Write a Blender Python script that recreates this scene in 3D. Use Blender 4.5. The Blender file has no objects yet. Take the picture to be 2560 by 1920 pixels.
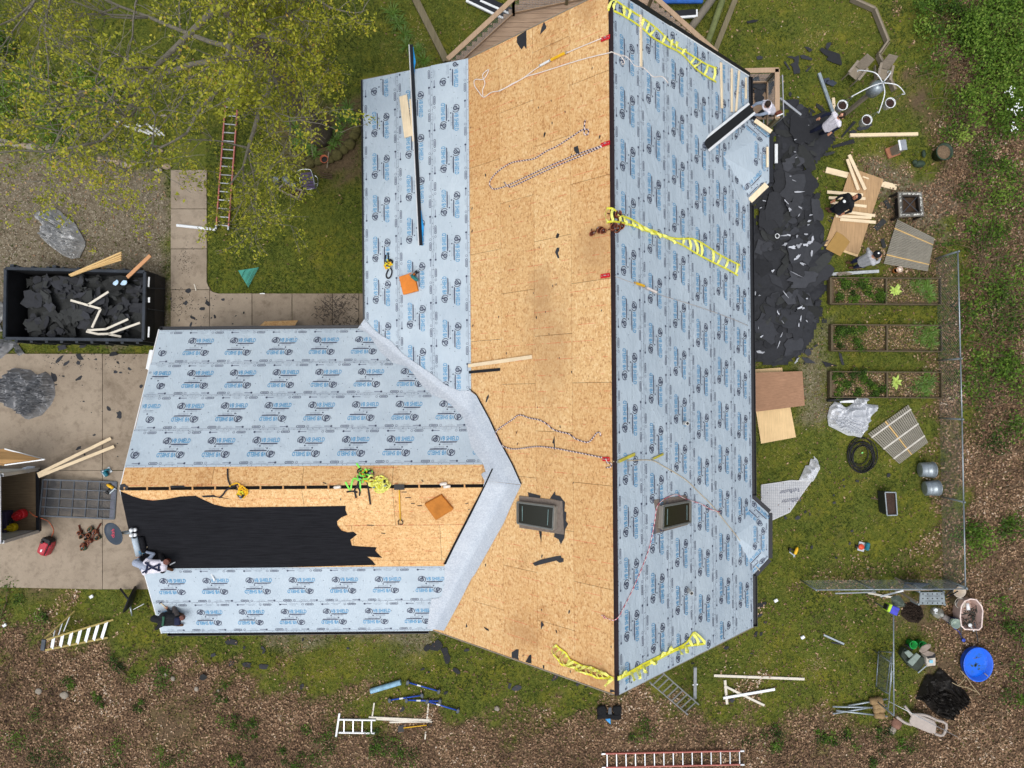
import bpy, bmesh, math, random
import numpy as np
from mathutils import Vector, Matrix
from mathutils.noise import noise as pnoise
rnd = random.Random(7)
nrs = np.random.RandomState(11)
sc = bpy.context.scene
col = sc.collection
# ---------------------------------------------------------------- camera
H = 24.0; FPX = 1775.0; CX, CY = 1268.0, 980.0; ROT = math.radians(0.5)
cam = bpy.data.cameras.new('drone_camera'); camo = bpy.data.objects.new('drone_camera', cam); col.objects.link(camo)
cam.sensor_width = 36; cam.lens = 36*FPX/2560; cam.clip_end = 600; cam.clip_start = .5
cam.shift_x = (1280-CX)/2560; cam.shift_y = (CY-960)/2560
camo.location = (0, 0, H); camo.rotation_euler = (0, 0, -ROT); sc.camera = camo
# ---------------------------------------------------------------- world, sun, exposure (bright overcast)
w = bpy.data.worlds.new('World'); sc.world = w; w.use_nodes = True
nt = w.node_tree; nt.nodes.clear()
sky = nt.nodes.new('ShaderNodeTexSky'); sky.sky_type = 'NISHITA'; sky.sun_disc = False
SUN_EL, SUN_AZ = math.radians(74), math.radians(205)
sky.sun_elevation = SUN_EL; sky.sun_rotation = SUN_AZ; sky.air_density = 1.0; sky.dust_density = 4.0; sky.ozone_density = 1.0
hsv = nt.nodes.new('ShaderNodeHueSaturation'); hsv.inputs['Saturation'].default_value = .42
bg = nt.nodes.new('ShaderNodeBackground'); bg.inputs[1].default_value = 0.15
wo = nt.nodes.new('ShaderNodeOutputWorld')
nt.links.new(sky.outputs[0], hsv.inputs['Color']); nt.links.new(hsv.outputs[0], bg.inputs[0]); nt.links.new(bg.outputs[0], wo.inputs[0])
sl = bpy.data.lights.new('sun', 'SUN'); sl.energy = 1.1; sl.angle = math.radians(36); sl.color = (1, .97, .92)
so = bpy.data.objects.new('sun', sl); col.objects.link(so)
sd = Vector((math.sin(SUN_AZ)*math.cos(SUN_EL), math.cos(SUN_AZ)*math.cos(SUN_EL), math.sin(SUN_EL)))
so.rotation_euler = sd.to_track_quat('Z', 'Y').to_euler(); so.location = (0, 0, 60)
sc.view_settings.view_transform = 'Standard'; sc.view_settings.look = 'None'; sc.view_settings.gamma = 1
sc.view_settings.exposure = 0.25
# ---------------------------------------------------------------- pixel -> place helpers
CA, SA = math.cos(ROT), math.sin(ROT)
def ray(px, py):
    dx, dy = (px-CX)/FPX, -(py-CY)/FPX
    return dx*CA+dy*SA*1.0, -dx*SA+dy*CA
def G(px, py, z=0.0):
    a, b = ray(px, py); d = H-z
    return Vector((a*d, b*d, z))
def q(c, r, x, y): return 640*c+x/3.456, 480*r+y/3.456      # point read off an enlarged tile
def Q(c, r, pts): return [q(c, r, x, y) for x, y in pts]
def GQ(c, r, x, y, z=0.0): return G(*q(c, r, x, y), z)
# ---------------------------------------------------------------- house dimensions
ZE = 2.7; XR = 7.307; XL = -4.25; XRG = 2.497; ZR = 7.4; YT = 9.40; YB = -7.11
SS = (ZR-ZE)/(XR-XRG)                    # steep pitch
XBK = -1.028; ZBK = ZR-SS*(XRG-XBK)      # pitch break on the left
SLO = (ZBK-ZE)/(XBK-XL)
WYT = 1.936; WYB = -7.128; WYR = -2.517; WZR = 4.91; WXG = -10.44
SWN = (WZR-ZE)/(WYT-WYR); SWS = (WZR-ZE)/(WYR-WYB)
XWE = XRG-(ZR-ZE)/SS                     # where the steep slope reaches eave height
def roofz(X, Y):
    z = -9
    if YB-.02 <= Y <= YT+.02:
        if XRG <= X <= XR+.3: z = max(z, ZR-SS*(X-XRG))
        if XWE-.3 <= X <= XRG: z = max(z, ZR-SS*(XRG-X))
        if Y > -1.2 and XL-.2 <= X <= XBK: z = max(z, ZE+SLO*(X-XL))
    if WXG-.3 <= X <= .2 and WYB-.2 <= Y <= WYT+.2:
        z = max(z, WZR-SWN*(Y-WYR) if Y > WYR else WZR-SWS*(WYR-Y))
    return z
def R(px, py, off=0.0):
    a, b = ray(px, py); d = 15.5
    while d < 24:
        if H-d <= roofz(a*d, b*d): break
        d += .02
    lo, hi = d-.02, d
    for _ in range(12):
        m = (lo+hi)/2
        if H-m <= roofz(a*m, b*m): hi = m
        else: lo = m
    z = H-hi
    return Vector((a*hi, b*hi, z+off))
def RQ(c, r, x, y, off=0.0): return R(*q(c, r, x, y), off)
# ---------------------------------------------------------------- objects
ORG = {}
def setp(o, label=None, cat=None, group=None, kind=None):
    if label: o['label'] = label
    if cat: o['category'] = cat
    if group: o['group'] = group
    if kind: o['kind'] = kind
    return o
def thing(name, label, cat, loc=(0, 0, 0), group=None):
    o = bpy.data.objects.new(name, None); col.objects.link(o); o.location = loc; o.empty_display_size = .2
    ORG[o.name] = Vector(loc); setp(o, label, cat, group); return o
class MB:
    def __init__(s): s.v = []; s.f = []; s.m = []
    def add(s, vs, fs, mi=0):
        b = len(s.v); s.v += [tuple(v) for v in vs]; s.f += [tuple(i+b for i in f) for f in fs]; s.m += [mi]*len(fs); return s
    def frame(s, c, ax, ay, az, sx, sy, sz, mi=0):
        c = Vector(c); vs = [c+ax*(x*sx/2)+ay*(y*sy/2)+az*(z*sz/2) for x in (-1, 1) for y in (-1, 1) for z in (-1, 1)]
        return s.add(vs, [(0, 1, 3, 2), (4, 6, 7, 5), (0, 4, 5, 1), (2, 3, 7, 6), (0, 2, 6, 4), (1, 5, 7, 3)], mi)
    def box(s, c, sx, sy, sz, ang=0, mi=0):
        return s.frame(c, Vector((math.cos(ang), math.sin(ang), 0)), Vector((-math.sin(ang), math.cos(ang), 0)), Vector((0, 0, 1)), sx, sy, sz, mi)
    def bar(s, a, b, wd, th, up=Vector((0, 0, 1)), mi=0):      # a-b is the centre line
        a, b = Vector(a), Vector(b); d = (b-a); L = d.length
        if L < 1e-6: return s
        d /= L; sd = d.cross(up)
        if sd.length < 1e-4: sd = d.cross(Vector((1, 0, 0)))
        sd.normalize(); u = sd.cross(d)
        return s.frame((a+b)/2, d, sd, u, L, wd, th, mi)
    def tube(s, path, r, seg=6, mi=0, cap=True):
        P = [Vector(p) for p in path]; n = len(P); rs = r if isinstance(r, (list, tuple)) else [r]*n
        d0 = (P[1]-P[0]).normalized(); ref = Vector((0, 0, 1)) if abs(d0.z) < .9 else Vector((1, 0, 0))
        x = d0.cross(ref).normalized(); base = len(s.v)
        for i in range(n):
            d = (P[min(i+1, n-1)]-P[max(i-1, 0)])
            if d.length < 1e-9: d = d0
            d.normalize(); x = (x-d*x.dot(d))
            if x.length < 1e-5: x = d.orthogonal()
            x.normalize(); y = d.cross(x)
            for k in range(seg):
                t = 2*math.pi*k/seg; s.v.append(tuple(P[i]+(x*math.cos(t)+y*math.sin(t))*rs[i]))
        for i in range(n-1):
            for k in range(seg):
                k2 = (k+1) % seg; a = base+i*seg
                s.f.append((a+k, a+k2, a+seg+k2, a+seg+k)); s.m.append(mi)
        if cap:
            s.f.append(tuple(base+k for k in range(seg))[::-1]); s.m.append(mi)
            s.f.append(tuple(base+(n-1)*seg+k for k in range(seg))); s.m.append(mi)
        return s
    def lathe(s, c, prof, seg=16, axis=Vector((0, 0, 1)), mi=0, sx=1, sy=1):     # prof: (r, h) list
        c = Vector(c); axis = Vector(axis).normalized(); x = axis.orthogonal().normalized()
        if abs(axis.z) > .99: x = Vector((1, 0, 0))
        y = axis.cross(x); base = len(s.v)
        for r, h in prof:
            for k in range(seg):
                t = 2*math.pi*k/seg; s.v.append(tuple(c+axis*h+(x*math.cos(t)*sx+y*math.sin(t)*sy)*r))
        for i in range(len(prof)-1):
            for k in range(seg):
                k2 = (k+1) % seg; a = base+i*seg
                s.f.append((a+k, a+k2, a+seg+k2, a+seg+k)); s.m.append(mi)
        if prof[0][0] > 1e-4: s.f.append(tuple(base+k for k in range(seg))[::-1]); s.m.append(mi)
        if prof[-1][0] > 1e-4: s.f.append(tuple(base+(len(prof)-1)*seg+k for k in range(seg))); s.m.append(mi)
        return s
    def plate(s, pts, th, mi=0):                # polygon outline (3D, nearly flat) extruded down by th along its normal
        P = [Vector(p) for p in pts]; n = Vector((0, 0, 0))
        for i in range(len(P)):
            a, b = P[i], P[(i+1) % len(P)]; n += Vector(((a.y-b.y)*(a.z+b.z), (a.z-b.z)*(a.x+b.x), (a.x-b.x)*(a.y+b.y)))
        n.normalize()
        if n.z < 0: P = P[::-1]; n = -n
        k = len(P); vs = P+[p-n*th for p in P]
        fs = [tuple(range(k)), tuple(range(2*k-1, k-1, -1))]+[(i, k+i, k+(i+1) % k, (i+1) % k) for i in range(k)]
        return s.add(vs, fs, mi)
    def ribbon(s, path, wd, normals, th=.004, mi=0):
        P = [Vector(p) for p in path]; base = len(s.v); n = len(P)
        for i in range(n):
            d = (P[min(i+1, n-1)]-P[max(i-1, 0)]).normalized(); N = Vector(normals[i] if isinstance(normals, list) else normals)
            sd = d.cross(N)
            if sd.length < 1e-4: sd = d.orthogonal()
            sd.normalize(); N = sd.cross(d)
            for a, b in ((-1, 1), (1, 1), (1, -1), (-1, -1)): s.v.append(tuple(P[i]+sd*(a*wd/2)+N*(b*th/2)))
        for i in range(n-1):
            for k in range(4):
                a = base+i*4; s.f.append((a+k, a+(k+1) % 4, a+4+(k+1) % 4, a+4+k)); s.m.append(mi)
        return s
    def rock(s, c, r, seed=0, flat=.6, mi=0, dim=(1, 1)):
        bm = bmesh.new(); bmesh.ops.create_icosphere(bm, subdivisions=2, radius=1)
        vs = []
        for v in bm.verts:
            n = 1+.35*pnoise(v.co*1.3+Vector((seed*3.1, seed*1.7, 0)))
            vs.append((c[0]+v.co.x*r*n*dim[0], c[1]+v.co.y*r*n*dim[1], c[2]+v.co.z*r*n*flat))
        fs = [tuple(v.index for v in f.verts) for f in bm.faces]; bm.free(); return s.add(vs, fs, mi)
    def build(s, name, mat, parent=None, smooth=False, label=None, kind=None, bevel=0):
        off = Vector((0, 0, 0)); p = parent
        if p is not None: off = ORG[p.name]
        me = bpy.data.meshes.new(name); me.from_pydata([(v[0]-off.x, v[1]-off.y, v[2]-off.z) for v in s.v], [], s.f); me.update()
        for m in (mat if isinstance(mat, (list, tuple)) else [mat]): me.materials.append(m)
        if any(s.m): me.polygons.foreach_set('material_index', s.m)
        if smooth: me.polygons.foreach_set('use_smooth', [True]*len(me.polygons))
        o = bpy.data.objects.new(name, me); col.objects.link(o)
        if parent is not None: o.parent = parent
        ORG[o.name] = off.copy(); setp(o, label, kind=kind)
        if bevel:
            b = o.modifiers.new('bevel', 'BEVEL'); b.width = bevel; b.segments = 1; b.limit_method = 'ANGLE'
        return o
    def solo(s, name, mat, label, cat, group=None, kind=None, smooth=False, bevel=0):   # a thing that is one mesh; origin at its base
        arr = np.array(s.v); c = Vector((*arr[:, :2].mean(0), arr[:, 2].min()))
        s.v = [(v[0]-c.x, v[1]-c.y, v[2]-c.z) for v in s.v]
        o = s.build(name, mat, None, smooth, bevel=bevel); o.location = c; ORG[o.name] = c
        return setp(o, label, cat, group, kind)
def numpy_mesh(name, verts, faces_n, nper, mat, attr=None, parent=None):
    """verts (N,3) float, faces_n: number of faces each using nper consecutive verts"""
    me = bpy.data.meshes.new(name); nv = len(verts)
    me.vertices.add(nv); me.vertices.foreach_set('co', np.ascontiguousarray(verts, dtype=np.float32).ravel())
    me.loops.add(faces_n*nper); me.loops.foreach_set('vertex_index', np.arange(faces_n*nper, dtype=np.int32))
    me.polygons.add(faces_n); me.polygons.foreach_set('loop_start', np.arange(faces_n, dtype=np.int32)*nper)
    me.materials.append(mat)
    if attr is not None:
        a = me.attributes.new('tone', 'FLOAT', 'FACE'); a.data.foreach_set('value', np.ascontiguousarray(attr, dtype=np.float32))
    me.update(calc_edges=True)
    o = bpy.data.objects.new(name, me); col.objects.link(o)
    if parent is not None:
        o.parent = parent; off = ORG[parent.name]; o.location = -off; ORG[o.name] = Vector((0, 0, 0))
    return o
# ---------------------------------------------------------------- materials
def srgb(r, g, b):
    f = lambda c: (c/255/12.92) if c/255 <= .04045 else ((c/255+.055)/1.055)**2.4
    return (f(r), f(g), f(b), 1)
class NT:
    def __init__(s, name):
        s.mat = bpy.data.materials.new(name); s.mat.use_nodes = True; s.t = s.mat.node_tree; s.b = s.t.nodes['Principled BSDF']
        s.geo = s.n('ShaderNodeNewGeometry'); s.pos = s.geo.outputs['Position']
    def n(s, t, **kw):
        x = s.t.nodes.new(t)
        for k, v in kw.items(): setattr(x, k, v)
        return x
    def l(s, a, b): s.t.links.new(a, b)
    def mapping(s, scale=(1, 1, 1), rot=(0, 0, 0), src=None):
        m = s.n('ShaderNodeMapping'); m.inputs['Scale'].default_value = scale; m.inputs['Rotation'].default_value = rot
        s.l(src or s.pos, m.inputs['Vector']); return m.outputs[0]
    def noise(s, scale, detail=4, rough=.6, src=None, dist=0):
        x = s.n('ShaderNodeTexNoise'); x.inputs['Scale'].default_value = scale; x.inputs['Detail'].default_value = detail
        x.inputs['Roughness'].default_value = rough; x.inputs['Distortion'].default_value = dist; s.l(src or s.pos, x.inputs['Vector']); return x.outputs['Fac']
    def vor(s, scale, src=None, out='Color', feat='F1'):
        x = s.n('ShaderNodeTexVoronoi'); x.inputs['Scale'].default_value = scale; x.feature = feat; s.l(src or s.pos, x.inputs['Vector']); return x.outputs[out]
    def ramp(s, fac, stops, interp='LINEAR'):
        r = s.n('ShaderNodeValToRGB'); e = r.color_ramp.elements; r.color_ramp.interpolation = interp
        while len(e) < len(stops): e.new(.5)
        for i, (p, c) in enumerate(stops): e[i].position = p; e[i].color = c if len(c) == 4 else (*c, 1)
        s.l(fac, r.inputs[0]); return r.outputs[0]
    def mix(s, fac, a, b, mode='MIX'):
        m = s.n('ShaderNodeMix', data_type='RGBA', blend_type=mode)
        for v, i in ((fac, 0), (a, 6), (b, 7)):
            if isinstance(v, (int, float)): m.inputs[i].default_value = v
            elif isinstance(v, tuple): m.inputs[i].default_value = v
            else: s.l(v, m.inputs[i])
        return m.outputs[2]
    def math(s, op, a, b=None, c=None):
        m = s.n('ShaderNodeMath', operation=op)
        for i, v in enumerate((a, b, c)):
            if v is None: continue
            if isinstance(v, (int, float)): m.inputs[i].default_value = v
            else: s.l(v, m.inputs[i])
        return m.outputs[0]
    def bump(s, h, strength=.3, dist=.02):
        b = s.n('ShaderNodeBump'); b.inputs['Strength'].default_value = strength; b.inputs['Distance'].default_value = dist
        s.l(h, b.inputs['Height']); s.l(b.outputs[0], s.b.inputs['Normal'])
    def done(s, colr, rough=.8, metal=0, spec=.3):
        if isinstance(colr, tuple): s.b.inputs['Base Color'].default_value = colr
        else: s.l(colr, s.b.inputs['Base Color'])
        if isinstance(rough, (int, float)): s.b.inputs['Roughness'].default_value = rough
        else: s.l(rough, s.b.inputs['Roughness'])
        s.b.inputs['Metallic'].default_value = metal; s.b.inputs['Specular IOR Level'].default_value = spec
        return s.mat
MC = {}
def mat(name, rgb, rough=.75, metal=0, var=.25, scale=6, bump=.15, spec=.3):
    if name in MC: return MC[name]
    t = NT(name); c = srgb(*rgb)
    lo = tuple(x*(1-var) for x in c[:3])+(1,); hi = tuple(min(1, x*(1+var)) for x in c[:3])+(1,)
    f = t.noise(scale, 5, .65); cc = t.ramp(f, [(.3, lo), (.7, hi)])
    if bump: t.bump(t.noise(scale*9, 3), bump, .01)
    MC[name] = t.done(cc, rough, metal, spec); return MC[name]
def wood(name, rgb, along='X', var=.22, rough=.8, grey=0):
    if name in MC: return MC[name]
    t = NT(name); c = srgb(*rgb); s1 = {'X': (1.2, 22, 22), 'Y': (22, 1.2, 22)}[along]
    f = t.noise(1.6, 5, .65, t.mapping(s1)); f2 = t.noise(2.3, 4, .6)
    lo = tuple(x*(1-var) for x in c[:3])+(1,); hi = tuple(min(1, x*(1+var*.7)) for x in c[:3])+(1,)
    cc = t.ramp(f, [(.3, lo), (.68, hi)]); cc = t.mix(.35, cc, t.ramp(f2, [(.3, (.6, .58, .55, 1)), (.7, (1, 1, 1, 1))]), 'MULTIPLY')
    t.bump(f, .25, .008); MC[name] = t.done(cc, rough); return MC[name]
def m_underlay():
    t = NT('underlayment'); m1 = t.noise(.9, 5, .6); big = t.noise(.35, 3, .5)
    c = t.ramp(m1, [(.3, srgb(166, 181, 193)), (.7, srgb(183, 197, 207))])
    c = t.mix(.12, c, t.ramp(big, [(.35, srgb(158, 173, 187)), (.65, srgb(192, 204, 213))]))
    wr = t.noise(1.1, 4, .55, t.mapping((1.6, .9, 1)), 1.6); wr2 = t.noise(4.5, 3, .5, t.mapping((2.6, .7, 1)), 1.2)
    t.bump(t.math('ADD', wr, t.math('MULTIPLY', wr2, .3)), .5, .07)
    return t.done(c, .5, 0, .35)
R_ = lambda px, py: tuple(Vector((*ray(px, py), 0))*18.2)
def m_osb():
    t = NT('osb_sheathing')
    wv = t.n('ShaderNodeVectorMath', operation='ADD')
    nz = t.n('ShaderNodeTexNoise'); nz.inputs['Scale'].default_value = 5; t.l(t.pos, nz.inputs['Vector'])
    t.l(t.pos, wv.inputs[0]); sc_ = t.n('ShaderNodeVectorMath', operation='SCALE'); sc_.inputs['Scale'].default_value = .09; t.l(nz.outputs['Color'], sc_.inputs[0]); t.l(sc_.outputs[0], wv.inputs[1])
    p = wv.outputs[0]
    a = t.vor(1, t.mapping((58, 15, 40), (0, 0, .14), p)); b = t.vor(1, t.mapping((50, 14, 40), (0, 0, -.2), p)); c_ = t.vor(1, t.mapping((12, 26, 20), (0, 0, 1.0), p))
    cm = t.mix(.5, a, b); cm = t.mix(.35, cm, c_)
    bw = t.n('ShaderNodeSeparateColor'); t.l(cm, bw.inputs[0]); f = bw.outputs[0]
    c = t.ramp(f, [(.16, srgb(156, 108, 66)), (.27, srgb(194, 144, 92)), (.42, srgb(210, 166, 112)), (.58, srgb(218, 180, 126)), (.8, srgb(230, 202, 156))])
    st = t.noise(.55, 6, .62); stain = t.ramp(st, [(.60, (1, 1, 1, 1)), (.78, srgb(185, 160, 138))])
    c = t.mix(.8, c, stain, 'MULTIPLY'); oi = t.n('ShaderNodeObjectInfo'); c = t.mix(.5, c, t.ramp(oi.outputs['Random'], [(0, srgb(228, 210, 190)), (1, (1, 1, 1, 1))]), 'MULTIPLY')
    for px_, py_, rx_, ry_ in ((1370, 850, 1.1, .36), (1350, 730, 2.2, .9), (1470, 650, 1.6, 1.0), (1310, 1600, 1.3, 1.6), (1455, 70, 2.2, 1.2), (1480, 1640, 1.5, 1.3)):     # weather stains at their places on the deck
        v = R_(px_, py_); mp = t.n('ShaderNodeMapping', vector_type='POINT'); mp.inputs['Location'].default_value = (-v[0]*rx_, -v[1]*ry_, 0); mp.inputs['Scale'].default_value = (rx_, ry_, 0); t.l(t.pos, mp.inputs['Vector'])
        ln_ = t.n('ShaderNodeVectorMath', operation='LENGTH'); t.l(mp.outputs[0], ln_.inputs[0]); mk = t.math('SUBTRACT', t.math('ADD', .75, t.noise(3.5, 5, .7)), t.math('MULTIPLY', ln_.outputs['Value'], 1.0)); c = t.mix(t.ramp(mk, [(.45, (0, 0, 0, 1)), (1.1, (.5, .5, .5, 1))]), c, srgb(158, 116, 76))
    pan = t.noise(.22, 2, .4); c = t.mix(.22, c, t.ramp(pan, [(.4, srgb(220, 188, 138)), (.6, srgb(206, 160, 108))]))
    # red printed nail lines every 16 inches across the slope
    sx = t.n('ShaderNodeSeparateXYZ'); t.l(t.pos, sx.inputs[0])
    fr = t.math('FRACT', t.math('MULTIPLY', sx.outputs[1], 1/.4064)); ln = t.math('LESS_THAN', fr, .026)
    dash = t.math('GREATER_THAN', t.noise(3.1, 3, .6, t.mapping((1, .4, 1))), .52)
    c = t.mix(t.math('MULTIPLY', t.math('MULTIPLY', ln, dash), .7), c, srgb(205, 70, 55))
    t.bump(f, .25, .004); return t.done(c, .8)
def m_felt():
    t = NT('black_felt'); s = t.noise(1.5, 5, .6, t.mapping((1.2, 26, 26))); g = t.noise(60, 2)
    c = t.ramp(s, [(.32, srgb(17, 18, 21)), (.62, srgb(36, 37, 41))]); c = t.mix(.3, c, t.ramp(g, [(.3, srgb(14, 14, 16)), (.7, srgb(38, 39, 44))]))
    t.bump(s, .3, .01); return t.done(c, .85, 0, .08)
def m_scrap(name, rgb, k=1.35):
    t = NT(name); oi = t.n('ShaderNodeObjectInfo'); c = srgb(*rgb)
    g = t.noise(9, 4); v = t.ramp(oi.outputs['Random'], [(0, tuple(x*.55 for x in c[:3])+(1,)), (1, tuple(min(1, x*k) for x in c[:3])+(1,))])
    cc = t.mix(.5, v, t.ramp(g, [(.3, (.55, .55, .55, 1)), (.7, (1.0, 1.0, 1.0, 1))]), 'MULTIPLY')
    t.bump(t.noise(30, 3), .3, .01); return t.done(cc, .8)
def m_membrane():
    t = NT('valley_membrane'); n1 = t.noise(2.2, 6, .7); n2 = t.noise(26, 4, .7)
    c = t.ramp(n1, [(.3, srgb(168, 178, 190)), (.7, srgb(194, 202, 210))]); c = t.mix(.45, c, t.ramp(n2, [(.35, srgb(138, 150, 166)), (.65, srgb(206, 212, 218))]))
    t.bump(t.noise(1.8, 4, .6, None, 1.5), .5, .05); return t.done(c, .6)
def m_concrete():
    t = NT('concrete'); n1 = t.noise(.8, 6, .65); n2 = t.noise(45, 3, .7); n3 = t.noise(3.5, 5, .7)
    c = t.ramp(n1, [(.3, srgb(126, 114, 99)), (.7, srgb(156, 144, 127))]); c = t.mix(.3, c, t.ramp(n2, [(.3, srgb(116, 103, 88)), (.7, srgb(170, 156, 138))]))
    c = t.mix(.85, c, t.ramp(n3, [(.5, (1, 1, 1, 1)), (.75, srgb(172, 166, 160))]), 'MULTIPLY'); c = t.mix(.8, c, t.ramp(t.noise(.33, 6, .7, None, .8), [(.52, (1, 1, 1, 1)), (.7, srgb(166, 160, 152))]), 'MULTIPLY')
    oi = t.n('ShaderNodeObjectInfo'); c = t.mix(.16, c, t.ramp(oi.outputs['Random'], [(0, srgb(140, 124, 106)), (1, srgb(182, 168, 150))]))
    t.bump(n2, .2, .006); return t.done(c, .88)
def m_tone(name, stops, rough=.7, trans=0, spec=.25):
    t = NT(name); a = t.n('ShaderNodeAttribute', attribute_name='tone'); c = t.ramp(a.outputs['Fac'], [(p, srgb(*x)) for p, x in stops])
    t.done(c, rough, 0, spec)
    if trans:
        tr = t.n('ShaderNodeBsdfTranslucent'); t.l(c, tr.inputs[0]); mx = t.n('ShaderNodeMixShader'); mx.inputs[0].default_value = trans
        t.l(t.b.outputs[0], mx.inputs[1]); t.l(tr.outputs[0], mx.inputs[2]); t.l(mx.outputs[0], t.t.nodes['Material Output'].inputs[0])
    return t.mat
def m_ground():
    t = NT('ground_soil'); at = t.n('ShaderNodeAttribute', attribute_name='zone'); s = t.n('ShaderNodeSeparateColor'); t.l(at.outputs['Color'], s.inputs[0])
    lawn, lit, grav = s.outputs[0], s.outputs[1], s.outputs[2]
    n1 = t.noise(.7, 6, .65); n2 = t.noise(14, 5, .7); n3 = t.noise(70, 3, .7); n4 = t.noise(2.6, 5, .65)
    soil = t.ramp(n2, [(.3, srgb(74, 62, 47)), (.7, srgb(112, 96, 74))])
    gr = t.ramp(n2, [(.28, srgb(52, 64, 24)), (.5, srgb(86, 96, 38)), (.75, srgb(116, 118, 56))])
    moss = t.ramp(n4, [(.4, srgb(84, 90, 34)), (.65, srgb(128, 124, 42))]); gr = t.mix(t.ramp(n1, [(.42, (0, 0, 0, 1)), (.62, (.8, .8, .8, 1))]), gr, moss)
    gr = t.mix(t.ramp(n4, [(.58, (0, 0, 0, 1)), (.75, (.5, .5, .5, 1))]), gr, srgb(98, 84, 56))
    li = t.ramp(n2, [(.3, srgb(76, 62, 49)), (.5, srgb(106, 87, 68)), (.72, srgb(134, 112, 90))])
    vv = t.vor(26); vs = t.n('ShaderNodeSeparateColor'); t.l(vv, vs.inputs[0])
    gv = t.ramp(vs.outputs[0], [(.05, srgb(82, 74, 60)), (.4, srgb(108, 99, 82)), (.8, srgb(134, 125, 106)), (.98, srgb(176, 168, 150))])
    gv = t.mix(.5, gv, t.ramp(n4, [(.35, srgb(92, 82, 66)), (.65, srgb(126, 116, 98))]))
    c = t.mix(lawn, soil, gr); c = t.mix(lit, c, li); c = t.mix(grav, c, gv)
    c = t.mix(.35, c, t.ramp(n3, [(.3, (.5, .5, .5, 1)), (.7, (1, 1, 1, 1))]), 'MULTIPLY')
    t.bump(t.math('ADD', n2, t.math('MULTIPLY', n3, .4)), .6, .04); return t.done(c, .95, 0, .1)
def m_tarp(name, a, b):
    t = NT(name); n1 = t.noise(4, 5, .6, None, 1.2); c = t.ramp(n1, [(.3, srgb(*a)), (.7, srgb(*b))])
    t.bump(t.noise(6, 3, .5, None, 1.5), .12, .03); return t.done(c, .5, .0, .4)
def m_glass(name, rgb, rough=.06):
    t = NT(name); return t.done(srgb(*rgb), rough, 0, .7)
UNDER = m_underlay(); OSB = m_osb(); FELT = m_felt(); MEMB = m_membrane(); CONC = m_concrete()
SCRAP = m_scrap('torn_felt', (50, 52, 57)); SHING = m_scrap('charcoal_shingle', (46, 48, 48), 1.5); SCRAPL = m_scrap('grey_felt', (60, 62, 67)); WSHRED = m_scrap('white_film', (190, 194, 202), 1.2)
BLACK = mat('black_metal', (30, 32, 38), .35, .3, .15, 3, 0, .5); WHITEP = mat('white_paint', (222, 226, 228), .4, 0, .06, 4, .03, .4)
BLKPL = mat('black_plastic', (26, 27, 29), .5, 0, .2); DKPR = mat('dark_print', (66, 72, 92), .6, 0, .25, 20, 0); GRPR = mat('grey_print', (124, 132, 148), .6, 0, .2, 20, 0); BLPR = mat('blue_print', (52, 140, 188), .6, 0, .12, 20, 0)
PINE = wood('new_pine_x', (232, 212, 178), 'X', .1); PINEY = wood('new_pine_y', (234, 215, 182), 'Y', .1)
WTH = wood('weathered_wood_x', (142, 132, 118), 'X'); WTHY = wood('weathered_wood_y', (140, 130, 114), 'Y'); DECKW = wood('deck_wood', (166, 142, 120), 'X', .25)
RAILW = wood('rail_wood', (178, 152, 126), 'Y', .15); TRTW = wood('treated_timber', (118, 110, 86), 'Y', .25); PLY = wood('plywood_face', (178, 146, 108), 'Y', .25); PLYL = wood('plywood_light', (222, 192, 144), 'Y', .15); PLYB = wood('plywood_brown', (156, 120, 94), 'X', .2)
ALU = mat('aluminium', (186, 190, 194), .35, .75, .12, 8, .05, .5); GALV = mat('galvanised_steel', (150, 160, 166), .42, .6, .2, 12, .08, .5); DGREY = mat('dark_grey_metal', (70, 76, 84), .5, .3, .2)
SIDING = mat('house_siding', (150, 146, 138), .8); GLASSD = m_glass('skylight_glass', (30, 32, 26)); YEL = mat('yellow_webbing', (218, 214, 60), .7, 0, .15, 9); YELP = mat('pale_yellow_webbing', (226, 226, 120), .7, 0, .12, 9)
YTOOL = mat('yellow_plastic', (226, 176, 36), .45, 0, .12); REDM = mat('red_paint', (196, 36, 44), .4, 0, .12); ORNG = mat('orange_foam', (206, 124, 52), .9, 0, .12, 5); BROWNF = mat('brown_foam', (176, 112, 46), .9, 0, .2, 5)
LEATH = mat('brown_leather', (92, 46, 32), .5, 0, .35, 12); ROPEW = mat('white_rope', (224, 214, 206), .85, 0, .12, 30); DISHG = mat('dish_grey', (58, 68, 80), .5, 0, .08, 2, 0)
# ================================================================ ground (zones are the real ground cover)
def poly_px(pts): return np.array([[*G(*p)[:2]] for p in pts])
def inside(poly, X, Y):
    r = np.zeros(X.shape, bool); n = len(poly); j = n-1
    for i in range(n):
        xi, yi = poly[i]; xj, yj = poly[j]
        c = ((yi > Y) != (yj > Y)) & (X < (xj-xi)*(Y-yi)/((yj-yi) if yj != yi else 1e-9)+xi); r ^= c; j = i
    return r
def sdist(poly, X, Y):          # signed distance, inside positive
    d = np.full(X.shape, 1e9); n = len(poly)
    for i in range(n):
        a, b = poly[i], poly[(i+1) % n]; e = b-a; L = (e@e)+1e-12
        t = np.clip(((X-a[0])*e[0]+(Y-a[1])*e[1])/L, 0, 1)
        d = np.minimum(d, np.hypot(X-a[0]-t*e[0], Y-a[1]-t*e[1]))
    return np.where(inside(poly, X, Y), d, -d)
_wv = [(nrs.uniform(.25, 3.2), nrs.uniform(0, 6.28), nrs.uniform(0, 6.28)) for _ in range(26)]
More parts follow.
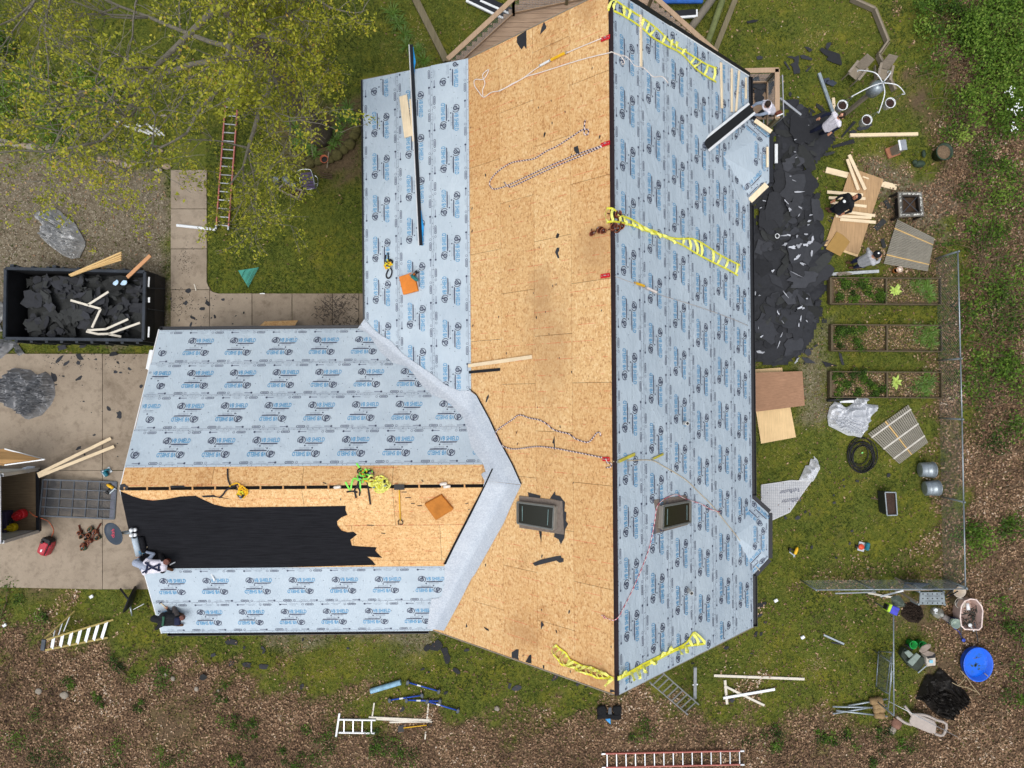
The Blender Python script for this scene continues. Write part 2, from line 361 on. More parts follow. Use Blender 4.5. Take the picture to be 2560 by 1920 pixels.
def wob(X, Y):                  # cheap smooth noise about -1..1
    s = np.zeros(X.shape)
    for k, a, p in _wv: s += np.sin(k*2.2*(X*math.cos(a)+Y*math.sin(a))+p)/(1+.5*k)
    return s/4.0
def soft(d, wd): return np.clip(.5+d/(2*wd), 0, 1)
Z_LIT = [poly_px(p) for p in ([(-900, 1590), (60, 1565), (200, 1620), (420, 1650), (640, 1700), (800, 1750), (1000, 1800), (1300, 1800), (1500, 1775), (1760, 1795), (2000, 1790), (2180, 1790), (2290, 1800), (2330, 1680), (2380, 1480), (2420, 1430), (2400, 1000), (2395, 640), (2330, 560), (2290, 480), (2330, 400), (2400, 300), (2350, 180), (2330, 60), (2320, -600), (3800, -600), (3800, 2900), (-900, 2900)],
    [(2345, 640), (2412, 640), (2412, 1480), (2350, 1480)], [(2150, 440), (2400, 440), (2420, 760), (2150, 700)], [(2010, 1480), (2420, 1480), (2420, 1380), (2200, 1430)])]
Z_GRAV = [poly_px(p) for p in ([(-700, 372), (120, 385), (330, 415), (425, 440), (425, 835), (-700, 845)], [(2190, 400), (2330, 440), (2400, 520), (2380, 640), (2250, 560), (2150, 480)], [(2005, 830), (2075, 800), (2075, 1030), (2040, 1060), (1990, 1020)], [(640, 1575), (1080, 1575), (1060, 1610), (860, 1600), (660, 1598)])]
Z_SOIL = [poly_px(p) for p in ([(2265, 190), (2320, 180), (2345, 250), (2330, 300), (2270, 290), (2258, 240)], [(700, 260), (900, 250), (905, 440), (830, 450), (720, 420), (690, 330)], [(380, 1780), (470, 1760), (480, 1850), (380, 1860)], [(2245, 1490), (2330, 1490), (2320, 1560), (2250, 1560)], [(2300, 1640), (2400, 1640), (2400, 1720), (2310, 1700)], [(-20, 1440), (100, 1440), (120, 1480), (-20, 1500)])]
def zones(X, Y):
    wb = wob(X, Y); wb2 = wob(X*2.7+5, Y*2.7-3)
    lit = np.zeros(X.shape)
    for i, p in enumerate(Z_LIT): lit = np.maximum(lit, soft(sdist(p, X, Y)+wb*.9+wb2*.3, .55)*(1, .6, .6, .3)[i])
    gr = np.zeros(X.shape)
    for i, p in enumerate(Z_GRAV): gr = np.maximum(gr, soft(sdist(p, X, Y)+wb*.35+wb2*.25, .3)*(1 if i == 0 else .75))
    so_ = np.zeros(X.shape)
    for p in Z_SOIL: so_ = np.maximum(so_, soft(sdist(p, X, Y)+wb*.3+wb2*.2, .35))
    lawn = np.clip(1-so_-np.maximum(0, wb2-.75)*.6, 0, 1)
    return lawn, np.clip(lit*(1-so_*.8), 0, 1), np.clip(gr, 0, 1)
xs = np.concatenate([[-200, -110, -60, -40, -28], np.arange(-21, 21.01, .16), [28, 40, 60, 110, 200]])
ys = np.concatenate([[-200, -110, -60, -38, -25], np.arange(-16.5, 17.01, .16), [25, 38, 60, 110, 200]])
GX, GY = np.meshgrid(xs, ys); nx, ny = len(xs), len(ys)
la, li_, gv_ = zones(GX, GY)
gz = (wob(GX*.6, GY*.6)*.02-.03); gz = np.where((np.abs(GX) > 22) | (np.abs(GY) > 18), -.03, gz)
gme = bpy.data.meshes.new('ground'); gme.from_pydata(np.stack([GX, GY, gz], -1).reshape(-1, 3).tolist(), [], [(j*nx+i, j*nx+i+1, (j+1)*nx+i+1, (j+1)*nx+i) for j in range(ny-1) for i in range(nx-1)])
ca = gme.attributes.new('zone', 'FLOAT_COLOR', 'POINT'); ca.data.foreach_set('color', np.stack([la, li_, gv_, np.ones_like(la)], -1).astype(np.float32).ravel())
gme.polygons.foreach_set('use_smooth', [True]*len(gme.polygons)); gme.materials.append(m_ground()); gro = bpy.data.objects.new('ground', gme); col.objects.link(gro); gro['kind'] = 'structure'
def gzat(x, y): return float(wob(np.array([x*.6]), np.array([y*.6]))[0]*.02-.03)
# ---------------------------------------------------------------- concrete: each slab between joints is its own piece
def slabs(name, rects, th=.09, top=.035, gap=.012):
    root = thing(name, None, None, (0, 0, 0)); root['kind'] = 'structure'
    for poly in rects:
        P = [G(x, y, top) for x, y in poly]; c = sum(P, Vector())/len(P)
        P = [p+(c-p).normalized()*gap for p in P]
        MB().plate(P, th).build('slab', CONC, root, bevel=.006)
    return root
slabs('driveway', [[(-330, 884), (256, 884), (256, 1176), (-330, 1176)], [(256, 884), (420, 884), (420, 1176), (256, 1176)], [(-330, 1176), (256, 1176), (256, 1474), (-330, 1462)], [(256, 1176), (420, 1176), (420, 1474), (256, 1474)]])
cur = [(523+22*(1-math.cos(t)), 724+9-9*(1-math.sin(t))) for t in (0,)]
slabs('walkway', [[(426, 424), (517, 424), (517, 522), (426, 522)], [(426, 522), (517, 522), (517, 622), (426, 622)], [(426, 622), (517, 622), (517, 705), (521, 716), (526, 724), (426, 724)], [(426, 724), (524, 724), (524, 822), (426, 822)],
    [(524, 724), (530, 729), (545, 733), (630, 733), (630, 822), (524, 822)], [(630, 733), (730, 733), (730, 822), (630, 822)], [(730, 733), (831, 733), (831, 822), (730, 822)], [(831, 733), (897, 733), (897, 822), (831, 822)], [(897, 733), (960, 733), (960, 822), (897, 822)]])
# ================================================================ house
house = thing('house', 'large house with its roof half stripped to sheathing and half covered in printed grey underlayment', 'house')
# walls under the roof, set in from the eaves
def wall(pts_xy, z0, ztops):
    for i in range(len(pts_xy)):
        (x0, y0), (x1, y1) = pts_xy[i], pts_xy[(i+1) % len(pts_xy)]
        zt0, zt1 = ztops[i], ztops[(i+1) % len(pts_xy)]
        m = MB(); m.add([(x0, y0, z0), (x1, y1, z0), (x1, y1, zt1), (x0, y0, zt0)], [(0, 1, 2, 3)]); o = m.build('wall', SIDING, house)
        so2 = o.modifiers.new('s', 'SOLIDIFY'); so2.thickness = .12
wall([(XL+.35, YT-.3), (XBK, YT-.3), (XRG, YT-.3), (XR-.35, YT-.3), (XR-.35, YB+.3), (XRG, YB+.3), (XWE+.3, YB+.3), (WXG+.3, WYB+.3), (WXG+.3, WYR, ), (WXG+.3, WYT-.35), (XL+.35, WYT-.35)], -.1,
     [ZE-.1, ZBK-.25, ZR-.25, ZE-.1, ZE-.1, ZR-.25, ZE-.1, ZE-.1, WZR-.2, ZE-.1, ZE-.1])
class Plane:
    def __init__(s, o, S, T):
        s.o = Vector(o); s.S = Vector(S).normalized(); s.T = Vector(T).normalized(); s.N = s.S.cross(s.T)
        if s.N.z < 0: s.N = -s.N
    def p(s, a, b, h=0): return s.o+s.S*a+s.T*b+s.N*h
    def st(s, v): d = v-s.o; return d.dot(s.S), d.dot(s.T)
PL = Plane((XL, 0, ZE), (0, 1, 0), (-1, 0, -SLO))            # low left slope, t=0 at the eave, negative up
PS = Plane((XRG, 0, ZR), (0, 1, 0), (-1, 0, -SS))            # steep left slope, t=0 at the ridge, positive down
PR = Plane((XRG, 0, ZR), (0, 1, 0), (-1, 0, SS))             # right slope, t=0 at the ridge, negative down
PN = Plane((0, WYR, WZR), (1, 0, 0), (0, 1, -SWN))           # wing north slope, t positive down
PW = Plane((0, WYR, WZR), (1, 0, 0), (0, 1, SWS))            # wing south slope, t negative down
def sheet(name, pl, s0, s1, t0, t1, h, th, matl, parent=house, **kw):
    m = MB(); vs = [pl.p(a, b, hh) for hh in (h, h-th) for a, b in ((s0, t0), (s1, t0), (s1, t1), (s0, t1))]
    m.add(vs, [(0, 1, 2, 3), (7, 6, 5, 4), (0, 4, 5, 1), (1, 5, 6, 2), (2, 6, 7, 3), (3, 7, 4, 0)]); o = m.build(name, matl, parent, **kw)
    return o
LSL = math.hypot(XBK-XL, ZBK-ZE); LST = math.hypot(XRG-XWE, ZR-ZE); LR = math.hypot(XR-XRG, ZR-ZE); LN = math.hypot(WYT-WYR, WZR-ZE); LW = math.hypot(WYR-WYB, WZR-ZE)
# --- OSB sheathing panels, one part each (4 x 8 ft, staggered)
def panels(pl, s0, s1, t0, t1, pw=2.44, ph=1.22, th=.013, g=.009, drop=0.0):
    rows = int(math.ceil((abs(t1-t0)-.05)/ph)); sg = 1 if t1 > t0 else -1
    for r in range(rows):
        ta = t0+sg*r*ph; tb = t0+sg*min((r+1)*ph, abs(t1-t0)); a = s0-(pw/2 if r % 2 else 0)
        while a < s1-.02:
            b = min(a+pw, s1); aa = max(a, s0)
            if b-aa > .05: sheet('sheathing_panel', pl, aa+g/2, b-g/2, min(ta, tb)+g/2, max(ta, tb)-g/2, drop-rnd.uniform(0, .0015), th, OSB)
            a += pw
panels(PS, YB, YT, .03, LST)                    # steep left
panels(PN, WXG, .2, .05, 1.2); panels(PW, WXG, .2, -.05, -3.3)
for nm, pl, a in (('low', PL, (-1.2, YT, 0, -LSL)), ('right', PR, (YB, YT, 0, -LR)), ('wn', PN, (WXG, .2, 1.2, LN)), ('ws', PW, (WXG, .2, -3.3, -LW))):
    sheet('roof_deck', pl, a[0], a[1], min(a[2], a[3]), max(a[2], a[3]), -.016, .02, PLYB)
# --- print of the underlayment
def text2d(s, size, shear=0, sx=1, off=0):
    cu = bpy.data.curves.new('t', 'FONT'); cu.body = s; cu.size = size; cu.shear = shear; cu.resolution_u = 2; cu.offset = off; cu.align_x = 'LEFT'
    o = bpy.data.objects.new('t', cu); col.objects.link(o); bpy.context.view_layer.update()
    me = o.evaluated_get(bpy.context.evaluated_depsgraph_get()).to_mesh()
    vs = [(v.co.x*sx, v.co.y) for v in me.vertices]; fs = [tuple(p.vertices) for p in me.polygons]
    bpy.data.objects.remove(o); bpy.data.curves.remove(cu); return vs, fs
def ring2d(cx, cy, r0, r1, a0=0, a1=360, n=14):
    vs = []; fs = []
    for i in range(n+1):
        t = math.radians(a0+(a1-a0)*i/n); vs += [(cx+r0*math.cos(t), cy+r0*math.sin(t)), (cx+r1*math.cos(t), cy+r1*math.sin(t))]
        if i: k = 2*i; fs.append((k-2, k-1, k+1, k))
    return vs, fs
def rect2d(x0, y0, x1, y1, sh=0): return [(x0, y0), (x1, y0), (x1+sh, y1), (x0+sh, y1)], [(0, 1, 2, 3)]
def shift(g, dx, dy): return [(x+dx, y+dy) for x, y in g[0]], g[1]
def rot180(g): return [(-x, -y) for x, y in g[0]], g[1]
def _w(g): return max(x for x, y in g[0])
T_VB = text2d('VB SHIELD', .185, .1, 1, .0012); _k = .52/_w(T_VB); T_VB = ([(x*_k, y) for x, y in T_VB[0]], T_VB[1])
T_SG = text2d('WITH SLIP GUARD', .034, 0, 1.0); T_WB = text2d('VBSYNTHETICS.COM', .030, 0, 1.0); T_SM = text2d('SYNTHETIC ROOFING', .026, 0, 1.0); T_S2 = text2d('UNDERLAYMENT', .022)
A = [('b', shift(T_VB, -.13, .118)), ('d', ring2d(-.25, .165, .098, .118, -60, 215)), ('d', ring2d(-.262, .145, .034, .068)), ('d', ring2d(-.262, .145, 0, .018)), ('d', ring2d(-.235, .235, .0, .026)), ('d', ring2d(-.215, .205, .02, .03)),
     ('d', rect2d(-.15, .058, .32, .09, .03)), ('g', shift(T_SG, -.06, .03)), ('g', shift(T_WB, -.06, -.012)), ('d', ring2d(-.14, .005, 0, .022))]
UNIT = [(k, shift(g, 0, .03)) for k, g in A]+[(k, shift(rot180(g), -.07, -.03)) for k, g in A]
EDGE = [('d', ring2d(-.5, 0, 0, .03)), ('g', rect2d(-.47, -.012, -.3, .012, 0)), ('g', shift(T_SM, -.24, .012)), ('g', shift(T_S2, -.2, -.03)), ('g', ring2d(.16, 0, .024, .036)),
        ('d', ring2d(.27, 0, .02, .034, 90, 270, 6)), ('d', ring2d(.45, 0, .02, .034, -90, 90, 6)), ('d', rect2d(.27, .024, .45, .034)), ('d', rect2d(.27, -.034, .45, -.024)), ('g', rect2d(.28, -.013, .44, .013))]
REP = 1.24
def clipok(pl, a, b, edge):
    return edge is None or edge(a, b)
def strip(pl, s0, s1, t0, t1, h, phase, flip=1, ends=None, valid=None):
    """one course of underlayment: t0..t1 with t increasing towards the top of the lettering; valid(s) -> keep print"""
    wdt = t1-t0; tc = (t0+t1)/2; n = max(2, int((s1-s0)/.35)); m = MB()
    e0, e1 = ends if ends else ((s0, s0), (s1, s1))
    for i in range(n+1):
        for j, tt in enumerate((t0, t0+wdt*.12, tc-.1, tc+.2, t1-wdt*.12, t1)):
            f = (tt-t0)/wdt; a = (e0[0]*(1-f)+e0[1]*f)*(1-i/n)+(e1[0]*(1-f)+e1[1]*f)*(i/n)
            wv = .006*pnoise(Vector((a*1.3, tt*2.1, h*900)))*(0 if j in (0, 5) else 1)+(.006 if j == 0 else 0)
            m.v.append(tuple(pl.p(a, tt, h+wv)))
    for i in range(n):
        for j in range(5): b = i*6+j; m.f.append((b, b+6, b+7, b+1)); m.m.append(0)
    o = m.build('underlayment_strip', UNDER, house, smooth=True)
    pm = MB(); hh = h+.0085
    def put(g, ca_, cb, kind):
        vs = [pl.p(ca_+x, cb+y, hh) for x, y in g[0]]; pm.add(vs, g[1], 'dbg'.index(kind))
    k = int((s0-phase)/REP)-1
    while phase+k*REP < s1+.6:
        c = phase+k*REP; k += 1
        for kind, g in UNIT:
            xs_ = [x for x, y in g[0]]
            if c+min(xs_) > s0+.02 and c+max(xs_) < s1-.02 and (valid is None or valid(c+(min(xs_)+max(xs_))/2, tc)): put(g, c, tc, kind)
        for sg, off in ((1, t1-.11), (-1, t0+.11)):
            for kind, g in EDGE:
                g2 = g if sg > 0 else rot180(g); xs_ = [x for x, y in g2[0]]; cc = c+.15*sg
                if cc+min(xs_) > s0+.02 and cc+max(xs_) < s1-.02 and (valid is None or valid(cc, tc)): put(g2, cc, off, kind)
    a = s0+.1
    while a < s1-.05:
        for bb in (t0+.03, t1-.035, tc+rnd.uniform(-.35, .35)):
            cx, cy = a+rnd.uniform(-.08, .08), bb+rnd.uniform(-.012, .012)
            if valid is None or valid(cx, bb): put(ring2d(cx, cy, 0, .011, n=5), 0, 0, 'd')
        a += .2
    for bb, k_ in ((t0+.06, .009), (t1-.045, .006)): put(rect2d(s0+.01, bb, s1-.01, bb+k_), 0, 0, 'g')
    pm.build('printed_lettering', [DKPR, BLPR, GRPR], o)
    return o
# low left slope: 3 courses
ex = [0, -1.17, -2.30, -LSL+.02]
for i in range(3):
    top = YT+[.0, .005, .02][i]
    strip(PL, -1.0, top, ex[i+1]-.04, ex[i]+.01, .006+.0045*i, [.45, .9, .35][i]+.1)
# right slope: 6 courses, lapped downwards
for i in range(6):
    t0 = -LR*(6-i)/6; t1 = -LR*(5-i)/6
    strip(PR, YB, YT, t0, t1-(.0 if i < 5 else .035), .006+.0042*i, [.2, .55, .3, .75, .05, .62][i])
# wing north: 4 courses (px lines 826, 912, 998, 1092, 1188 on the photo)
tN = [LN, LN-1.13, LN-2.18, LN-3.25, LN-4.32]
gab = [0, .0, -.015, .01]
for i in range(4):
    strip(PN, WXG+[.02, .005, .03, .0][i], .1, tN[i+1]-.05, tN[i]+.01, .006+.0045*i, [.1, .28, .2, .02][i]+WXG)
# wing south: 2 courses
tS = [-LW, -LW+1.12, -LW+2.37]
for i in range(2):
    strip(PW, WXG+.01, XWE+.9, tS[i]-.01, tS[i+1]+.05, .006+.0045*i, [.35, .75][i]+WXG)
# black felt on the wing's south slope, torn edge
def onplane(pl, pts, h=.0, th=.004):
    out = []
    for px, py in pts:
        a, b = ray(px, py); d = (pl.N.dot(pl.o)-pl.N.z*H)/(a*pl.N.x+b*pl.N.y-pl.N.z)
        out.append(Vector((a*d, b*d, H-d))+pl.N*h)
    return out
felt = Q(0, 2, [(1040, 925), (1150, 970), (1230, 995), (1320, 1006), (1430, 995), (1560, 970), (1690, 965), (1750, 995), (1850, 1040), (1950, 1062), (2100, 1064)])+Q(1, 2, [(0, 1062), (400, 1058), (776, 1052), (772, 1085), (790, 1130), (740, 1150), (700, 1185), (705, 1220), (740, 1265), (790, 1280), (845, 1277), (872, 1300), (815, 1345), (830, 1395), (900, 1402), (1043, 1410), (1030, 1440), (1090, 1500), (960, 1490), (1000, 1520), (1035, 1562)])+Q(0, 2, [(2100, 1592), (1300, 1600), (1215, 1606), (1185, 1500), (1115, 1270)])
MB().plate(onplane(PW, felt, .009), .004).build('felt_sheet', FELT, house)
# ridge strip and the open ridge slot of the wing with rafter tips
MB().add([PS.p(YB-.01, .055, .012), PS.p(YT+.01, .055, .012), Vector((XRG, YT+.01, ZR+.022)), Vector((XRG, YB-.01, ZR+.022)), PR.p(YT+.01, -.045, .04), PR.p(YB-.01, -.045, .04)], [(0, 1, 2, 3), (3, 2, 4, 5)]).build('ridge_strip', mat('ridge_tape', (38, 26, 30), .7), house)
MB().bar((WXG, WYR, WZR-.055), (.0, WYR, WZR-.055), .07, .06).build('ridge_slot', mat('dark_attic', (14, 12, 11), 1, 0, .1), house)
x = WXG+.12
while x < -.9:
    MB().bar((x, WYR-.05, WZR-.014), (x, WYR+.05, WZR-.014), .04, .016).build('rafter_tip', wood('rafter_pine', (196, 150, 98), 'Y'), house); x += .61
# valley membrane draped over the roof
def drape(name, L, Rr, na, nb, matl, off, par=house, th=.0):
    def samp(P, n):
        P = [Vector((p[0], p[1])) for p in P]; ds = [0]
        for i in range(1, len(P)): ds.append(ds[-1]+(P[i]-P[i-1]).length)
        out = []
        for k in range(n+1):
            t = ds[-1]*k/n; i = 0
            while i < len(P)-2 and ds[i+1] < t: i += 1
            f = (t-ds[i])/max(1e-6, ds[i+1]-ds[i]); out.append(P[i]*(1-f)+P[i+1]*f)
        return out
    a, b = samp(L, na), samp(Rr, na); m = MB()
    for i in range(na+1):
        for j in range(nb+1):
            p = a[i]*(1-j/nb)+b[i]*(j/nb); v = R(p.x, p.y); m.v.append((v.x, v.y, v.z+off+.004*pnoise(v*2.5)))
    for i in range(na):
        for j in range(nb): k = i*(nb+1)+j; m.f.append((k, k+1, k+nb+2, k+nb+1)); m.m.append(0)
    return m.build(name, matl, par, smooth=True)
nl = Q(1, 1, [(880, 1180), (960, 1215), (1000, 1270), (1080, 1390), (1190, 1480), (1300, 1505), (1370, 1580)])+Q(1, 2, [(1440, 20), (1520, 95), (1640, 140), (1760, 250), (1800, 310), (1830, 420), (1860, 550), (1960, 680), (1985, 760), (1940, 770), (1975, 835)])
nu = Q(1, 1, [(937, 1100), (1010, 1180), (1090, 1245), (1160, 1280), (1270, 1400), (1400, 1490), (1530, 1580)])+Q(1, 2, [(1640, 10), (1760, 60), (1842, 55), (1905, 100), (1935, 155), (2012, 300), (2062, 410), (2112, 510), (2212, 690)])+Q(2, 2, [(78, 868)])
drape('valley_membrane', nl, nu, 60, 12, MEMB, .034)
sl_ = Q(1, 2, [(1975, 835), (1960, 900), (1850, 1110), (1700, 1400), (1630, 1545)])+Q(1, 3, [(1630, 60), (1600, 185), (1515, 195), (1485, 400), (1480, 452)])
sr_ = Q(2, 2, [(78, 872), (0, 1035)])+Q(1, 2, [(2140, 1200), (2010, 1430), (1890, 1645)])+Q(1, 3, [(1870, 5), (1750, 240), (1625, 470)])
drape('valley_membrane', sl_, sr_, 44, 10, MEMB, .030)
drape('valley_edge_felt', Q(1, 2, [(2038, 728), (1965, 885), (1850, 1105), (1700, 1395), (1620, 1555)]), Q(1, 2, [(2050, 730), (1985, 870), (1870, 1105), (1720, 1395), (1642, 1555)]), 30, 2, FELT, .046)
drape('valley_edge_felt', Q(1, 2, [(1838, 42), (1900, 92), (1930, 152), (2012, 302), (2062, 412), (2112, 512), (2208, 690)])+Q(2, 2, [(74, 862)]), Q(1, 2, [(1842, 38), (1906, 86), (1940, 148), (2022, 300), (2074, 410), (2122, 510), (2220, 690)])+Q(2, 2, [(86, 866)]), 30, 2, FELT, .046)
# trim: black gutters at the eaves, black rake trim, fascia
def gutter(a, b, wd=.13, out=Vector((1, 0, 0))):
    a, b = Vector(a), Vector(b); m = MB(); m.bar(a, b, wd, .012); u = Vector((0, 0, .05))
    m.bar(a+out*wd/2+u, b+out*wd/2+u, .012, .11); m.bar(a-out*wd/2+u, b-out*wd/2+u, .012, .11)
    d = (b-a).normalized()
    for e, sg in ((a, 1), (b, -1)): m.frame(e+d*sg*.006+u, d, out, Vector((0, 0, 1)), .012, wd, .11)
    m.build('gutter', BLACK, house)
y_b1, y_b2 = (G(1870, 296, 2.7).y, G(1870, 512, 2.7).y); y_b3, y_b4 = G(1878, 1240, 2.7).y, G(1878, 1440, 2.7).y
for a, b in ((YT, y_b1), (y_b2, y_b3), (y_b4, YB)): gutter((XR+.08, a, ZE-.12), (XR+.08, b, ZE-.12))
MB().bar((XL-.03, YT, ZE-.06), (XL-.03, WYT, ZE-.06), .06, .14).build('drip_edge', BLACK, house)
gutter((XL-.1, WYT+.06, ZE-.11), (WXG+.03, WYT+.06, ZE-.11), .1, Vector((0, 1, 0))); gutter((XWE-.1, WYB-.05, ZE-.11), (WXG+.18, WYB-.05, ZE-.11), .1, Vector((0, -1, 0)))
MB().bar((XRG, YT+.07, ZR-.03), (XR+.05, YT+.07, ZE-.08), .14, .10).build('rake_trim', BLACK, house)
MB().bar((XRG, YT+.004, ZR+.016), (XR+.02, YT+.004, ZE+.022), .03, .02).build('rake_edge', WHITEP, house)
for a, b, dz in (((XRG, YT+.02, ZR-.14), (XBK, YT+.02, ZBK-.14), 0), ((XBK, YT+.02, ZBK-.14), (XL, YT+.02, ZE-.14), 0), ((XRG, YB-.02, ZR-.14), (XR, YB-.02, ZE-.14), 0), ((XRG, YB-.02, ZR-.14), (XWE, YB-.02, ZE-.14), 0), ((WXG-.02, WYR, WZR-.14), (WXG-.02, WYT, ZE-.14), 0), ((WXG-.02, WYR, WZR-.14), (WXG-.02, WYB, ZE-.14), 0)):
    MB().bar(a, b, .03, .2).build('rake_board', WHITEP if b[0] == WXG-.02 else WTH, house)
# bays on the right eave: three-facet hipped roofs
def bay(E, apex, sticks=()):
    Ep = [G(x, y, ZE-.12) for x, y in E]; ap = R(*apex, .02); m0 = [R(E[0][0]-22, E[0][1]-3, .015), R(E[-1][0]-22, E[-1][1]+3, .015)]
    P = [m0[0]]+Ep+[m0[1]]
    for i in range(len(P)-1):
        a, b = P[i], P[i+1]; MB().plate([a, b, ap], .015).build('bay_roof_facet', UNDER, house)
        n = (b-a).cross(ap-a).normalized(); n = n if n.z > 0 else -n
        if 0 < i < len(P)-2:
            S = (b-a).normalized(); T = n.cross(S); T = T if T.dot(ap-a) > 0 else -T; S = T.cross(n); c = (a+b)/2+T*.33 if i != 2 else (a+b)/2+T*.45; pm = MB()
            for kind, g in UNIT: pm.add([c+(S*x+T*y)*.95+n*.006 for x, y in g[0]], g[1], 'dbg'.index(kind))
            c2 = (a+b)/2+T*.1
            for kind, g in EDGE: pm.add([c2+(S*x+T*y)*.8+n*.006 for x, y in g[0]], g[1], 'dbg'.index(kind))
            pm.build('bay_lettering', [DKPR, BLPR, GRPR], house)
    for i in range(len(Ep)-1):
        a, b = Ep[i], Ep[i+1]; d = (b-a).normalized(); o_ = Vector((-d.y, d.x, 0)); o_ = o_ if o_.x > 0 or abs(o_.x) < .2 else -o_
        if o_.x < -.1: o_ = -o_
        MB().bar(a+o_*.06-Vector((0, 0, .05)), b+o_*.06-Vector((0, 0, .05)), .13, .1).build('bay_gutter', BLACK, house)
        MB().bar(Vector((a.x-.25, a.y, 1.2)), Vector((b.x-.25, b.y, 1.2)), .1, 2.5).build('bay_wall', SIDING, house)
bay([(1876, 294), (1923, 334), (1923, 456), (1872, 510)], (1808, 392))
bay([(1877, 1243), (1921, 1283), (1921, 1396), (1880, 1440)], (1838, 1338))
# skylights
def skylight(Fp, Ap, pl, scraps):
    ap = onplane(pl, Ap, .03); MB().plate(ap, .02).build('shingle_apron', mat('apron_shingle', (118, 108, 100), .9, 0, .2, 14, .3), house)
    base = onplane(pl, Fp, .14); low = onplane(pl, Fp, .02); c = sum(base, Vector())/4
    sk = MB()
    for i in range(4): sk.bar(base[i], base[(i+1) % 4], .05, .04, pl.N)
    for i in range(4): sk.add([base[i], base[(i+1) % 4], low[(i+1) % 4], low[i]], [(0, 1, 2, 3)])
    so_ = sk.build('skylight', mat('skylight_frame', (150, 146, 138), .5, .3, .1), house)
    gl = [c+(p-c)*.9+pl.N*.01 for p in base]; MB().plate(gl, .008).build('pane', GLASSD, so_)
    ins = [c+(p-c)*.985+pl.N*.034 for p in base]; m = MB()
    for i in range(4): m.bar(ins[i], ins[(i+1) % 4], .03, .012, pl.N)
    m.build('sash', mat('sash_grey', (122, 126, 124), .4, .4, .1), so_)
    for a, b in ((0, 3), (1, 2)):
        p0, p1 = gl[a]+(gl[b-0]-gl[a])*0+(c-gl[a])*.22, gl[b]+(c-gl[b])*.22
        MB().bar(p0+pl.N*.012, p1+pl.N*.012, .015, .006, pl.N).build('blind_rail', mat('sash_teal', (120, 146, 146), .4), so_)
    for s in scraps: MB().plate(onplane(pl, s, .016), .006).build('torn_flashing_felt', SCRAP, house)
skylight(Q(2, 2, [(80, 1015), (400, 1055), (390, 1250), (80, 1195)]), Q(2, 2, [(68, 965), (160, 975), (440, 1010), (455, 1300), (70, 1240)]), PS,
    [Q(2, 2, [(330, 990), (372, 930), (380, 960), (420, 970), (440, 1000), (460, 1020), (455, 1100), (472, 1110), (468, 1180), (486, 1210), (460, 1260), (455, 1330), (425, 1385), (405, 1340), (365, 1320), (370, 1290), (440, 1290), (430, 1010)]), Q(2, 2, [(235, 1270), (260, 1275), (255, 1365)]), Q(2, 2, [(140, 935), (250, 965), (240, 1000), (150, 985)])])
skylight(Q(2, 2, [(1262, 1050), (1500, 1010), (1500, 1188), (1255, 1245)]), Q(2, 2, [(1215, 1000), (1488, 958), (1508, 985), (1512, 1215), (1210, 1298), (1238, 1130)]), PR, [])
# plumbing vents
for c, r_, x, y in ((2, 2, 1485, 335), (2, 3, 1520, 115)):
    p = RQ(c, r_, x, y); v = MB(); v.lathe(p-Vector((0, 0, .1)), [(.05, 0), (.05, .48)], 14); v.lathe(p+Vector((0, 0, .38)), [(.038, 0), (.038, .003)], 14, mi=1); v.build('vent_pipe', [mat('vent_pvc', (206, 204, 198), .5), BLKPL], house, smooth=False)
# ================================================================ things on the roof
def rn(v, e=.03):
    x, y = v.x, v.y; zx = roofz(x+e, y)-roofz(x-e, y); zy = roofz(x, y+e)-roofz(x, y-e)
    if abs(zx) > .4 or abs(zy) > .4: return Vector((0, 0, 1))
    return Vector((-zx, -zy, 2*e)).normalized()
def rboard(name, a, b, wpx, th, matl, label, cat='board', group=None, off=.0, nrm=None):      # a board lying on the roof, ends in tile coordinates
    A, B = RQ(*a), RQ(*b); n = nrm or rn((A+B)/2); A += n*(off+.022); B += n*(off+.022); wd = wpx/3.456*(H-A.z)/FPX
    m = MB(); m.bar(A+n*th/2, B+n*th/2, wd, th, n); return m.solo(name, matl, label, cat, group, bevel=.003)
def rpath(pts, off=.03):
    out = []
    for c, r, x, y in pts: v = RQ(c, r, x, y); out.append(v+rn(v)*off)
    return out
def smooth(P, k=3):
    out = []
    n = len(P)
    for i in range(n-1):
        p0, p1, p2, p3 = P[max(i-1, 0)], P[i], P[i+1], P[min(i+2, n-1)]
        for j in range(k):
            t = j/k; out.append(.5*((2*p1)+(p2-p0)*t+(2*p0-5*p1+4*p2-p3)*t*t+(3*p1-p0-3*p2+p3)*t*t*t))
    return out+[P[-1]]
# --- loose lumber on the roof
rboard('pine_board', (1, 0, 1278, 832), (1, 0, 1323, 1186), 76, .038, PINEY, 'wide bundle end of pale pine boards beside the long black flashing', 'lumber')
rboard('pine_board', (1, 0, 1342, 862), (1, 0, 1366, 1224), 22, .038, PINEY, 'thin pine strip tucked between the pine bundle and the black flashing', 'lumber')
rboard('pine_stick', (2, 0, 1100, 135), (2, 0, 1103, 578), 27, .038, PINEY, 'long pine stick under the yellow webbing near the top of the ridge', 'lumber')
rboard('pine_stick', (2, 0, 1795, 546), (2, 0, 1803, 938), 25, .038, PINEY, 'pine stick below the end of the upper yellow webbing ladder', 'lumber')
rboard('pine_stick', (2, 0, 1888, 598), (2, 0, 1888, 970), 22, .038, PINEY, 'upright pine stick second from the black rake trim corner', 'lumber')
rboard('pine_stick', (2, 0, 1952, 616), (2, 0, 1925, 970), 20, .038, PINEY, 'slightly tilted pine stick next to the black rake trim corner', 'lumber')
rboard('pine_stick', (2, 0, 2011, 676), (2, 0, 2011, 858), 18, .038, PINEY, 'short pine stick at the eave corner beside the black gutter', 'lumber')
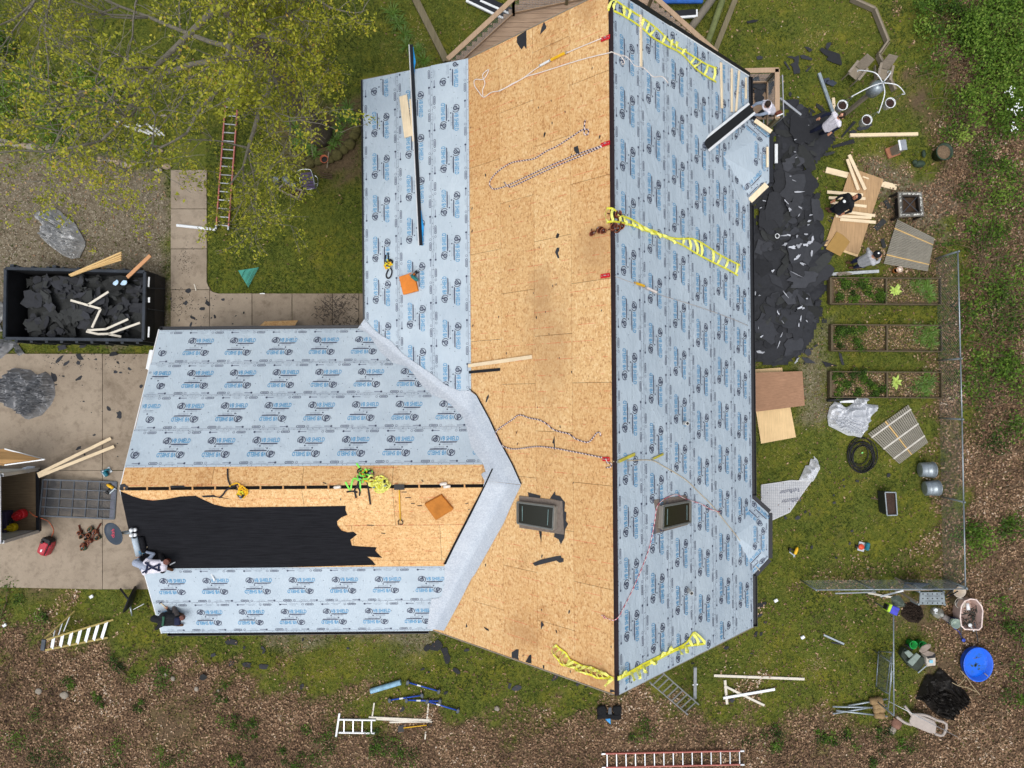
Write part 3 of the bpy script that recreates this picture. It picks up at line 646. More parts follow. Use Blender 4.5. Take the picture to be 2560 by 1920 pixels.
rboard('pine_stick', (1, 1, 1845, 1502), (2, 1, 182, 1425), 30, .038, PINE, 'long pine stick lying level on the bare sheathing', 'lumber')
rboard('flashing_strip', (1, 1, 1845, 1558), (1, 1, 2115, 1533), 24, .012, BLACK, 'short black metal strip just below the level pine stick', 'metal strip')
# on the first bay
bayn = Vector((0, 0, 1))
for (a, b, w_, lab) in (((2, 0, 2098, 1040), (3, 0, 28, 1140), 34, 'pine stick on the upper slanted edge of the first bay roof'), ((2, 0, 2206, 1270), (2, 0, 2206, 1445), 18, 'short pine stick upright along the outer edge of the first bay roof'), ((2, 0, 2200, 1596), (2, 1, 2055, 76), 50, 'pine board on the lower slanted edge of the first bay roof')):
    A, B = GQ(*a, 2.72), GQ(*b, 2.72); MB().bar(A, B, w_/3.456*.012, .04).solo('pine_stick', PINEY, lab, 'lumber')
# --- long black flashing with blue protective film
fa, fb = RQ(1, 0, 1360, 640, 0), RQ(1, 1, 1432, 462, 0); n0 = rn(fb); d0 = (fa-fb).normalized(); fa = fb+d0*((fa-fb).length*1.37)
n0 = rn(RQ(1, 1, 1400, 200)); sd0 = d0.cross(n0).normalized()
fl = thing('long_flashing', 'long black metal flashing with white edge and blue film, sticking past the roof edge', 'flashing', fb)
tp = fb+d0*(fb-GQ(1, 0, 1345, 455, 2.9)).length
MB().bar(fb+n0*.04, tp+n0*.04, .10, .02, n0).build('black_face', BLACK, fl)
sgn = 1 if sd0.x < 0 else -1
MB().bar(fb+n0*.052+sd0*sgn*.062, tp+n0*.052+sd0*sgn*.062, .018, .05, n0).build('white_edge', WHITEP, fl)
BLUEF = mat('blue_film', (26, 140, 206), .3, 0, .2, 8, .2, .5)
L_ = (tp-fb).length
for t0, t1 in ((.005, .17), (.85, .985)):
    m = MB(); k = 10
    for i in range(k+1):
        t = t0+(t1-t0)*i/k; wv = .05*math.sin(math.pi*i/k)+.012*pnoise(Vector((i*.7, t0, 0))); c = fb+d0*(L_*t)-sd0*sgn*.05+n0*.045
        m.v += [tuple(c), tuple(c-sd0*sgn*(.012+wv)+n0*(.01+.02*math.sin(i)))]
        if i: b = 2*i; m.f.append((b-2, b-1, b+1, b)); m.m.append(0)
    m.build('blue_film', BLUEF, fl)
# --- drip metal held by the worker at the first bay
A, B = GQ(2, 0, 2072, 935, 3.03), RQ(2, 0, 1668, 1263, .05); A = B+(A-B).normalized()*(A-B).length
hm = thing('drip_metal', 'black drip metal strip with white edges held at the first bay', 'flashing', B); nn = Vector((.25, 0, 1)).normalized()
MB().bar(A, B, .26, .012, nn).build('black_face', BLACK, hm)
dd = (A-B).normalized(); sv = dd.cross(nn).normalized()
for s_ in (-1, 1): MB().bar(A+sv*s_*.16, B+sv*s_*.16, .07, .02, nn).build('white_edge', WHITEP, hm)
# --- ropes
def braid(name, tubes, label, matl, r=.014, dark=None):
    root = thing(name, label, 'rope', tubes[0][0])
    for P in tubes:
        P = smooth(P, 4); m = MB(); m.tube(P, r, 5); o = m.build('rope_length', matl, root, smooth=True)
    return root
def m_braid(name, a, b, sc_):
    t = NT(name); x = t.n('ShaderNodeTexWave'); x.bands_direction = 'DIAGONAL'; x.inputs['Scale'].default_value = sc_; x.inputs['Distortion'].default_value = 1.5; t.l(t.pos, x.inputs['Vector'])
    return t.done(t.ramp(x.outputs['Fac'], [(.35, srgb(*a)), (.55, srgb(*b))]), .85)
BRAID = m_braid('navy_braid', (52, 46, 74), (216, 200, 196), 5); RBRAID = m_braid('red_braid', (190, 96, 108), (220, 196, 196), 5); TAN = mat('tan_rope', (186, 172, 146), .85, 0, .12, 20)
braid('white_rope', [rpath([(2, 0, 780, 335), (2, 0, 480, 460), (2, 0, 240, 580), (2, 0, 100, 680), (2, 0, 0, 730), (1, 0, 2120, 785), (1, 0, 2040, 800), (1, 0, 1975, 842), (1, 0, 1935, 800), (1, 0, 1895, 740), (1, 0, 1900, 690), (1, 0, 1975, 685), (1, 0, 2018, 605), (1, 0, 1965, 650), (1, 0, 1985, 720), (1, 0, 1965, 780), (1, 0, 1968, 830)]),
    rpath([(1, 0, 2100, 790), (2, 0, 0, 738), (2, 0, 130, 665), (2, 0, 250, 630), (2, 0, 600, 520), (2, 0, 838, 462), (2, 0, 858, 455), (2, 0, 930, 480), (2, 0, 990, 500), (2, 0, 1050, 570), (2, 0, 1130, 590), (2, 0, 1210, 665), (2, 0, 1290, 665), (2, 0, 1340, 720)]), rpath([(2, 0, 870, 465), (2, 0, 930, 490), (2, 0, 962, 540), (2, 0, 945, 560), (2, 0, 935, 530)])], 'white rope running over the ridge from the topmost red anchor', ROPEW, .014)
braid('braided_rope', [rpath([(2, 0, 640, 1040), (2, 0, 632, 1110), (2, 0, 665, 1125), (2, 0, 660, 1165), (2, 0, 630, 1160), (2, 0, 625, 1120), (2, 0, 520, 1185), (2, 0, 400, 1262), (2, 0, 300, 1310), (2, 0, 200, 1372), (2, 0, 100, 1390), (2, 0, 0, 1410), (1, 0, 2110, 1472), (1, 0, 2040, 1545), (1, 0, 2025, 1600), (1, 0, 2060, 1635), (1, 0, 2120, 1625), (2, 0, 0, 1590), (2, 0, 300, 1450), (2, 0, 560, 1340), (2, 0, 780, 1262)]), rpath([(1, 0, 2150, 1575), (1, 0, 2190, 1615), (2, 0, 40, 1600), (2, 0, 330, 1462), (2, 0, 600, 1350), (2, 0, 785, 1268)])], 'navy and white braided rope doubled back to the second red anchor', BRAID, .017)
braid('braided_rope', [rpath([(1, 2, 2075, 430), (1, 2, 2090, 400), (1, 2, 2150, 355), (2, 2, 0, 315), (2, 2, 70, 268), (2, 2, 160, 295), (2, 2, 240, 310), (2, 2, 300, 340), (2, 2, 360, 390), (2, 2, 420, 412), (2, 2, 500, 432), (2, 2, 560, 475), (2, 2, 650, 503), (2, 2, 690, 485), (2, 2, 740, 422), (2, 2, 770, 425), (2, 2, 768, 450)]), rpath([(1, 2, 2075, 430), (1, 2, 2100, 480), (1, 2, 2140, 535), (1, 2, 2205, 558), (2, 2, 60, 560), (2, 2, 220, 540), (2, 2, 360, 552), (2, 2, 500, 578), (2, 2, 640, 605), (2, 2, 785, 635)]), rpath([(2, 2, 820, 640), (2, 2, 830, 680), (2, 2, 862, 685), (2, 2, 860, 715), (2, 2, 820, 722)])], 'navy and white braided rope wandering below the lowest red anchor to the valley', BRAID, .017)
braid('red_rope', [rpath([(2, 3, 780, 335), (2, 3, 815, 345), (2, 3, 800, 355), (2, 3, 830, 360), (2, 3, 880, 378), (2, 3, 905, 352), (2, 3, 960, 250), (2, 3, 1020, 130), (2, 3, 1078, 0), (2, 2, 1110, 1580), (2, 2, 1160, 1450), (2, 2, 1195, 1310), (2, 2, 1220, 1170), (2, 2, 1238, 1060), (2, 2, 1290, 1000), (2, 2, 1360, 965), (2, 2, 1415, 955), (2, 2, 1470, 985), (2, 2, 1530, 1005), (2, 2, 1620, 1035), (2, 2, 1700, 1080), (2, 2, 1785, 1105)], .05)], 'red and white rope curving from the ridge around the right hand skylight', RBRAID, .011)
braid('tan_rope', [rpath([(2, 2, 880, 668), (2, 2, 1000, 662), (2, 2, 1190, 658), (2, 2, 1300, 710), (2, 2, 1430, 785), (2, 2, 1520, 850), (2, 2, 1620, 950), (2, 2, 1730, 1060), (2, 2, 1850, 1210), (2, 2, 1960, 1350)])+[GQ(2, 2, 2050, 1490, 2.72), GQ(2, 2, 2140, 1615, 2.66)]], 'tan lifeline rope from the lowest anchor across to the second bay', TAN, .013)
braid('grey_lifeline', [rpath([(2, 1, 880, 730), (2, 1, 1050, 795), (2, 1, 1240, 880), (2, 1, 1500, 960), (2, 1, 1700, 1025), (2, 1, 1900, 1100), (2, 1, 2030, 1155)])], 'thin grey lifeline from the flat red anchor down to the right eave', mat('grey_rope', (176, 170, 166), .8, 0, .1, 20), .009)
# --- red ridge anchors
def anchor(a, b, label):
    A, B = RQ(*a), RQ(*b); n = rn((A+B)/2); A += n*.03; B += n*.03; root = thing('roof_anchor', label, 'anchor', A, 'red ridge anchors')
    MB().bar(A, B, .1, .012, n).build('plate', REDM, root); d = (B-A).normalized(); c = A+(B-A)*.55+n*.03
    ring = [c+(d*math.cos(t)+n*math.sin(t))*.035 for t in [i*math.pi/5 for i in range(11)]]
    m = MB(); m.tube(ring, .008, 5, cap=False); m.build('d_ring', ALU, root, smooth=True)
    for k in (.15, .85): MB().lathe(A+(B-A)*k+n*.006, [(.014, 0), (.012, .01)], 6, n).build('bolt', ALU, root)
anchor((2, 0, 775, 348), (2, 0, 852, 318), 'topmost red steel anchor at the ridge, holding the white rope')
anchor((2, 0, 775, 1258), (2, 0, 852, 1232), 'second red steel anchor at the ridge, holding the doubled braided rope')
anchor((2, 1, 773, 730), (2, 1, 852, 718), 'flat red anchor lying over the ridge above the grey lifeline')
anchor((2, 2, 788, 648), (2, 2, 850, 648), 'lowest red anchor at the ridge, tangled with braided rope')
# --- shock absorbers and grabs on the lines
def grab(a, b, col_, label, w_=.05):
    A, B = RQ(*a), RQ(*b); n = rn((A+B)/2); A += n*.05; B += n*.05; root = thing('shock_absorber', label, 'fall gear', A); m = MB()
    P = [A+(B-A)*t for t in (0, .1, .5, .9, 1)]; m.ribbon(P, w_, n, .03); m.build('pouch', col_, root)
    for e in (A, B):
        rg = [e+(Vector((1, 0, 0))*math.cos(t)+Vector((0, 1, 0))*math.sin(t))*.03 for t in [i*math.pi/4 for i in range(9)]]; mm = MB(); mm.tube(rg, .009, 5, cap=False); mm.build('snap_hook', GALV, root, smooth=True)
grab((2, 0, 345, 525), (2, 0, 478, 458), YTOOL, 'yellow shock absorber on the white rope near the top of the ridge', .06)
grab((2, 0, 255, 572), (2, 0, 345, 525), WHITEP, 'white label sleeve next to the yellow absorber on the white rope', .05)
grab((2, 1, 1045, 785), (2, 1, 1130, 815), YTOOL, 'yellow shock absorber on the grey lifeline', .05)
grab((2, 1, 1140, 825), (2, 1, 1235, 868), ROPEW, 'pale sleeve with orange end on the grey lifeline', .045)
grab((2, 2, 900, 672), (2, 2, 1045, 605), mat('olive_web', (182, 172, 70), .8), 'olive yellow absorber pouch on the tan rope by the ridge', .07)
grab((2, 2, 1195, 650), (2, 2, 1290, 605), mat('olive_web', (182, 172, 70), .8), 'small olive strap with black clip on the tan rope', .05)
# --- yellow webbing ladders
def webbing(label, A, B, rungs=None, seed=0, w_=.05, step=.33):
    A = smooth(rpath(A, .04), 3); B = smooth(rpath(B, .04), 3); root = thing('webbing_ladder', label, 'webbing', A[0], 'yellow webbing ladders')
    for P in (A, B): m = MB(); m.ribbon(P, w_, [rn(p) for p in P], .004); m.build('side_strap', YEL, root)
    rr = random.Random(seed); n = rungs; k = len(A)
    for i in range(n):
        t = (i+.5)/n; a = A[min(k-1, int(t*k))]; b = B[min(len(B)-1, int((t+rr.uniform(-.02, .02))*len(B)))]
        d = b-a; nrm = rn(a); side = d.cross(nrm); side = side.normalized() if side.length > 1e-4 else Vector((0, 1, 0)); hgt = .05+max(0, .30-d.length)*.35; P = []; N = []
        for j in range(8):
            f = j/7; P.append(a+d*f+nrm*(math.sin(math.pi*f)*hgt)+side*(math.sin(math.pi*f)*max(0, .42-d.length)*rr.choice([.5, .7])*(1 if i % 2 else .8))); tw = math.sin(math.pi*f)*1.25
            N.append(nrm*math.cos(tw)+(d.normalized() if d.length > 1e-4 else side)*math.sin(tw)*.2+side*math.sin(tw))
        m = MB(); m.ribbon(P, w_*1.35, N, .003); m.build('rung_strap', YELP, root)
webbing('yellow webbing ladder near the top of the ridge, hanging down the right slope', [(2, 0, 868, 0), (2, 0, 900, 20), (2, 0, 980, 75), (2, 0, 1100, 150), (2, 0, 1180, 205), (2, 0, 1260, 270), (2, 0, 1350, 360), (2, 0, 1420, 410), (2, 0, 1530, 475), (2, 0, 1600, 520), (2, 0, 1680, 565), (2, 0, 1758, 592)], [(2, 0, 838, 88), (2, 0, 880, 105), (2, 0, 960, 145), (2, 0, 1080, 222), (2, 0, 1150, 280), (2, 0, 1200, 325), (2, 0, 1330, 402), (2, 0, 1410, 440), (2, 0, 1480, 490), (2, 0, 1560, 580), (2, 0, 1650, 650), (2, 0, 1755, 712)], 15, 1)
webbing('yellow webbing ladder hung from the ridge beside the brown tool belt', [(2, 1, 825, 145), (2, 1, 870, 150), (2, 1, 930, 205), (2, 1, 1000, 230), (2, 1, 1080, 275), (2, 1, 1150, 320), (2, 1, 1220, 340), (2, 1, 1290, 375), (2, 1, 1400, 405), (2, 1, 1500, 405), (2, 1, 1560, 410), (2, 1, 1650, 455), (2, 1, 1760, 530), (2, 1, 1860, 585), (2, 1, 1960, 635)], [(2, 1, 825, 265), (2, 1, 870, 258), (2, 1, 960, 272), (2, 1, 1050, 298), (2, 1, 1130, 330), (2, 1, 1200, 352), (2, 1, 1280, 380), (2, 1, 1340, 405), (2, 1, 1420, 440), (2, 1, 1490, 475), (2, 1, 1560, 520), (2, 1, 1660, 575), (2, 1, 1760, 625), (2, 1, 1860, 675), (2, 1, 1942, 722)], 19, 2)
webbing('bunched yellow webbing ladder running up the right slope near the bottom gable', [(2, 3, 905, 870), (2, 3, 960, 850), (2, 3, 1040, 808), (2, 3, 1120, 760), (2, 3, 1220, 712), (2, 3, 1330, 660), (2, 3, 1430, 615), (2, 3, 1500, 570), (2, 3, 1550, 495), (2, 3, 1570, 490)], [(2, 3, 910, 888), (2, 3, 970, 858), (2, 3, 1060, 812), (2, 3, 1140, 775), (2, 3, 1240, 722), (2, 3, 1340, 668), (2, 3, 1440, 625), (2, 3, 1530, 595), (2, 3, 1600, 590), (2, 3, 1660, 580)], 13, 3, .06)
webbing('crumpled yellow webbing ladder on the bare sheathing near the bottom gable', [(2, 3, 385, 590), (2, 3, 420, 625), (2, 3, 475, 665), (2, 3, 510, 720), (2, 3, 560, 745), (2, 3, 620, 775), (2, 3, 700, 790), (2, 3, 780, 830), (2, 3, 840, 860), (2, 3, 885, 880)], [(2, 3, 370, 680), (2, 3, 410, 720), (2, 3, 440, 765), (2, 3, 520, 770), (2, 3, 570, 800), (2, 3, 630, 835), (2, 3, 690, 850), (2, 3, 740, 875), (2, 3, 800, 878), (2, 3, 880, 882)], 13, 4)
# --- black felt scraps left on the sheathing
def ragged(P, n=3, amp=.2, seed=0):
    rr = random.Random(seed); out = []
    for i in range(len(P)):
        a, b = P[i], P[(i+1) % len(P)]; out.append(a)
        for k in range(1, n): f = k/n; d = b-a; out.append(a+d*f+Vector((-d.y, d.x, 0))*rr.uniform(-amp, amp)*.5)
    return out
def rscrap(c, r, pts, label, group=None, k=0, off=.012):
    P = [RQ(c, r, x, y) for x, y in pts]; n = rn(sum(P, Vector())/len(P)); P = [p+n*off for p in P]
    m = MB(); m.plate(P, .006); return m.solo('felt_scrap', SCRAP, label, 'felt scrap', group)
rscrap(2, 0, [(45, 320), (70, 300), (125, 266), (127, 425), (105, 395), (85, 428), (70, 410), (45, 370)], 'large torn black felt scrap near the top left edge of the sheathing')
rscrap(2, 0, [(278, 190), (298, 228), (297, 245), (245, 298), (258, 240)], 'pointed black felt scrap beside the pale sheathing patch')
rscrap(2, 0, [(536, 1275), (570, 1258), (582, 1310), (590, 1340), (560, 1330), (540, 1305)], 'black felt scrap just above the doubled braided rope')
rscrap(2, 1, [(395, 355), (412, 365), (402, 395), (383, 400), (383, 378)], 'small oval felt scrap left of the brown tool belt')
rscrap(2, 1, [(390, 482), (411, 482), (408, 510), (398, 525), (411, 570), (398, 573), (374, 520)], 'hook shaped felt scrap left of the ridge')
rscrap(2, 2, [(180, 1548), (255, 1515), (385, 1487), (425, 1483), (428, 1500), (447, 1508), (447, 1535), (415, 1545), (385, 1525), (200, 1572)], 'long dark felt strip below the left hand skylight')
rscrap(2, 2, [(368, 450), (374, 575), (366, 560), (362, 515), (350, 510)], 'thin black felt spike crossing the braided rope')
rscrap(2, 3, [(262, 390), (278, 425), (262, 440), (252, 465), (252, 400)], 'triangular felt scrap near the bottom of the sheathing')
rscrap(1, 2, [(2010, 88), (2014, 110), (1995, 155), (1985, 158), (1995, 115)], 'slim felt scrap beside the valley bend')
rscrap(1, 3, [(1820, 408), (1828, 440), (1812, 445)], 'tiny felt scrap by the lower valley'); rscrap(1, 3, [(1970, 438), (2010, 460), (2015, 475), (1985, 462)], 'small felt sliver right of the lower valley')
for i, (c, r, x, y, s) in enumerate([(2, 0, 340, 872, 9), (2, 0, 230, 930, 9), (2, 0, 460, 967, 10), (2, 0, 348, 1064, 12), (2, 0, 282, 1165, 22), (2, 0, 758, 1185, 16), (2, 0, 695, 590, 8), (2, 0, 515, 1338, 9), (1, 0, 1858, 1103, 9), (1, 0, 1985, 1515, 16), (2, 1, 236, 480, 9), (2, 1, 352, 812, 9), (2, 1, 382, 800, 9), (2, 1, 188, 874, 8), (2, 1, 212, 1085, 13), (2, 1, 292, 1037, 8), (2, 1, 775, 1025, 9), (2, 1, 322, 1228, 8), (2, 1, 410, 1435, 8), (2, 1, 517, 1557, 11), (2, 2, 222, 202, 7), (2, 2, 40, 420, 10), (2, 2, 48, 518, 10), (2, 2, 418, 370, 12), (2, 2, 530, 855, 8), (2, 2, 260, 1488, 15), (2, 3, 495, 310, 17), (2, 3, 258, 293, 9), (2, 3, 385, 480, 14), (2, 3, 505, 825, 12), (2, 3, 858, 612, 10), (2, 3, 97, 688, 10), (1, 1, 1868, 145, 14), (1, 1, 1868, 340, 15), (1, 1, 2192, 125, 10), (1, 1, 1875, 1155, 13), (1, 1, 2165, 1395, 11), (1, 1, 1858, 1352, 9), (1, 1, 2098, 1080, 10), (1, 2, 1985, 1565, 14)]):
    v = RQ(c, r, x, y); n = rn(v); a = rnd.uniform(-.5, .5)+math.pi/2; s *= .0034; m = MB()
    ux = Vector((math.cos(a), math.sin(a), 0)); ux = (ux-n*ux.dot(n)).normalized(); uy = n.cross(ux)
    m.plate([v+n*.012+ux*(s*p)+uy*(s*.45*o) for p, o in ((-1, -.2), (-.2, -.7), (.6, -1), (1, .1), (.3, .8), (-.5, .6))], .004)
    m.solo('felt_fleck', SCRAP, 'tiny black felt fleck left on the bare sheathing', 'felt scrap', 'felt flecks on the sheathing')
for P, lab in (([(1040, 870), (1075, 862), (1110, 890), (1105, 910), (1060, 915), (1035, 912)], 'torn felt corner at the outer end of the wing ridge'), ([(1460, 890), (1480, 880), (1590, 878), (1605, 898), (1560, 892), (1530, 895), (1490, 902)], 'flat torn felt strip along the wing ridge'), ([(1740, 965), (1850, 958), (1865, 968), (2000, 995), (1930, 985), (1850, 975), (1760, 978)], 'thin felt sliver left of the yellow harness on the wing')):
    rscrap(0, 2, P, lab)
for i, (x, y, a, l) in enumerate([(595, 858, -.5, 18), (1438, 838, -.9, 12), (1315, 980, .02, 24), (1415, 1050, .02, 20), (1280, 932, 0, 22), (1355, 1030, 0, 16), (990, 1218, -.1, 30), (1100, 1288, -.2, 18), (1822, 1030, .3, 14), (732, 995, 1.4, 10), (1840, 1082, .6, 8)]):
    v = RQ(1, 2, x, y); n = rn(v); u = Vector((math.cos(a), math.sin(a), 0)); u = (u-n*u.dot(n)).normalized()*l*.0032
    MB().bar(v-u+n*.012, v+u+n*.012, .02, .005, n).solo('felt_sliver', SCRAP, 'thin black felt sliver scattered on the wing sheathing', 'felt scrap', 'felt slivers on the wing')
rscrap(2, 3, [(0, 660), (40, 632), (60, 636), (55, 700), (60, 725), (30, 712), (0, 705)], 'ragged felt piece hanging over the bottom rake'); rscrap(2, 3, [(150, 685), (168, 678), (170, 755), (150, 752), (118, 742)], 'second ragged felt piece at the bottom rake')
rscrap(2, 3, [(268, 770), (280, 772), (280, 800), (270, 800)], 'small felt tab at the bottom rake'); rscrap(2, 3, [(848, 980), (880, 985), (888, 1000), (850, 1005)], 'felt tab at the foot of the ridge')
# --- foam pads
def pad(pts, c, r, matl, side, label, th=.09):
    P = [RQ(c, r, x, y) for x, y in pts]; n = rn(sum(P, Vector())/4); P = [p+n*(th+.02) for p in P]; cc = sum(P, Vector())/4
    P = [cc+(p-cc)*.93 for p in P]; m = MB(); m.plate(P, th); return m.solo('foam_pad', matl, label, 'foam pad', bevel=.012)
pad([(1243, 733), (1380, 688), (1418, 862), (1282, 898)], 1, 1, ORNG, None, 'orange foam roof pad with a small nail gun on its corner')
pad([(1450, 1022), (1605, 935), (1718, 1068), (1555, 1168)], 1, 2, BROWNF, None, 'brown foam roof pad lying tilted on the wing sheathing')
# --- nail guns and power tools (body, handle, magazine)
def nailgun(p, n, ang, body, label, s=1.0, dark=BLKPL):
    root = thing('nail_gun', label, 'power tool', p); x = Vector((math.cos(ang), math.sin(ang), 0)); x = (x-n*x.dot(n)).normalized(); y = n.cross(x)
    f = lambda a, b, c=0: p+x*a*s+y*b*s+n*c*s
    m = MB(); m.lathe(f(-.1, 0, .06), [(.03, 0), (.05, .02), (.055, .16), (.045, .22), (.02, .26)], 12, x); m.build('body', body, root, smooth=True)
    m = MB(); m.tube([f(0, .03, .05), f(.02, .12, .045), f(.0, .2, .05)], [.022*s, .018*s, .024*s], 8); m.build('handle', dark, root, smooth=True)
    m = MB(); m.frame(f(.0, .22, .05), x, y, n, .11*s, .08*s, .09*s); m.build('battery', dark, root, bevel=.008)
    m = MB(); m.frame(f(-.12, .09, .045), (x*.3+y).normalized(), n.cross((x*.3+y).normalized()), n, .24*s, .035*s, .05*s); m.build('magazine', GALV, root)
    m = MB(); m.tube([f(-.1, 0, .05), f(-.2, 0, .04)], .016*s, 7); m.build('nose', GALV, root)
    return root
v = RQ(1, 1, 1385, 745); nn = rn(v); nailgun(v+nn*.13, nn, -.6, mat('teal_tool', (40, 110, 110), .45), 'small teal nail gun resting on the corner of the orange pad', .8)
# --- harness heaps made of crossing straps
def harness(c, r, cx, cy, rad, cols, nst, label, seed, long_=(), span=1.0):
    rr = random.Random(seed); v = RQ(c, r, cx, cy); n = rn(v); root = thing('safety_harness', label, 'harness', v); sc0 = rad/3.456*(H-v.z)/FPX
    ux = Vector((1, 0, 0)); ux = (ux-n*ux.dot(n)).normalized(); uy = n.cross(ux)
    for i in range(nst):
        a0 = rr.uniform(0, 6.28); P = []; N = []
        c0 = (rr.uniform(-.5, .5), rr.uniform(-.5, .5)*span); R1 = rr.uniform(.25, .55); ph = rr.uniform(0, 6.28); k = 9; arc = rr.uniform(2.5, 5)
        for j in range(k):
            t = a0+arc*j/(k-1); P.append(v+(ux*(c0[0]+R1*math.cos(t))+uy*(c0[1]+R1*math.sin(t)*rr.uniform(.6, .9)*span))*sc0+n*(.03+.06*rr.random())); tw = math.sin(t+ph)*1.0
            N.append(n*math.cos(tw)+ux*math.sin(tw))
        P = smooth(P, 2); NN = [N[min(len(N)-1, i_//2)] for i_ in range(len(P))]
        m = MB(); m.ribbon(P, .045, NN, .004); m.build('strap', cols[i % len(cols)], root)
    for pts, cl in long_:
        P = smooth([RQ(c, r, x, y)+n*.04 for x, y in pts], 3); m = MB(); m.ribbon(P, .045, n, .005); m.build('strap', cl, root)
    for i in range(4):
        p = v+(ux*rr.uniform(-.6, .6)+uy*rr.uniform(-.6, .6)*span)*sc0+n*.09; m = MB(); m.frame(p, ux, uy, n, .06, .04, .02); m.build('buckle', GALV if i % 2 else BLKPL, root, bevel=.004)
    return root
BWEB = mat('black_webbing', (34, 34, 40), .8); GWEB = mat('green_webbing', (130, 230, 90), .7, 0, .12)
harness(1, 1, 1155, 625, 50, [YTOOL, YEL, BWEB], 10, 'yellow and black safety harness lying on the low left slope', 21, [([(1145, 525), (1150, 580), (1145, 620)], BWEB), ([(1128, 545), (1118, 600), (1125, 640)], BWEB), ([(1150, 640), (1180, 680), (1170, 730), (1145, 748), (1130, 720), (1150, 670)], BWEB)])
harness(0, 2, 2095, 930, 62, [YTOOL, YTOOL, YEL, BWEB], 9, 'yellow harness draped over the wing ridge with a long black strap', 22, [([(1970, 725), (1972, 800), (1985, 850), (2010, 880), (2060, 860)], BWEB), ([(2010, 880), (1960, 910), (1930, 950), (1900, 978)], BWEB), ([(1985, 880), (2040, 850), (2080, 870), (2065, 930), (2110, 980)], YTOOL)], 1.4)
harness(1, 2, 945, 790, 78, [GWEB, YTOOL, BWEB, BWEB, GWEB], 13, 'green, orange and black harness heaped on the wing ridge', 23, [([(870, 690), (905, 740), (940, 800), (920, 860)], GWEB), ([(775, 850), (815, 920), (830, 860), (850, 820), (900, 850), (900, 930)], GWEB), ([(895, 800), (880, 880), (855, 920), (868, 990)], BWEB), ([(880, 890), (900, 930), (895, 970)], BWEB), ([(785, 938), (830, 930), (880, 940)], BWEB)])
harness(1, 2, 1060, 865, 105, [YELP, YELP, YEL, YELP], 26, 'big tangle of pale yellow webbing heaped on the wing ridge', 24, [([(960, 830), (975, 930), (990, 1045)], BWEB)], .9)
# --- shingle scraper with yellow handle
v0, v1 = RQ(1, 2, 1240, 905), RQ(1, 2, 1250, 1205); nn = rn(v1); sv_ = thing('shingle_scraper', 'flat shingle scraper with yellow shaft and D grip on the wing sheathing', 'tool', v1)
MB().bar(v0+nn*.05, v0+Vector((0, .16, .0))+nn*.08, .28, .012, nn).build('blade', BLKPL, sv_)
m = MB(); m.tube([v0+nn*.06, v1+nn*.05+(v0-v1)*.12], .017, 7); m.build('shaft', YTOOL, sv_, smooth=True)
dn = (v1-v0).normalized(); sx_ = dn.cross(nn).normalized(); g0 = v1+nn*.05-dn*.18
m = MB(); m.tube([g0-dn*.03, g0, g0+dn*.07+sx_*.06, g0+dn*.17+sx_*.06, g0+dn*.17-sx_*.06, g0+dn*.07-sx_*.06, g0], .014, 6); m.build('grip', BLKPL, sv_, smooth=True)
# --- tool belts
def toolbelt(pts, label, seed, s=1.0, cols=(LEATH,)):
    root = thing('tool_belt', label, 'tool belt', pts[0]); rr = random.Random(seed)
    P = smooth([p+Vector((0, 0, .05)) for p in pts], 3); m = MB(); m.ribbon(P, .06*s, [Vector((math.sin(i), math.cos(i*.7), .6)).normalized() for i in range(len(P))], .008); m.build('belt', cols[0], root)
    for i, p in enumerate(pts[1:-1]):
        m = MB(); r_ = rr.uniform(.07, .1)*s; ax = Vector((rr.uniform(-.5, .5), rr.uniform(-.5, .5), 1)); m.lathe(p, [(r_*.75, .0), (r_, .06*s), (r_*1.05, .14*s), (r_*.9, .14*s), (r_*.82, .05*s), (.001, .04*s)], 12, ax, sx=1, sy=.7); o = m.build('pouch', cols[i % len(cols)], root, smooth=True)
        rim = MB(); axn = ax.normalized(); x_ = axn.orthogonal().normalized(); y_ = axn.cross(x_)
        rim.tube([p+axn*.14*s+(x_*math.cos(t)+y_*math.sin(t)*.7)*r_*1.02 for t in [k*math.pi/6 for k in range(13)]], .008*s, 5, cap=False); rim.build('pouch_rim', mat('tan_stitch', (150, 92, 62), .6), o, smooth=True)
        for k in range(2): tp_ = p+axn*.09*s+Vector((rr.uniform(-.04, .04), rr.uniform(-.03, .03), 0)); mm = MB(); mm.tube([tp_, tp_+Vector((rr.uniform(-.05, .05), rr.uniform(-.06, .06), .1))], .011, 6); mm.build('hand_tool', GALV if k else BLKPL, root, smooth=True)
    return root
toolbelt([RQ(2, 1, x, y, .02) for x, y in ((820, 190), (900, 215), (940, 300), (915, 335), (870, 320), (800, 340), (745, 320), (705, 355), (680, 330))], 'brown leather tool belt with pouches straddling the ridge', 5, 1.05)
# --- underlayment roll in the hands of the hooded worker, stray bits
ru = thing('underlayment_roll', 'partly used roll of grey underlayment at the wing gable edge', 'roll', RQ(0, 2, 1180, 1330)); A, B = RQ(0, 2, 1178, 1322, .1), RQ(0, 2, 1215, 1470, .1)
m = MB(); m.lathe(A, [(.085, 0), (.085, (B-A).length)], 16, (B-A)); m.build('roll', UNDER, ru, smooth=True)
m = MB(); m.lathe(A-(B-A).normalized()*.004, [(.04, 0), (.04, .003)], 10, (B-A)); m.build('core', BLKPL, ru)
C_ = RQ(0, 2, 1232, 1318, .08); D_ = RQ(0, 2, 1262, 1440, .08); m = MB(); m.lathe(C_, [(.07, 0), (.07, (D_-C_).length)], 14, (D_-C_)); m.build('loose_felt_roll', FELT, ru, smooth=True)
tx = text2d('SHIELD', .16); pm = MB(); ad = (B-A).normalized(); cdir = ad.cross(Vector((0, 0, 1))).normalized()
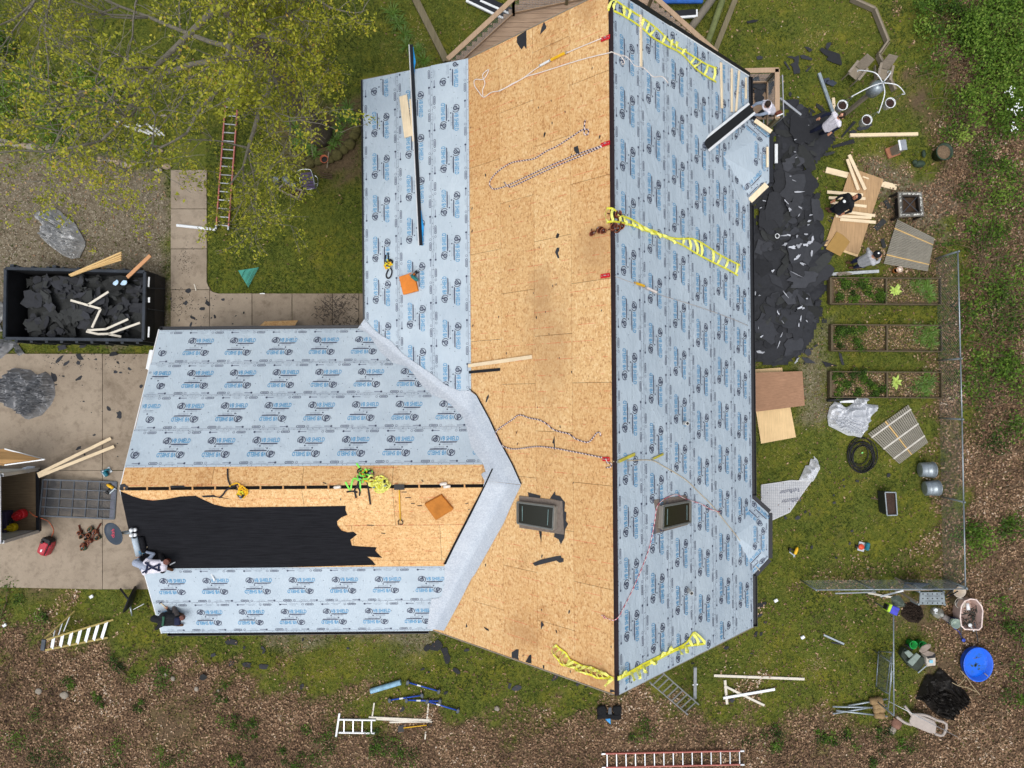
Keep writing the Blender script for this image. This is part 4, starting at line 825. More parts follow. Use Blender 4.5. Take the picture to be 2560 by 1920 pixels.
for i in range(1): pm.add([A+ad*(.55+x*-.0+y*.0)+ad*(-(y))+(-cdir)*(x-.05)*.35+Vector((0, 0, .088-((x-.05)*.35)**2*5)) for x, y in tx[0] if True], tx[1]); pm.build('roll_lettering', BLPR, ru)
for (c, r, x, y, lab) in ((1, 2, 1620, 865, 'clear plastic wrapper at the inner end of the ridge slot'), (1, 2, 1650, 888, 'second clear wrapper beside the first on the wing ridge'), (1, 2, 705, 893, 'clear plastic bottle lying on the wing ridge')):
    v = RQ(c, r, x, y, .04); m = MB(); m.lathe(v-Vector((.1, 0, 0)), [(.02, 0), (.045, .03), (.045, .17), (.03, .2)], 10, Vector((1, .1, 0))); m.solo('plastic_wrapper', mat('clear_plastic', (214, 206, 196), .2, 0, .1, 4, 0, .6), lab, 'litter', smooth=True)
v = RQ(1, 2, 1245, 905)
v = RQ(0, 3, 1840, 5, .03); m = MB(); m.tube([v+Vector((-.05, .12, 0)), v+Vector((.03, -.02, .02)), v+Vector((.06, -.12, 0))], .025, 7); m.solo('caulk_tube', WHITEP, 'white caulk tube on the lower wing slope', 'tube', smooth=True)
# downspout at the wing gable top corner
A, B = GQ(0, 1, 1315, 1365, 2.4), GQ(0, 1, 1282, 1530, 2.4)
m = MB(); m.bar(A, B, .09, .07); m.bar(A+Vector((-.07, 0, -.02)), B+Vector((-.07, 0, -.02)), .03, .06); m.bar(B, B+Vector((.03, -.02, -2.2)), .08, .06, Vector((0, 1, 0))); m.build('downspout', WHITEP, house, bevel=.01)
# satellite dish on its arm
dc = GQ(0, 2, 995, 1290, 4.15); arm1 = GQ(0, 2, 1140, 1280, 4.45); ds = thing('satellite_dish', 'grey oval satellite dish with red lettering fixed to the wing gable', 'satellite dish', Vector((WXG, dc.y, 3.3)))
ax = Vector((-.25, 0, 1)).normalized(); m = MB(); prof = [(.002, -.03), (.3, -.02), (.62, .02), (.76, .055), (.76, .07), (.6, .035), (.3, 0), (.002, -.012)]
m.lathe(dc, [(r*.46, h) for r, h in prof], 36, ax, sx=.72, sy=1.0); m.build('reflector', DISHG, ds, smooth=True)
td = text2d('dish', .26); wd_ = _w(td); pm = MB(); xa = Vector((0, 1, 0)); ya = Vector((-1, 0, -.25)).normalized()
pm.add([dc+ax*.028+xa*(x-wd_/2)*.62+ya*(y+.0)*.62+Vector((.0, 0, .0)) for x, y in td[0]], td[1]); pm.build('dish_lettering', mat('dish_red', (206, 70, 92), .6, 0, .05), ds)
m = MB(); m.tube([dc+Vector((.2, 0, -.02)), dc+Vector((.4, .02, .12)), arm1], .03, 8); m.build('arm', GALV, ds, smooth=True)
m = MB(); m.tube([dc+Vector((.1, 0, -.06)), Vector((WXG-.02, dc.y, 3.2))], .03, 8); m.build('mount', GALV, ds, smooth=True)
for k in (-1, 1): m = MB(); m.lathe(arm1+Vector((.0, k*.07, .0)), [(.03, 0), (.055, .02), (.055, .1), (.04, .14)], 12, Vector((.3, 0, 1))); m.lathe(arm1+Vector((.1, k*.07, .0)), [(.05, 0), (.05, .06)], 10); m.build('receiver', WHITEP, ds, smooth=True)
# ================================================================ ground things, west and south
def gb(name, a, b, wpx, th, matl, label, cat='board', z=0.0, group=None, zb=None, bev=.004, cap=True):       # board on the ground, ends as tile points, width in tile px
    A, B = GQ(*a, z+th/2), GQ(*b, (z if zb is None else zb)+th/2); wd = wpx/3.456*(H-z)/FPX
    return MB().bar(A, B, wd, th).solo(name, matl, label, cat, group, bevel=bev)
def scrap(name, c, size, ang, matl, label, cat, group, rr, z=0, tilt=(0, 0), bend=0, npt=9, asp=.6, rag=.35, th=.006):
    """ragged torn piece: closed thin plate, optionally bent"""
    ca, sa = math.cos(ang), math.sin(ang); P = []
    sq = rr.random() < .55
    for i in range(npt):
        t = 2*math.pi*i/npt
        x, y = math.cos(t), math.sin(t)
        if sq: k = 1/max(abs(x), abs(y)); x, y = x*k*.85, y*k*.85
        k = 1-rag*rr.random(); x *= size*k; y *= size*asp*k
        P.append((x, y))
    up = []; lo = []
    for x, y in P+[(0, 0)]:
        zz = z+bend*(x/size)**2*size+tilt[0]*x+tilt[1]*y
        X, Y = c[0]+x*ca-y*sa, c[1]+x*sa+y*ca; up.append((X, Y, zz+th)); lo.append((X, Y, zz))
    n = npt; m = MB(); m.v = up+lo; k = n+1
    for i in range(n):
        j = (i+1) % n; m.f += [(n, i, j), (k+n, k+j, k+i), (i, k+i, k+j, j)]; m.m += [0, 0, 0]
    return m.solo(name, matl, label, cat, group)
rs_ = random.Random(31)
# --- ladders (two rails, every rung)
def ladder(name, a, b, wpx, nr, railm, label, z=.03, zb=None, rw=.04, rh=.075, ends=True, rot=None):
    A, B = GQ(*a, z), GQ(*b, z if zb is None else zb); d = (B-A).normalized(); s = d.cross(Vector((0, 0, 1))).normalized(); wd = wpx/3.456*(H-z)/FPX/2
    root = thing(name, label, 'ladder', A); u = s.cross(d)
    for k in (-1, 1):
        o = MB().bar(A+s*wd*k+u*.04, B+s*wd*k+u*.04, rw, rh, u).build('rail', railm, root, bevel=.004)
        if ends:
            for e, dr in ((A, 1), (B, -1)): MB().bar(e+s*wd*k+u*.04-d*dr*.01, e+s*wd*k+u*.04+d*dr*.12, rw+.008, rh+.008, u).build('end_cap', ALU, root)
    L = (B-A).length
    for i in range(nr):
        c = A+d*(L*(i+.55)/nr)+u*.045; m = MB(); m.bar(c-s*wd, c+s*wd, .032, .03, u); m.build('rung', ALU, root)
    return root
ORL = mat('orange_fibreglass', (178, 108, 98), .55, 0, .15, 9)
ladder('extension_ladder', (0, 0, 2012, 822), (0, 1, 1925, 325), 106, 16, ORL, 'red fibreglass ladder lying on the lawn beside the concrete walkway')
ladder('extension_ladder', (2, 3, 775, 1588), (2, 3, 1998, 1562), 118, 15, ORL, 'red fibreglass ladder lying in the leaves at the bottom edge')
ladder('white_ladder', (1, 3, 720, 1290), (1, 3, 1035, 1295), 112, 4, WHITEP, 'short white ladder section with a cross foot in the leaves', rw=.05, ends=False)
MB().bar(GQ(1, 3, 722, 1185, .05), GQ(1, 3, 692, 1388, .05), .06, .05).solo('white_foot_bar', WHITEP, 'white cross bar at the foot of the short white ladder', 'bar')
# aluminium extension ladder leaning up to the bottom gable
ladder('aluminium_ladder', (2, 3, 1555, 1140), (2, 3, 1240, 868), 128, 8, ALU, 'aluminium extension ladder leaning under the bottom gable', .02, 1.6, rw=.035)
m = MB(); m.bar(GQ(2, 3, 1580, 1060, .05), GQ(2, 3, 1582, 790, .9), .1, .05); m.bar(GQ(2, 3, 1560, 940, .4), GQ(2, 3, 1604, 935, .4), .04, .04); m.solo('ladder_stabiliser', ALU, 'aluminium stabiliser bar beside the leaning ladder', 'ladder part')
# step ladder lying open
st = thing('step_ladder', 'wooden coloured fibreglass step ladder standing open in the leaves', 'ladder', GQ(0, 3, 390, 600)); FGL = mat('tan_fibreglass', (176, 158, 96), .55)
T1, T2 = GQ(0, 3, 410, 552, .9), GQ(0, 3, 395, 640, .9)
fr = [(GQ(0, 3, 978, 378, .02), GQ(0, 3, 405, 550, 1.0)), (GQ(0, 3, 930, 532, .02), GQ(0, 3, 392, 640, 1.0))]
for a, b in fr: MB().bar(a, b, .06, .03).build('rail', FGL, st)
for i in range(7):
    t = .1+.8*i/6; a, b = fr[0][0].lerp(fr[0][1], t), fr[1][0].lerp(fr[1][1], t); MB().bar(a, b, .1, .022).build('step', ALU, st)
bk = [(GQ(0, 3, 645, 303, .02), GQ(0, 3, 385, 540, .98)), (GQ(0, 3, 575, 465, .02), GQ(0, 3, 392, 600, .98))]
for a, b in bk: MB().bar(a, b, .045, .03).build('back_rail', FGL, st)
for t in (.15, .4, .65): MB().bar(bk[0][0].lerp(bk[0][1], t), bk[1][0].lerp(bk[1][1], t), .03, .02).build('back_brace', ALU, st)
MB().box(GQ(0, 3, 375, 595, 1.02), .13, .36, .06, -.15).build('top_cap', DGREY, st, bevel=.01)
# fallen satellite dish, seen nearly edge on
fd = thing('fallen_dish', 'black satellite dish fallen on its side by the driveway edge', 'satellite dish', GQ(0, 3, 1145, 210)); c = GQ(0, 3, 1145, 208, .34); dv = (GQ(0, 3, 1205, 60, .34)-GQ(0, 3, 1085, 350, .34)); dv.z = 0; dv.normalize(); nrm_ = Vector((dv.y, -dv.x, 0)).normalized(); nrm_ = (nrm_*-1+Vector((0, 0, .28))).normalized()
m = MB(); m.lathe(c, [(r*.72, h*1.6) for r, h in prof], 28, nrm_, sx=.82, sy=.82); m.build('reflector', BLKPL, fd, smooth=True)
m = MB(); m.tube([c+nrm_*.03, c+nrm_*.15, GQ(0, 3, 1040, 110, .2)], .035, 8); m.build('arm', BLACK, fd, smooth=True)
m = MB(); m.tube([GQ(0, 3, 1125, 260, .1), GQ(0, 3, 1140, 345, .03)], [.04, .015], 8); m.build('foot', GALV, fd, smooth=True)
m = MB(); m.tube([GQ(0, 3, 1150, 290, .02), GQ(0, 3, 1245, 240, .02)], .014, 6); m.solo('white_tube', WHITEP, 'thin white tube next to the fallen dish', 'tube', smooth=True)
# --- dumpster (roll-off container)
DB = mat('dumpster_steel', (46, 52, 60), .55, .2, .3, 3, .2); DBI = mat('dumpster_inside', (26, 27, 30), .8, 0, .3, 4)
zt = 1.35; du = thing('dumpster', 'open dark steel dumpster heaped with torn roofing', 'dumpster', G(190, 765))
c4 = [GQ(0, 1, 52, 660, zt), GQ(0, 1, 1255, 690, zt), GQ(0, 1, 1240, 1280, zt), GQ(0, 1, 42, 1265, zt)]
for i, nm in enumerate(('side_wall', 'end_wall', 'side_wall', 'end_wall')):
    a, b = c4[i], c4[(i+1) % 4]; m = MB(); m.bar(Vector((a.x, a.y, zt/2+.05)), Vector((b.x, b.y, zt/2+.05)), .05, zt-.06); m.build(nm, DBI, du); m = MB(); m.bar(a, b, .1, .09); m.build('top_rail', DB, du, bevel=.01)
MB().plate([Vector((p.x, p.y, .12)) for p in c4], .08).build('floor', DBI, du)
for x, y in ((120, 642), (485, 650), (840, 655), (1210, 668)):
    MB().box(GQ(0, 1, x, y, 1.15), .12, .1, .2).build('hook', DB, du)
for t in np.linspace(.06, .94, 9):
    for a, b in ((c4[0], c4[1]), (c4[3], c4[2])):
        p = a.lerp(b, t); o_ = Vector((0, 1 if a is c4[0] else -1, 0)); MB().box(Vector((p.x, p.y, .62))+o_*.07, .09, .09, 1.2).build('side_rib', DB, du)
dr = [GQ(0, 1, 1280, 695, 1.3), GQ(0, 1, 1425, 730, .12), GQ(0, 1, 1415, 1250, .12), GQ(0, 1, 1265, 1285, 1.3)]
d_ = MB(); d_.plate([GQ(0, 1, 1278, 692, 1.2), GQ(0, 1, 1425, 745, .15), GQ(0, 1, 1410, 1275, .15), GQ(0, 1, 1262, 1290, 1.2)], .05); do_ = d_.build('tailgate', mat('tailgate_steel', (34, 34, 36), .6, .1, .3, 6), du)
for y0, y1 in ((830, 835), (1010, 1030)): MB().bar(GQ(0, 1, 1280, y0, 1.24), GQ(0, 1, 1418, y1, .2), .03, .03).build('tailgate_rib', DB, do_)
for y in ((735, 820), (1165, 1255)): MB().bar(GQ(0, 1, 1288, y[0], 1.27), GQ(0, 1, 1283, y[1], 1.27), .05, .015).build('reflector_tape', WHITEP, do_)
MB().bar(GQ(0, 1, 1288, 910, 1.27), GQ(0, 1, 1287, 955, 1.27), .06, .015).build('reflector_tape', WHITEP, do_)
# roofing debris in the dumpster: heap plus loose pieces
dx0, dx1, dy0, dy1 = c4[0].x+.12, c4[1].x-.12, c4[2].y+.12, c4[0].y-.12
def heapz(u, v): return .45+.5*math.sin(math.pi*min(1, max(0, u*.75+.2)))*(.7+.3*math.sin(math.pi*v))+.12*pnoise(Vector((u*7, v*4, 3)))
m = MB(); nu, nv = 34, 18
for i in range(nu+1):
    for j in range(nv+1): u, v = i/nu, j/nv; m.v.append((dx0+(dx1-dx0)*u, dy0+(dy1-dy0)*v, max(.2, heapz(u, v)-.24)))
for i in range(nu):
    for j in range(nv): k = i*(nv+1)+j; m.f.append((k, k+nv+1, k+nv+2, k+1)); m.m.append(0)
hb = m.solo('roofing_debris', SHING, 'packed black roofing waste filling the dumpster', 'debris', kind='stuff')
for i in range(230):
    u, v = rs_.uniform(.02, .98), rs_.uniform(.05, .95); s = rs_.choice([rs_.uniform(.06, .2), rs_.uniform(.16, .5)]); x, y = dx0+(dx1-dx0)*u, dy0+(dy1-dy0)*v
    x = min(max(x, dx0+s), dx1-s); y = min(max(y, dy0+s*.7), dy1-s*.7)
    scrap('torn_roofing', (x, y), s, rs_.uniform(0, 6.3), [SCRAP, SHING][i % 2], 'torn black roofing piece lying in the dumpster', 'roofing scrap', 'torn roofing pieces in the dumpster', rs_, heapz(u, v)+rs_.uniform(-.05, .1), (rs_.uniform(-.2, .2), rs_.uniform(-.2, .2)), rs_.choice([0, .1, -.1, .6 if s < .2 else .2]), rs_.choice([4, 6, 9, 12]), rs_.uniform(.25, .95), .5)
CHAN = mat('cream_trim', (206, 200, 186), .5, 0, .1)
for k, (pts, lab) in enumerate((([(760, 975), (938, 862)], 'straight pale trim strip pointing up inside the dumpster'), ([(610, 935), (870, 1010), (795, 1172)], 'bent pale trim strip in the middle of the dumpster'), ([(755, 1195), (915, 1185), (1108, 1098)], 'upper bent trim strip at the lower side of the dumpster'), ([(745, 1205), (850, 1228), (945, 1225), (1210, 1130)], 'lower long bent trim strip at the lower side of the dumpster'), ([(940, 1230), (1048, 1250)], 'short wide pale trim piece in the dumpster corner'))):
    P = [GQ(0, 1, x, y, 1.12) for x, y in pts]; m = MB()
    for a, b in zip(P, P[1:]): m.bar(a, b, .07, .02)
    m.solo('trim_strip', CHAN, lab, 'trim')
for x, y, w_, h_, lab in ((1165, 830, .17, .1, 'pale blue plastic scrap near the tailgate in the dumpster'), (1235, 830, .07, .2, 'second pale blue scrap against the dumpster end')):
    scrap('plastic_scrap', GQ(0, 1, x, y)[:2], .14, .6, mat('pale_blue_film', (170, 200, 226), .35), lab, 'plastic scrap', None, rs_, 1.15, (.1, .2), .3)
scrap('plastic_scrap', GQ(0, 1, 97, 1165, 0)[:2], .13, .2, WSHRED, 'white plastic scrap in the lower left dumpster corner', 'plastic scrap', None, rs_, .95, (.1, .1), .4)
YPINE = wood('old_pine', (206, 174, 120), 'X', .15)
for i, (a, b) in enumerate((((600, 718), (1050, 522)), ((612, 726), (1052, 545)), ((625, 722), (1050, 565)), ((655, 705), (1050, 585)))):
    MB().bar(GQ(0, 1, *a, 1.45), GQ(0, 1, *b, 1.62-.05*i), .05, .05).solo('timber_stick', YPINE, ['topmost', 'second', 'third', 'lowest'][i]+' of four pine sticks fanned over the dumpster wall', 'lumber', 'sticks fanned over the dumpster wall')
MB().bar(GQ(0, 1, 1100, 738, 1.45), GQ(0, 1, 1300, 548, 1.55), .11, .04).solo('cedar_board', wood('cedar', (196, 146, 104), 'X', .15), 'reddish cedar board leaning over the dumpster wall near the tailgate', 'lumber')
# --- crumpled tarps
def tarp(name, outline, matl, label, hgt=.45, seed=0, zb=.02, cat='tarp', folds=7, n=58, sharp=1.0):
    P = poly_px(outline); c = P.mean(0); m = MB(); x0, y0 = P.min(0); x1, y1 = P.max(0)
    N_ = n; idx = {}; XX, YY = np.meshgrid(np.linspace(x0, x1, N_), np.linspace(y0, y1, N_)); d = sdist(P, XX, YY); rr = random.Random(seed); o = Vector((seed*3.7, seed*1.3, 0)); mx = d.max()
    for j in range(N_):
        for i in range(N_):
            if d[j, i] > -1e-6 or (d[max(0, j-1):j+2, max(0, i-1):i+2] > 0).any():
                x, y, dd = XX[j, i], YY[j, i], max(0, d[j, i]); q_ = Vector((x*folds*.35, y*folds*.35, 0))+o
                w_ = Vector((pnoise(q_*.7), pnoise(q_*.7+Vector((9, 2, 4))), 0))*1.6
                rid = 1-abs(pnoise(q_+w_)); rid2 = 1-abs(pnoise(q_*2.1+w_*1.5+Vector((4, 4, 4))))
                th_ = pnoise(q_*.3)*2.6+seed; fo = 1-2*abs(((x*math.cos(th_)+y*math.sin(th_))*1.5+pnoise(q_*.9)*.55) % 1-.5); fo = fo*.7+.5*(1-2*abs(((x*math.sin(th_*.6)-y*math.cos(th_*.6))*1.15+w_.x*.35) % 1-.5))
                z = zb+min(hgt, .34)*fo*1.0*min(1, dd/.12)+hgt*.45*(min(1, dd/mx*1.8))**.6*(.15+.85*rid**(3*sharp))*.85+hgt*.42*(rid2**4)*min(1, dd/.12)
                idx[(j, i)] = len(m.v)
                if d[j, i] < 0:
                    # pull outside samples back to the outline
                    best = None
                    for k in range(len(P)):
                        a, b = P[k], P[(k+1) % len(P)]; e = b-a; t = np.clip(((np.array([x, y])-a)@e)/(e@e+1e-9), 0, 1); pp = a+e*t; ds_ = np.hypot(*(pp-np.array([x, y])))
                        if best is None or ds_ < best[0]: best = (ds_, pp)
                    x, y = best[1]; z = zb
                m.v.append((x, y, z))
    for j in range(N_-1):
        for i in range(N_-1):
            ks = [(j, i), (j, i+1), (j+1, i+1), (j+1, i)]
            if all(k in idx for k in ks): m.f.append(tuple(idx[k] for k in ks)); m.m.append(0)
    return m.solo(name, matl, label, cat, smooth=False)
TARP = m_tarp('silver_tarp', (164, 166, 168), (208, 209, 208)); TARPD = m_tarp('grey_tarp', (116, 118, 122), (168, 170, 173))
tarp('grey_tarp', Q(0, 1, [(480, 135), (520, 165), (560, 205), (640, 255), (690, 340), (740, 430), (740, 470), (690, 570), (620, 580), (540, 545), (440, 470), (400, 420), (372, 370), (395, 320), (350, 250), (350, 190), (430, 172)]), TARP, 'crumpled silver tarp lying on the gravel above the dumpster', .5, 1)
tarp('grey_tarp', Q(0, 1, [(130, 1518), (270, 1535), (330, 1580), (400, 1550), (450, 1590), (480, 1659)])+Q(0, 2, [(485, 100), (450, 180), (370, 270), (250, 310), (180, 250), (60, 190), (10, 100), (30, 20)])+Q(0, 1, [(40, 1625)]), TARPD, 'large crumpled grey tarp on the driveway below the dumpster', .5, 2)
tarp('grey_tarp', Q(0, 1, [(-120, 1290), (20, 1270), (90, 1280), (150, 1300), (215, 1395), (170, 1420), (130, 1330), (80, 1380), (20, 1440), (-120, 1460)]), TARPD, 'grey tarp poking out under the lower left dumpster corner', .3, 3)
tarp('grey_tarp', Q(0, 1, [(-120, 940), (20, 950), (40, 1000), (30, 1100), (0, 1140), (25, 1200), (-120, 1240)]), TARP, 'silver tarp at the left picture edge beside the dumpster', .4, 4)
# --- felt scraps on the driveway and walkway
def scraps_at(lst, lab, grp, matl=SCRAP, c=0, r=1, z=.036):
    for x, y, s, a in lst: scrap('felt_scrap', GQ(c, r, x, y)[:2], s*.0040, a, matl, lab, 'felt scrap', grp, rs_, z, (0, 0), rs_.uniform(0, .05), rs_.choice([7, 9, 11]), rs_.uniform(.35, .8), .55, .004)
scraps_at([(1630, 857, 32, .4), (1610, 960, 30, .6), (1750, 1010, 40, 0), (1800, 960, 38, -.8), (1668, 1085, 36, -.5), (1552, 1110, 16, 1.4), (1655, 1150, 34, 1.2), (1480, 925, 14, 0), (1930, 930, 20, 0), (1860, 1080, 26, -1.2), (2040, 1072, 14, .7), (2110, 1045, 16, 1.5), (1765, 1085, 10, 1.2), (1830, 1090, 12, .9), (2015, 1140, 10, 0), (1560, 1060, 9, 1), (2135, 918, 10, 0)], 'torn black felt scrap on the concrete walkway corner', 'felt scraps on the walkway')
scraps_at([(520, 1440, 66, .7), (690, 1420, 55, -.6), (580, 1480, 50, .6), (470, 1600, 60, -1.3), (985, 1400, 52, .3), (680, 1475, 26, -.9), (1000, 1552, 24, 0), (1048, 1560, 20, 0), (1125, 1530, 26, -.8), (1025, 1475, 22, -.8), (690, 1610, 44, .5), (555, 1590, 20, -.3), (835, 1445, 16, 0), (705, 1500, 14, .8), (835, 1525, 10, .7), (540, 1345, 60, .2), (720, 1330, 50, .2)], 'torn black felt scrap on the driveway below the dumpster', 'felt scraps on the driveway')
scraps_at([(728, 150, 16, 0), (948, 212, 32, -.8), (1038, 265, 44, 1.5), (820, 440, 20, .1), (685, 555, 38, .3), (795, 247, 7, 0), (888, 236, 8, 0), (1020, 512, 8, 0), (1022, 625, 12, 0), (715, 10, 14, 0), (490, 5, 16, 0), (700, 152, 7, 0), (708, 212, 6, 0), (735, 605, 16, -1.3), (1225, 20, 26, 1.2)], 'small black felt scrap on the open driveway', 'felt scraps on the open driveway', SCRAP, 0, 2)
def grit(name, pts, matl, label):
    m = MB()
    for X, Y, sz, a, asp in pts:
        n = 7; b = len(m.v); ca, sa = math.cos(a), math.sin(a)
        for k in range(n):
            t = 6.283*k/n; q_ = sz*rs_.uniform(.4, 1); x, y = q_*math.cos(t), q_*asp*math.sin(t); m.v.append((X+x*ca-y*sa, Y+x*sa+y*ca, .0362+rs_.random()*.001))
        m.f.append(tuple(range(b, b+n))); m.m.append(0)
    return m.solo(name, matl, label, 'grit', kind='stuff')
cr = []
for i in range(190):
    x, y = rs_.choice([(rs_.gauss(1700, 130), rs_.gauss(980, 110)), (rs_.gauss(1000, 140), rs_.gauss(1430, 60)), (rs_.gauss(560, 120), rs_.gauss(1430, 60))])
    if 1475 < x < 2180 and 740 < y < 1170 or 20 < x < 1270 and 1390 < y < 1640: p_ = GQ(0, 1, x, y); cr.append((p_.x, p_.y, rs_.uniform(.012, .04), rs_.uniform(0, 6), .6))
grit('felt_crumbs', cr, SCRAP, 'tiny black felt crumbs sprinkled over the concrete')
gt = []
for i in range(520):
    X, Y = rs_.gauss(650, 95), rs_.gauss(1010, 85)
    if rs_.random() < .35: X = rs_.uniform(660, 890); Y = rs_.uniform(890, 1150)
    if 480 < X < 900 and 884 < Y < 1155: p_ = GQ(1, 1, X, Y); gt.append((p_.x, p_.y, rs_.uniform(.02, .12), rs_.choice([rs_.gauss(.8, .3), rs_.gauss(-.7, .3)]), rs_.uniform(.08, .25)))
for i in range(130): X, Y = rs_.gauss(1605, 38), rs_.gauss(600, 55); p_ = GQ(0, 1, X, Y); gt.append((p_.x, p_.y, rs_.uniform(.01, .05), rs_.uniform(.6, 1.9), .3))
for i in range(160): X, Y = rs_.gauss(1540, 60), rs_.gauss(960, 60); p_ = GQ(0, 1, min(2100, max(1485, X)), min(1160, max(750, Y))); gt.append((p_.x, p_.y, rs_.uniform(.01, .05), rs_.uniform(0, 3), .3))
grit('roofing_grit', gt, mat('asphalt_grit', (70, 63, 57), .95, 0, .3, 30, .3), 'streaks of dark roofing grit swept over the walkway')
# --- white pipe, rake, OSB offcut, shims
m = MB(); m.tube([GQ(0, 1, 1528, 288, .08), GQ(0, 1, 1860, 324, .08)], .05, 10); m.solo('white_pipe', WHITEP, 'white plastic pipe lying across the walkway edge', 'pipe', smooth=False)
m = MB(); m.tube([GQ(0, 1, 1678, 795, .05), GQ(0, 1, 1695, 852, .05)], .02, 6); m.solo('paint_stick', CHAN, 'thin pale stick lying on the walkway corner', 'stick')
rk = thing('leaf_rake', 'green plastic leaf rake head lying on the lawn', 'rake', GQ(0, 1, 2060, 680)); RKG = mat('rake_green', (56, 138, 122), .45, 0, .15)
ap_, e1, e2 = GQ(0, 1, 2060, 680, .05), GQ(0, 1, 2235, 655, .05), GQ(0, 1, 2148, 822, .05)
for i in range(17):
    t = i/16; b = e1.lerp(e2, t); MB().bar(ap_.lerp(b, .3), b, .022, .012).build('tine', RKG, rk)
for f in (.32, .55, .78): MB().bar(ap_.lerp(e1, f), ap_.lerp(e2, f), .05 if f < .7 else .03, .02).build('cross_band', RKG, rk)
MB().plate([ap_+Vector((0, 0, .03)), ap_.lerp(e1, .34)+Vector((0, 0, .03)), ap_.lerp(e2, .34)+Vector((0, 0, .03))], .02).build('head', RKG, rk)
osz = .5
MB().plate([GQ(1, 1, 75, 1118, .5), GQ(1, 1, 362, 1108, .5), GQ(1, 1, 308, 1195, .95), GQ(1, 1, -10, 1195, .95)], .02).solo('osb_offcut', OSB, 'sheet of strand board leaning on the wing wall over the walkway', 'board')
MB().bar(GQ(1, 1, 330, 1172, .9), GQ(1, 1, 900, 1165, .9), .04, .25).solo('wall_planks', PLYB, 'brown planks stood on edge along the wing wall', 'board')
m = MB(); m.box(GQ(1, 1, 55, 878, .05), .17, .03, .02); m.solo('white_shim', WHITEP, 'white shim at the lawn edge of the walkway', 'shim')
# --- trailer with open mesh ramp
TRW = mat('trailer_white', (206, 210, 208), .4, .1, .08); TRF = wood('trailer_floor', (122, 104, 80), 'X', .3); WALLW = wood('trailer_plywood', (178, 140, 92), 'X', .2)
tr = thing('cargo_trailer', 'white cargo trailer with open rear and plywood wall at the driveway edge', 'trailer', GQ(0, 2, 150, 1000)); zf = .45; zt2 = 2.15
fl_ = [GQ(0, 2, -900, 720, zf), GQ(0, 2, 385, 700, zf), GQ(0, 2, 375, 1270, zf), GQ(0, 2, -900, 1400, zf)]
xb = GQ(0, 2, 430, 700, zf).x-.35; ya = GQ(0, 2, 400, 735, zf).y; yb = GQ(0, 2, 380, 1270, zf).y; xl = xb-5.2
MB().plate([(xl, ya, zf), (xb, ya, zf), (xb, yb, zf), (xl, yb, zf)], .06).build('floor', TRF, tr)
for yy in (ya, yb):
    MB().bar((xl, yy, (zf+zt2)/2), (xb, yy, (zf+zt2)/2), .05, zt2-zf).build('side_wall', TRW, tr)
    MB().bar((xb-.03, yy, zf), (xb-.03, yy, zt2), .1, .1, Vector((0, 1, 0))).build('door_post', ALU, tr)
    for k in range(3): MB().box((xb-.5-.5*k, yy, zt2+.02), .12, .07, .03).build('hinge', DGREY, tr)
xin = GQ(0, 2, 8, 720, zt2).x
MB().plate([(xl, ya+.05, zt2+.05), (xin, ya+.05, zt2+.05), (xin, yb-.05, zt2+.05), (xl, yb-.05, zt2+.05)], .06).build('roof', TRW, tr)
MB().bar((xin, ya, zt2+.06), (xin, yb, zt2+.06), .07, .05).build('roof_edge', ALU, tr)
wa = [GQ(0, 2, -400, 600, zt2-.1), GQ(0, 2, 35, 558, zt2-.2)]
fp_ = [GQ(0, 2, -500, 600, 2.0), GQ(0, 2, 45, 560, 1.75), GQ(0, 2, 345, 640, 1.85), GQ(0, 2, 388, 652, 2.1), GQ(0, 2, 45, 700, 2.18), GQ(0, 2, -500, 640, 2.18)]
MB().plate(fp_, .03).build('folded_flap', WALLW, tr)
for a, b in ((1, 2), (2, 3), (4, 3)): MB().bar(fp_[a]+Vector((0, 0, .02)), fp_[b]+Vector((0, 0, .02)), .035, .03).build('flap_edge', WHITEP, tr)
MB().bar((xb-.02, ya, zf+.02), (xb-.02, yb, zf+.02), .12, .1).build('rear_sill', BLACK, tr)
for yy in (ya-.3, yb+.3):
    m = MB(); m.lathe((xl+2.2, yy, .32), [(.1, -.1), (.3, -.1), (.32, -.05), (.32, .05), (.3, .1), (.1, .1)], 20, Vector((0, 1, 0))); m.build('wheel', BLKPL, tr, smooth=False)
# ramp of steel mesh
rp = [GQ(0, 2, 375, 825, .5), GQ(0, 2, 1010, 848, .05), GQ(0, 2, 988, 1165, .05), GQ(0, 2, 345, 1138, .5)]
ramp = thing('mesh_ramp', 'dark steel mesh ramp lowered from the trailer to the driveway', 'ramp', (rp[1]+rp[2])/2)
for i in range(4): MB().bar(rp[i], rp[(i+1) % 4], .05, .05).build('frame_bar', DGREY, ramp)
for t in (.25, .5, .75): MB().bar(rp[0].lerp(rp[3], t), rp[1].lerp(rp[2], t), .035, .035).build('long_bar', DGREY, ramp)
for t in (.06, .24, .42, .6, .77): MB().bar(rp[0].lerp(rp[1], t), rp[3].lerp(rp[2], t), .035, .035).build('cross_bar', DGREY, ramp)
MB().plate([rp[0].lerp(rp[1], .93), rp[1], rp[2], rp[3].lerp(rp[2], .93)], .02).build('toe_plate', mat('toe_steel', (74, 78, 90), .5, .3), ramp); MB().plate([rp[0].lerp(rp[1], .0), rp[0].lerp(rp[1], .06), rp[3].lerp(rp[2], .06), rp[3]], .02).build('hinge_plate', mat('hinge_brown', (56, 46, 42), .6), ramp)
mm = MB()
for i in range(1, 90): a, b = rp[0].lerp(rp[1], i/90), rp[3].lerp(rp[2], i/90); mm.bar(a-Vector((0, 0, .02)), b-Vector((0, 0, .02)), .006, .006)
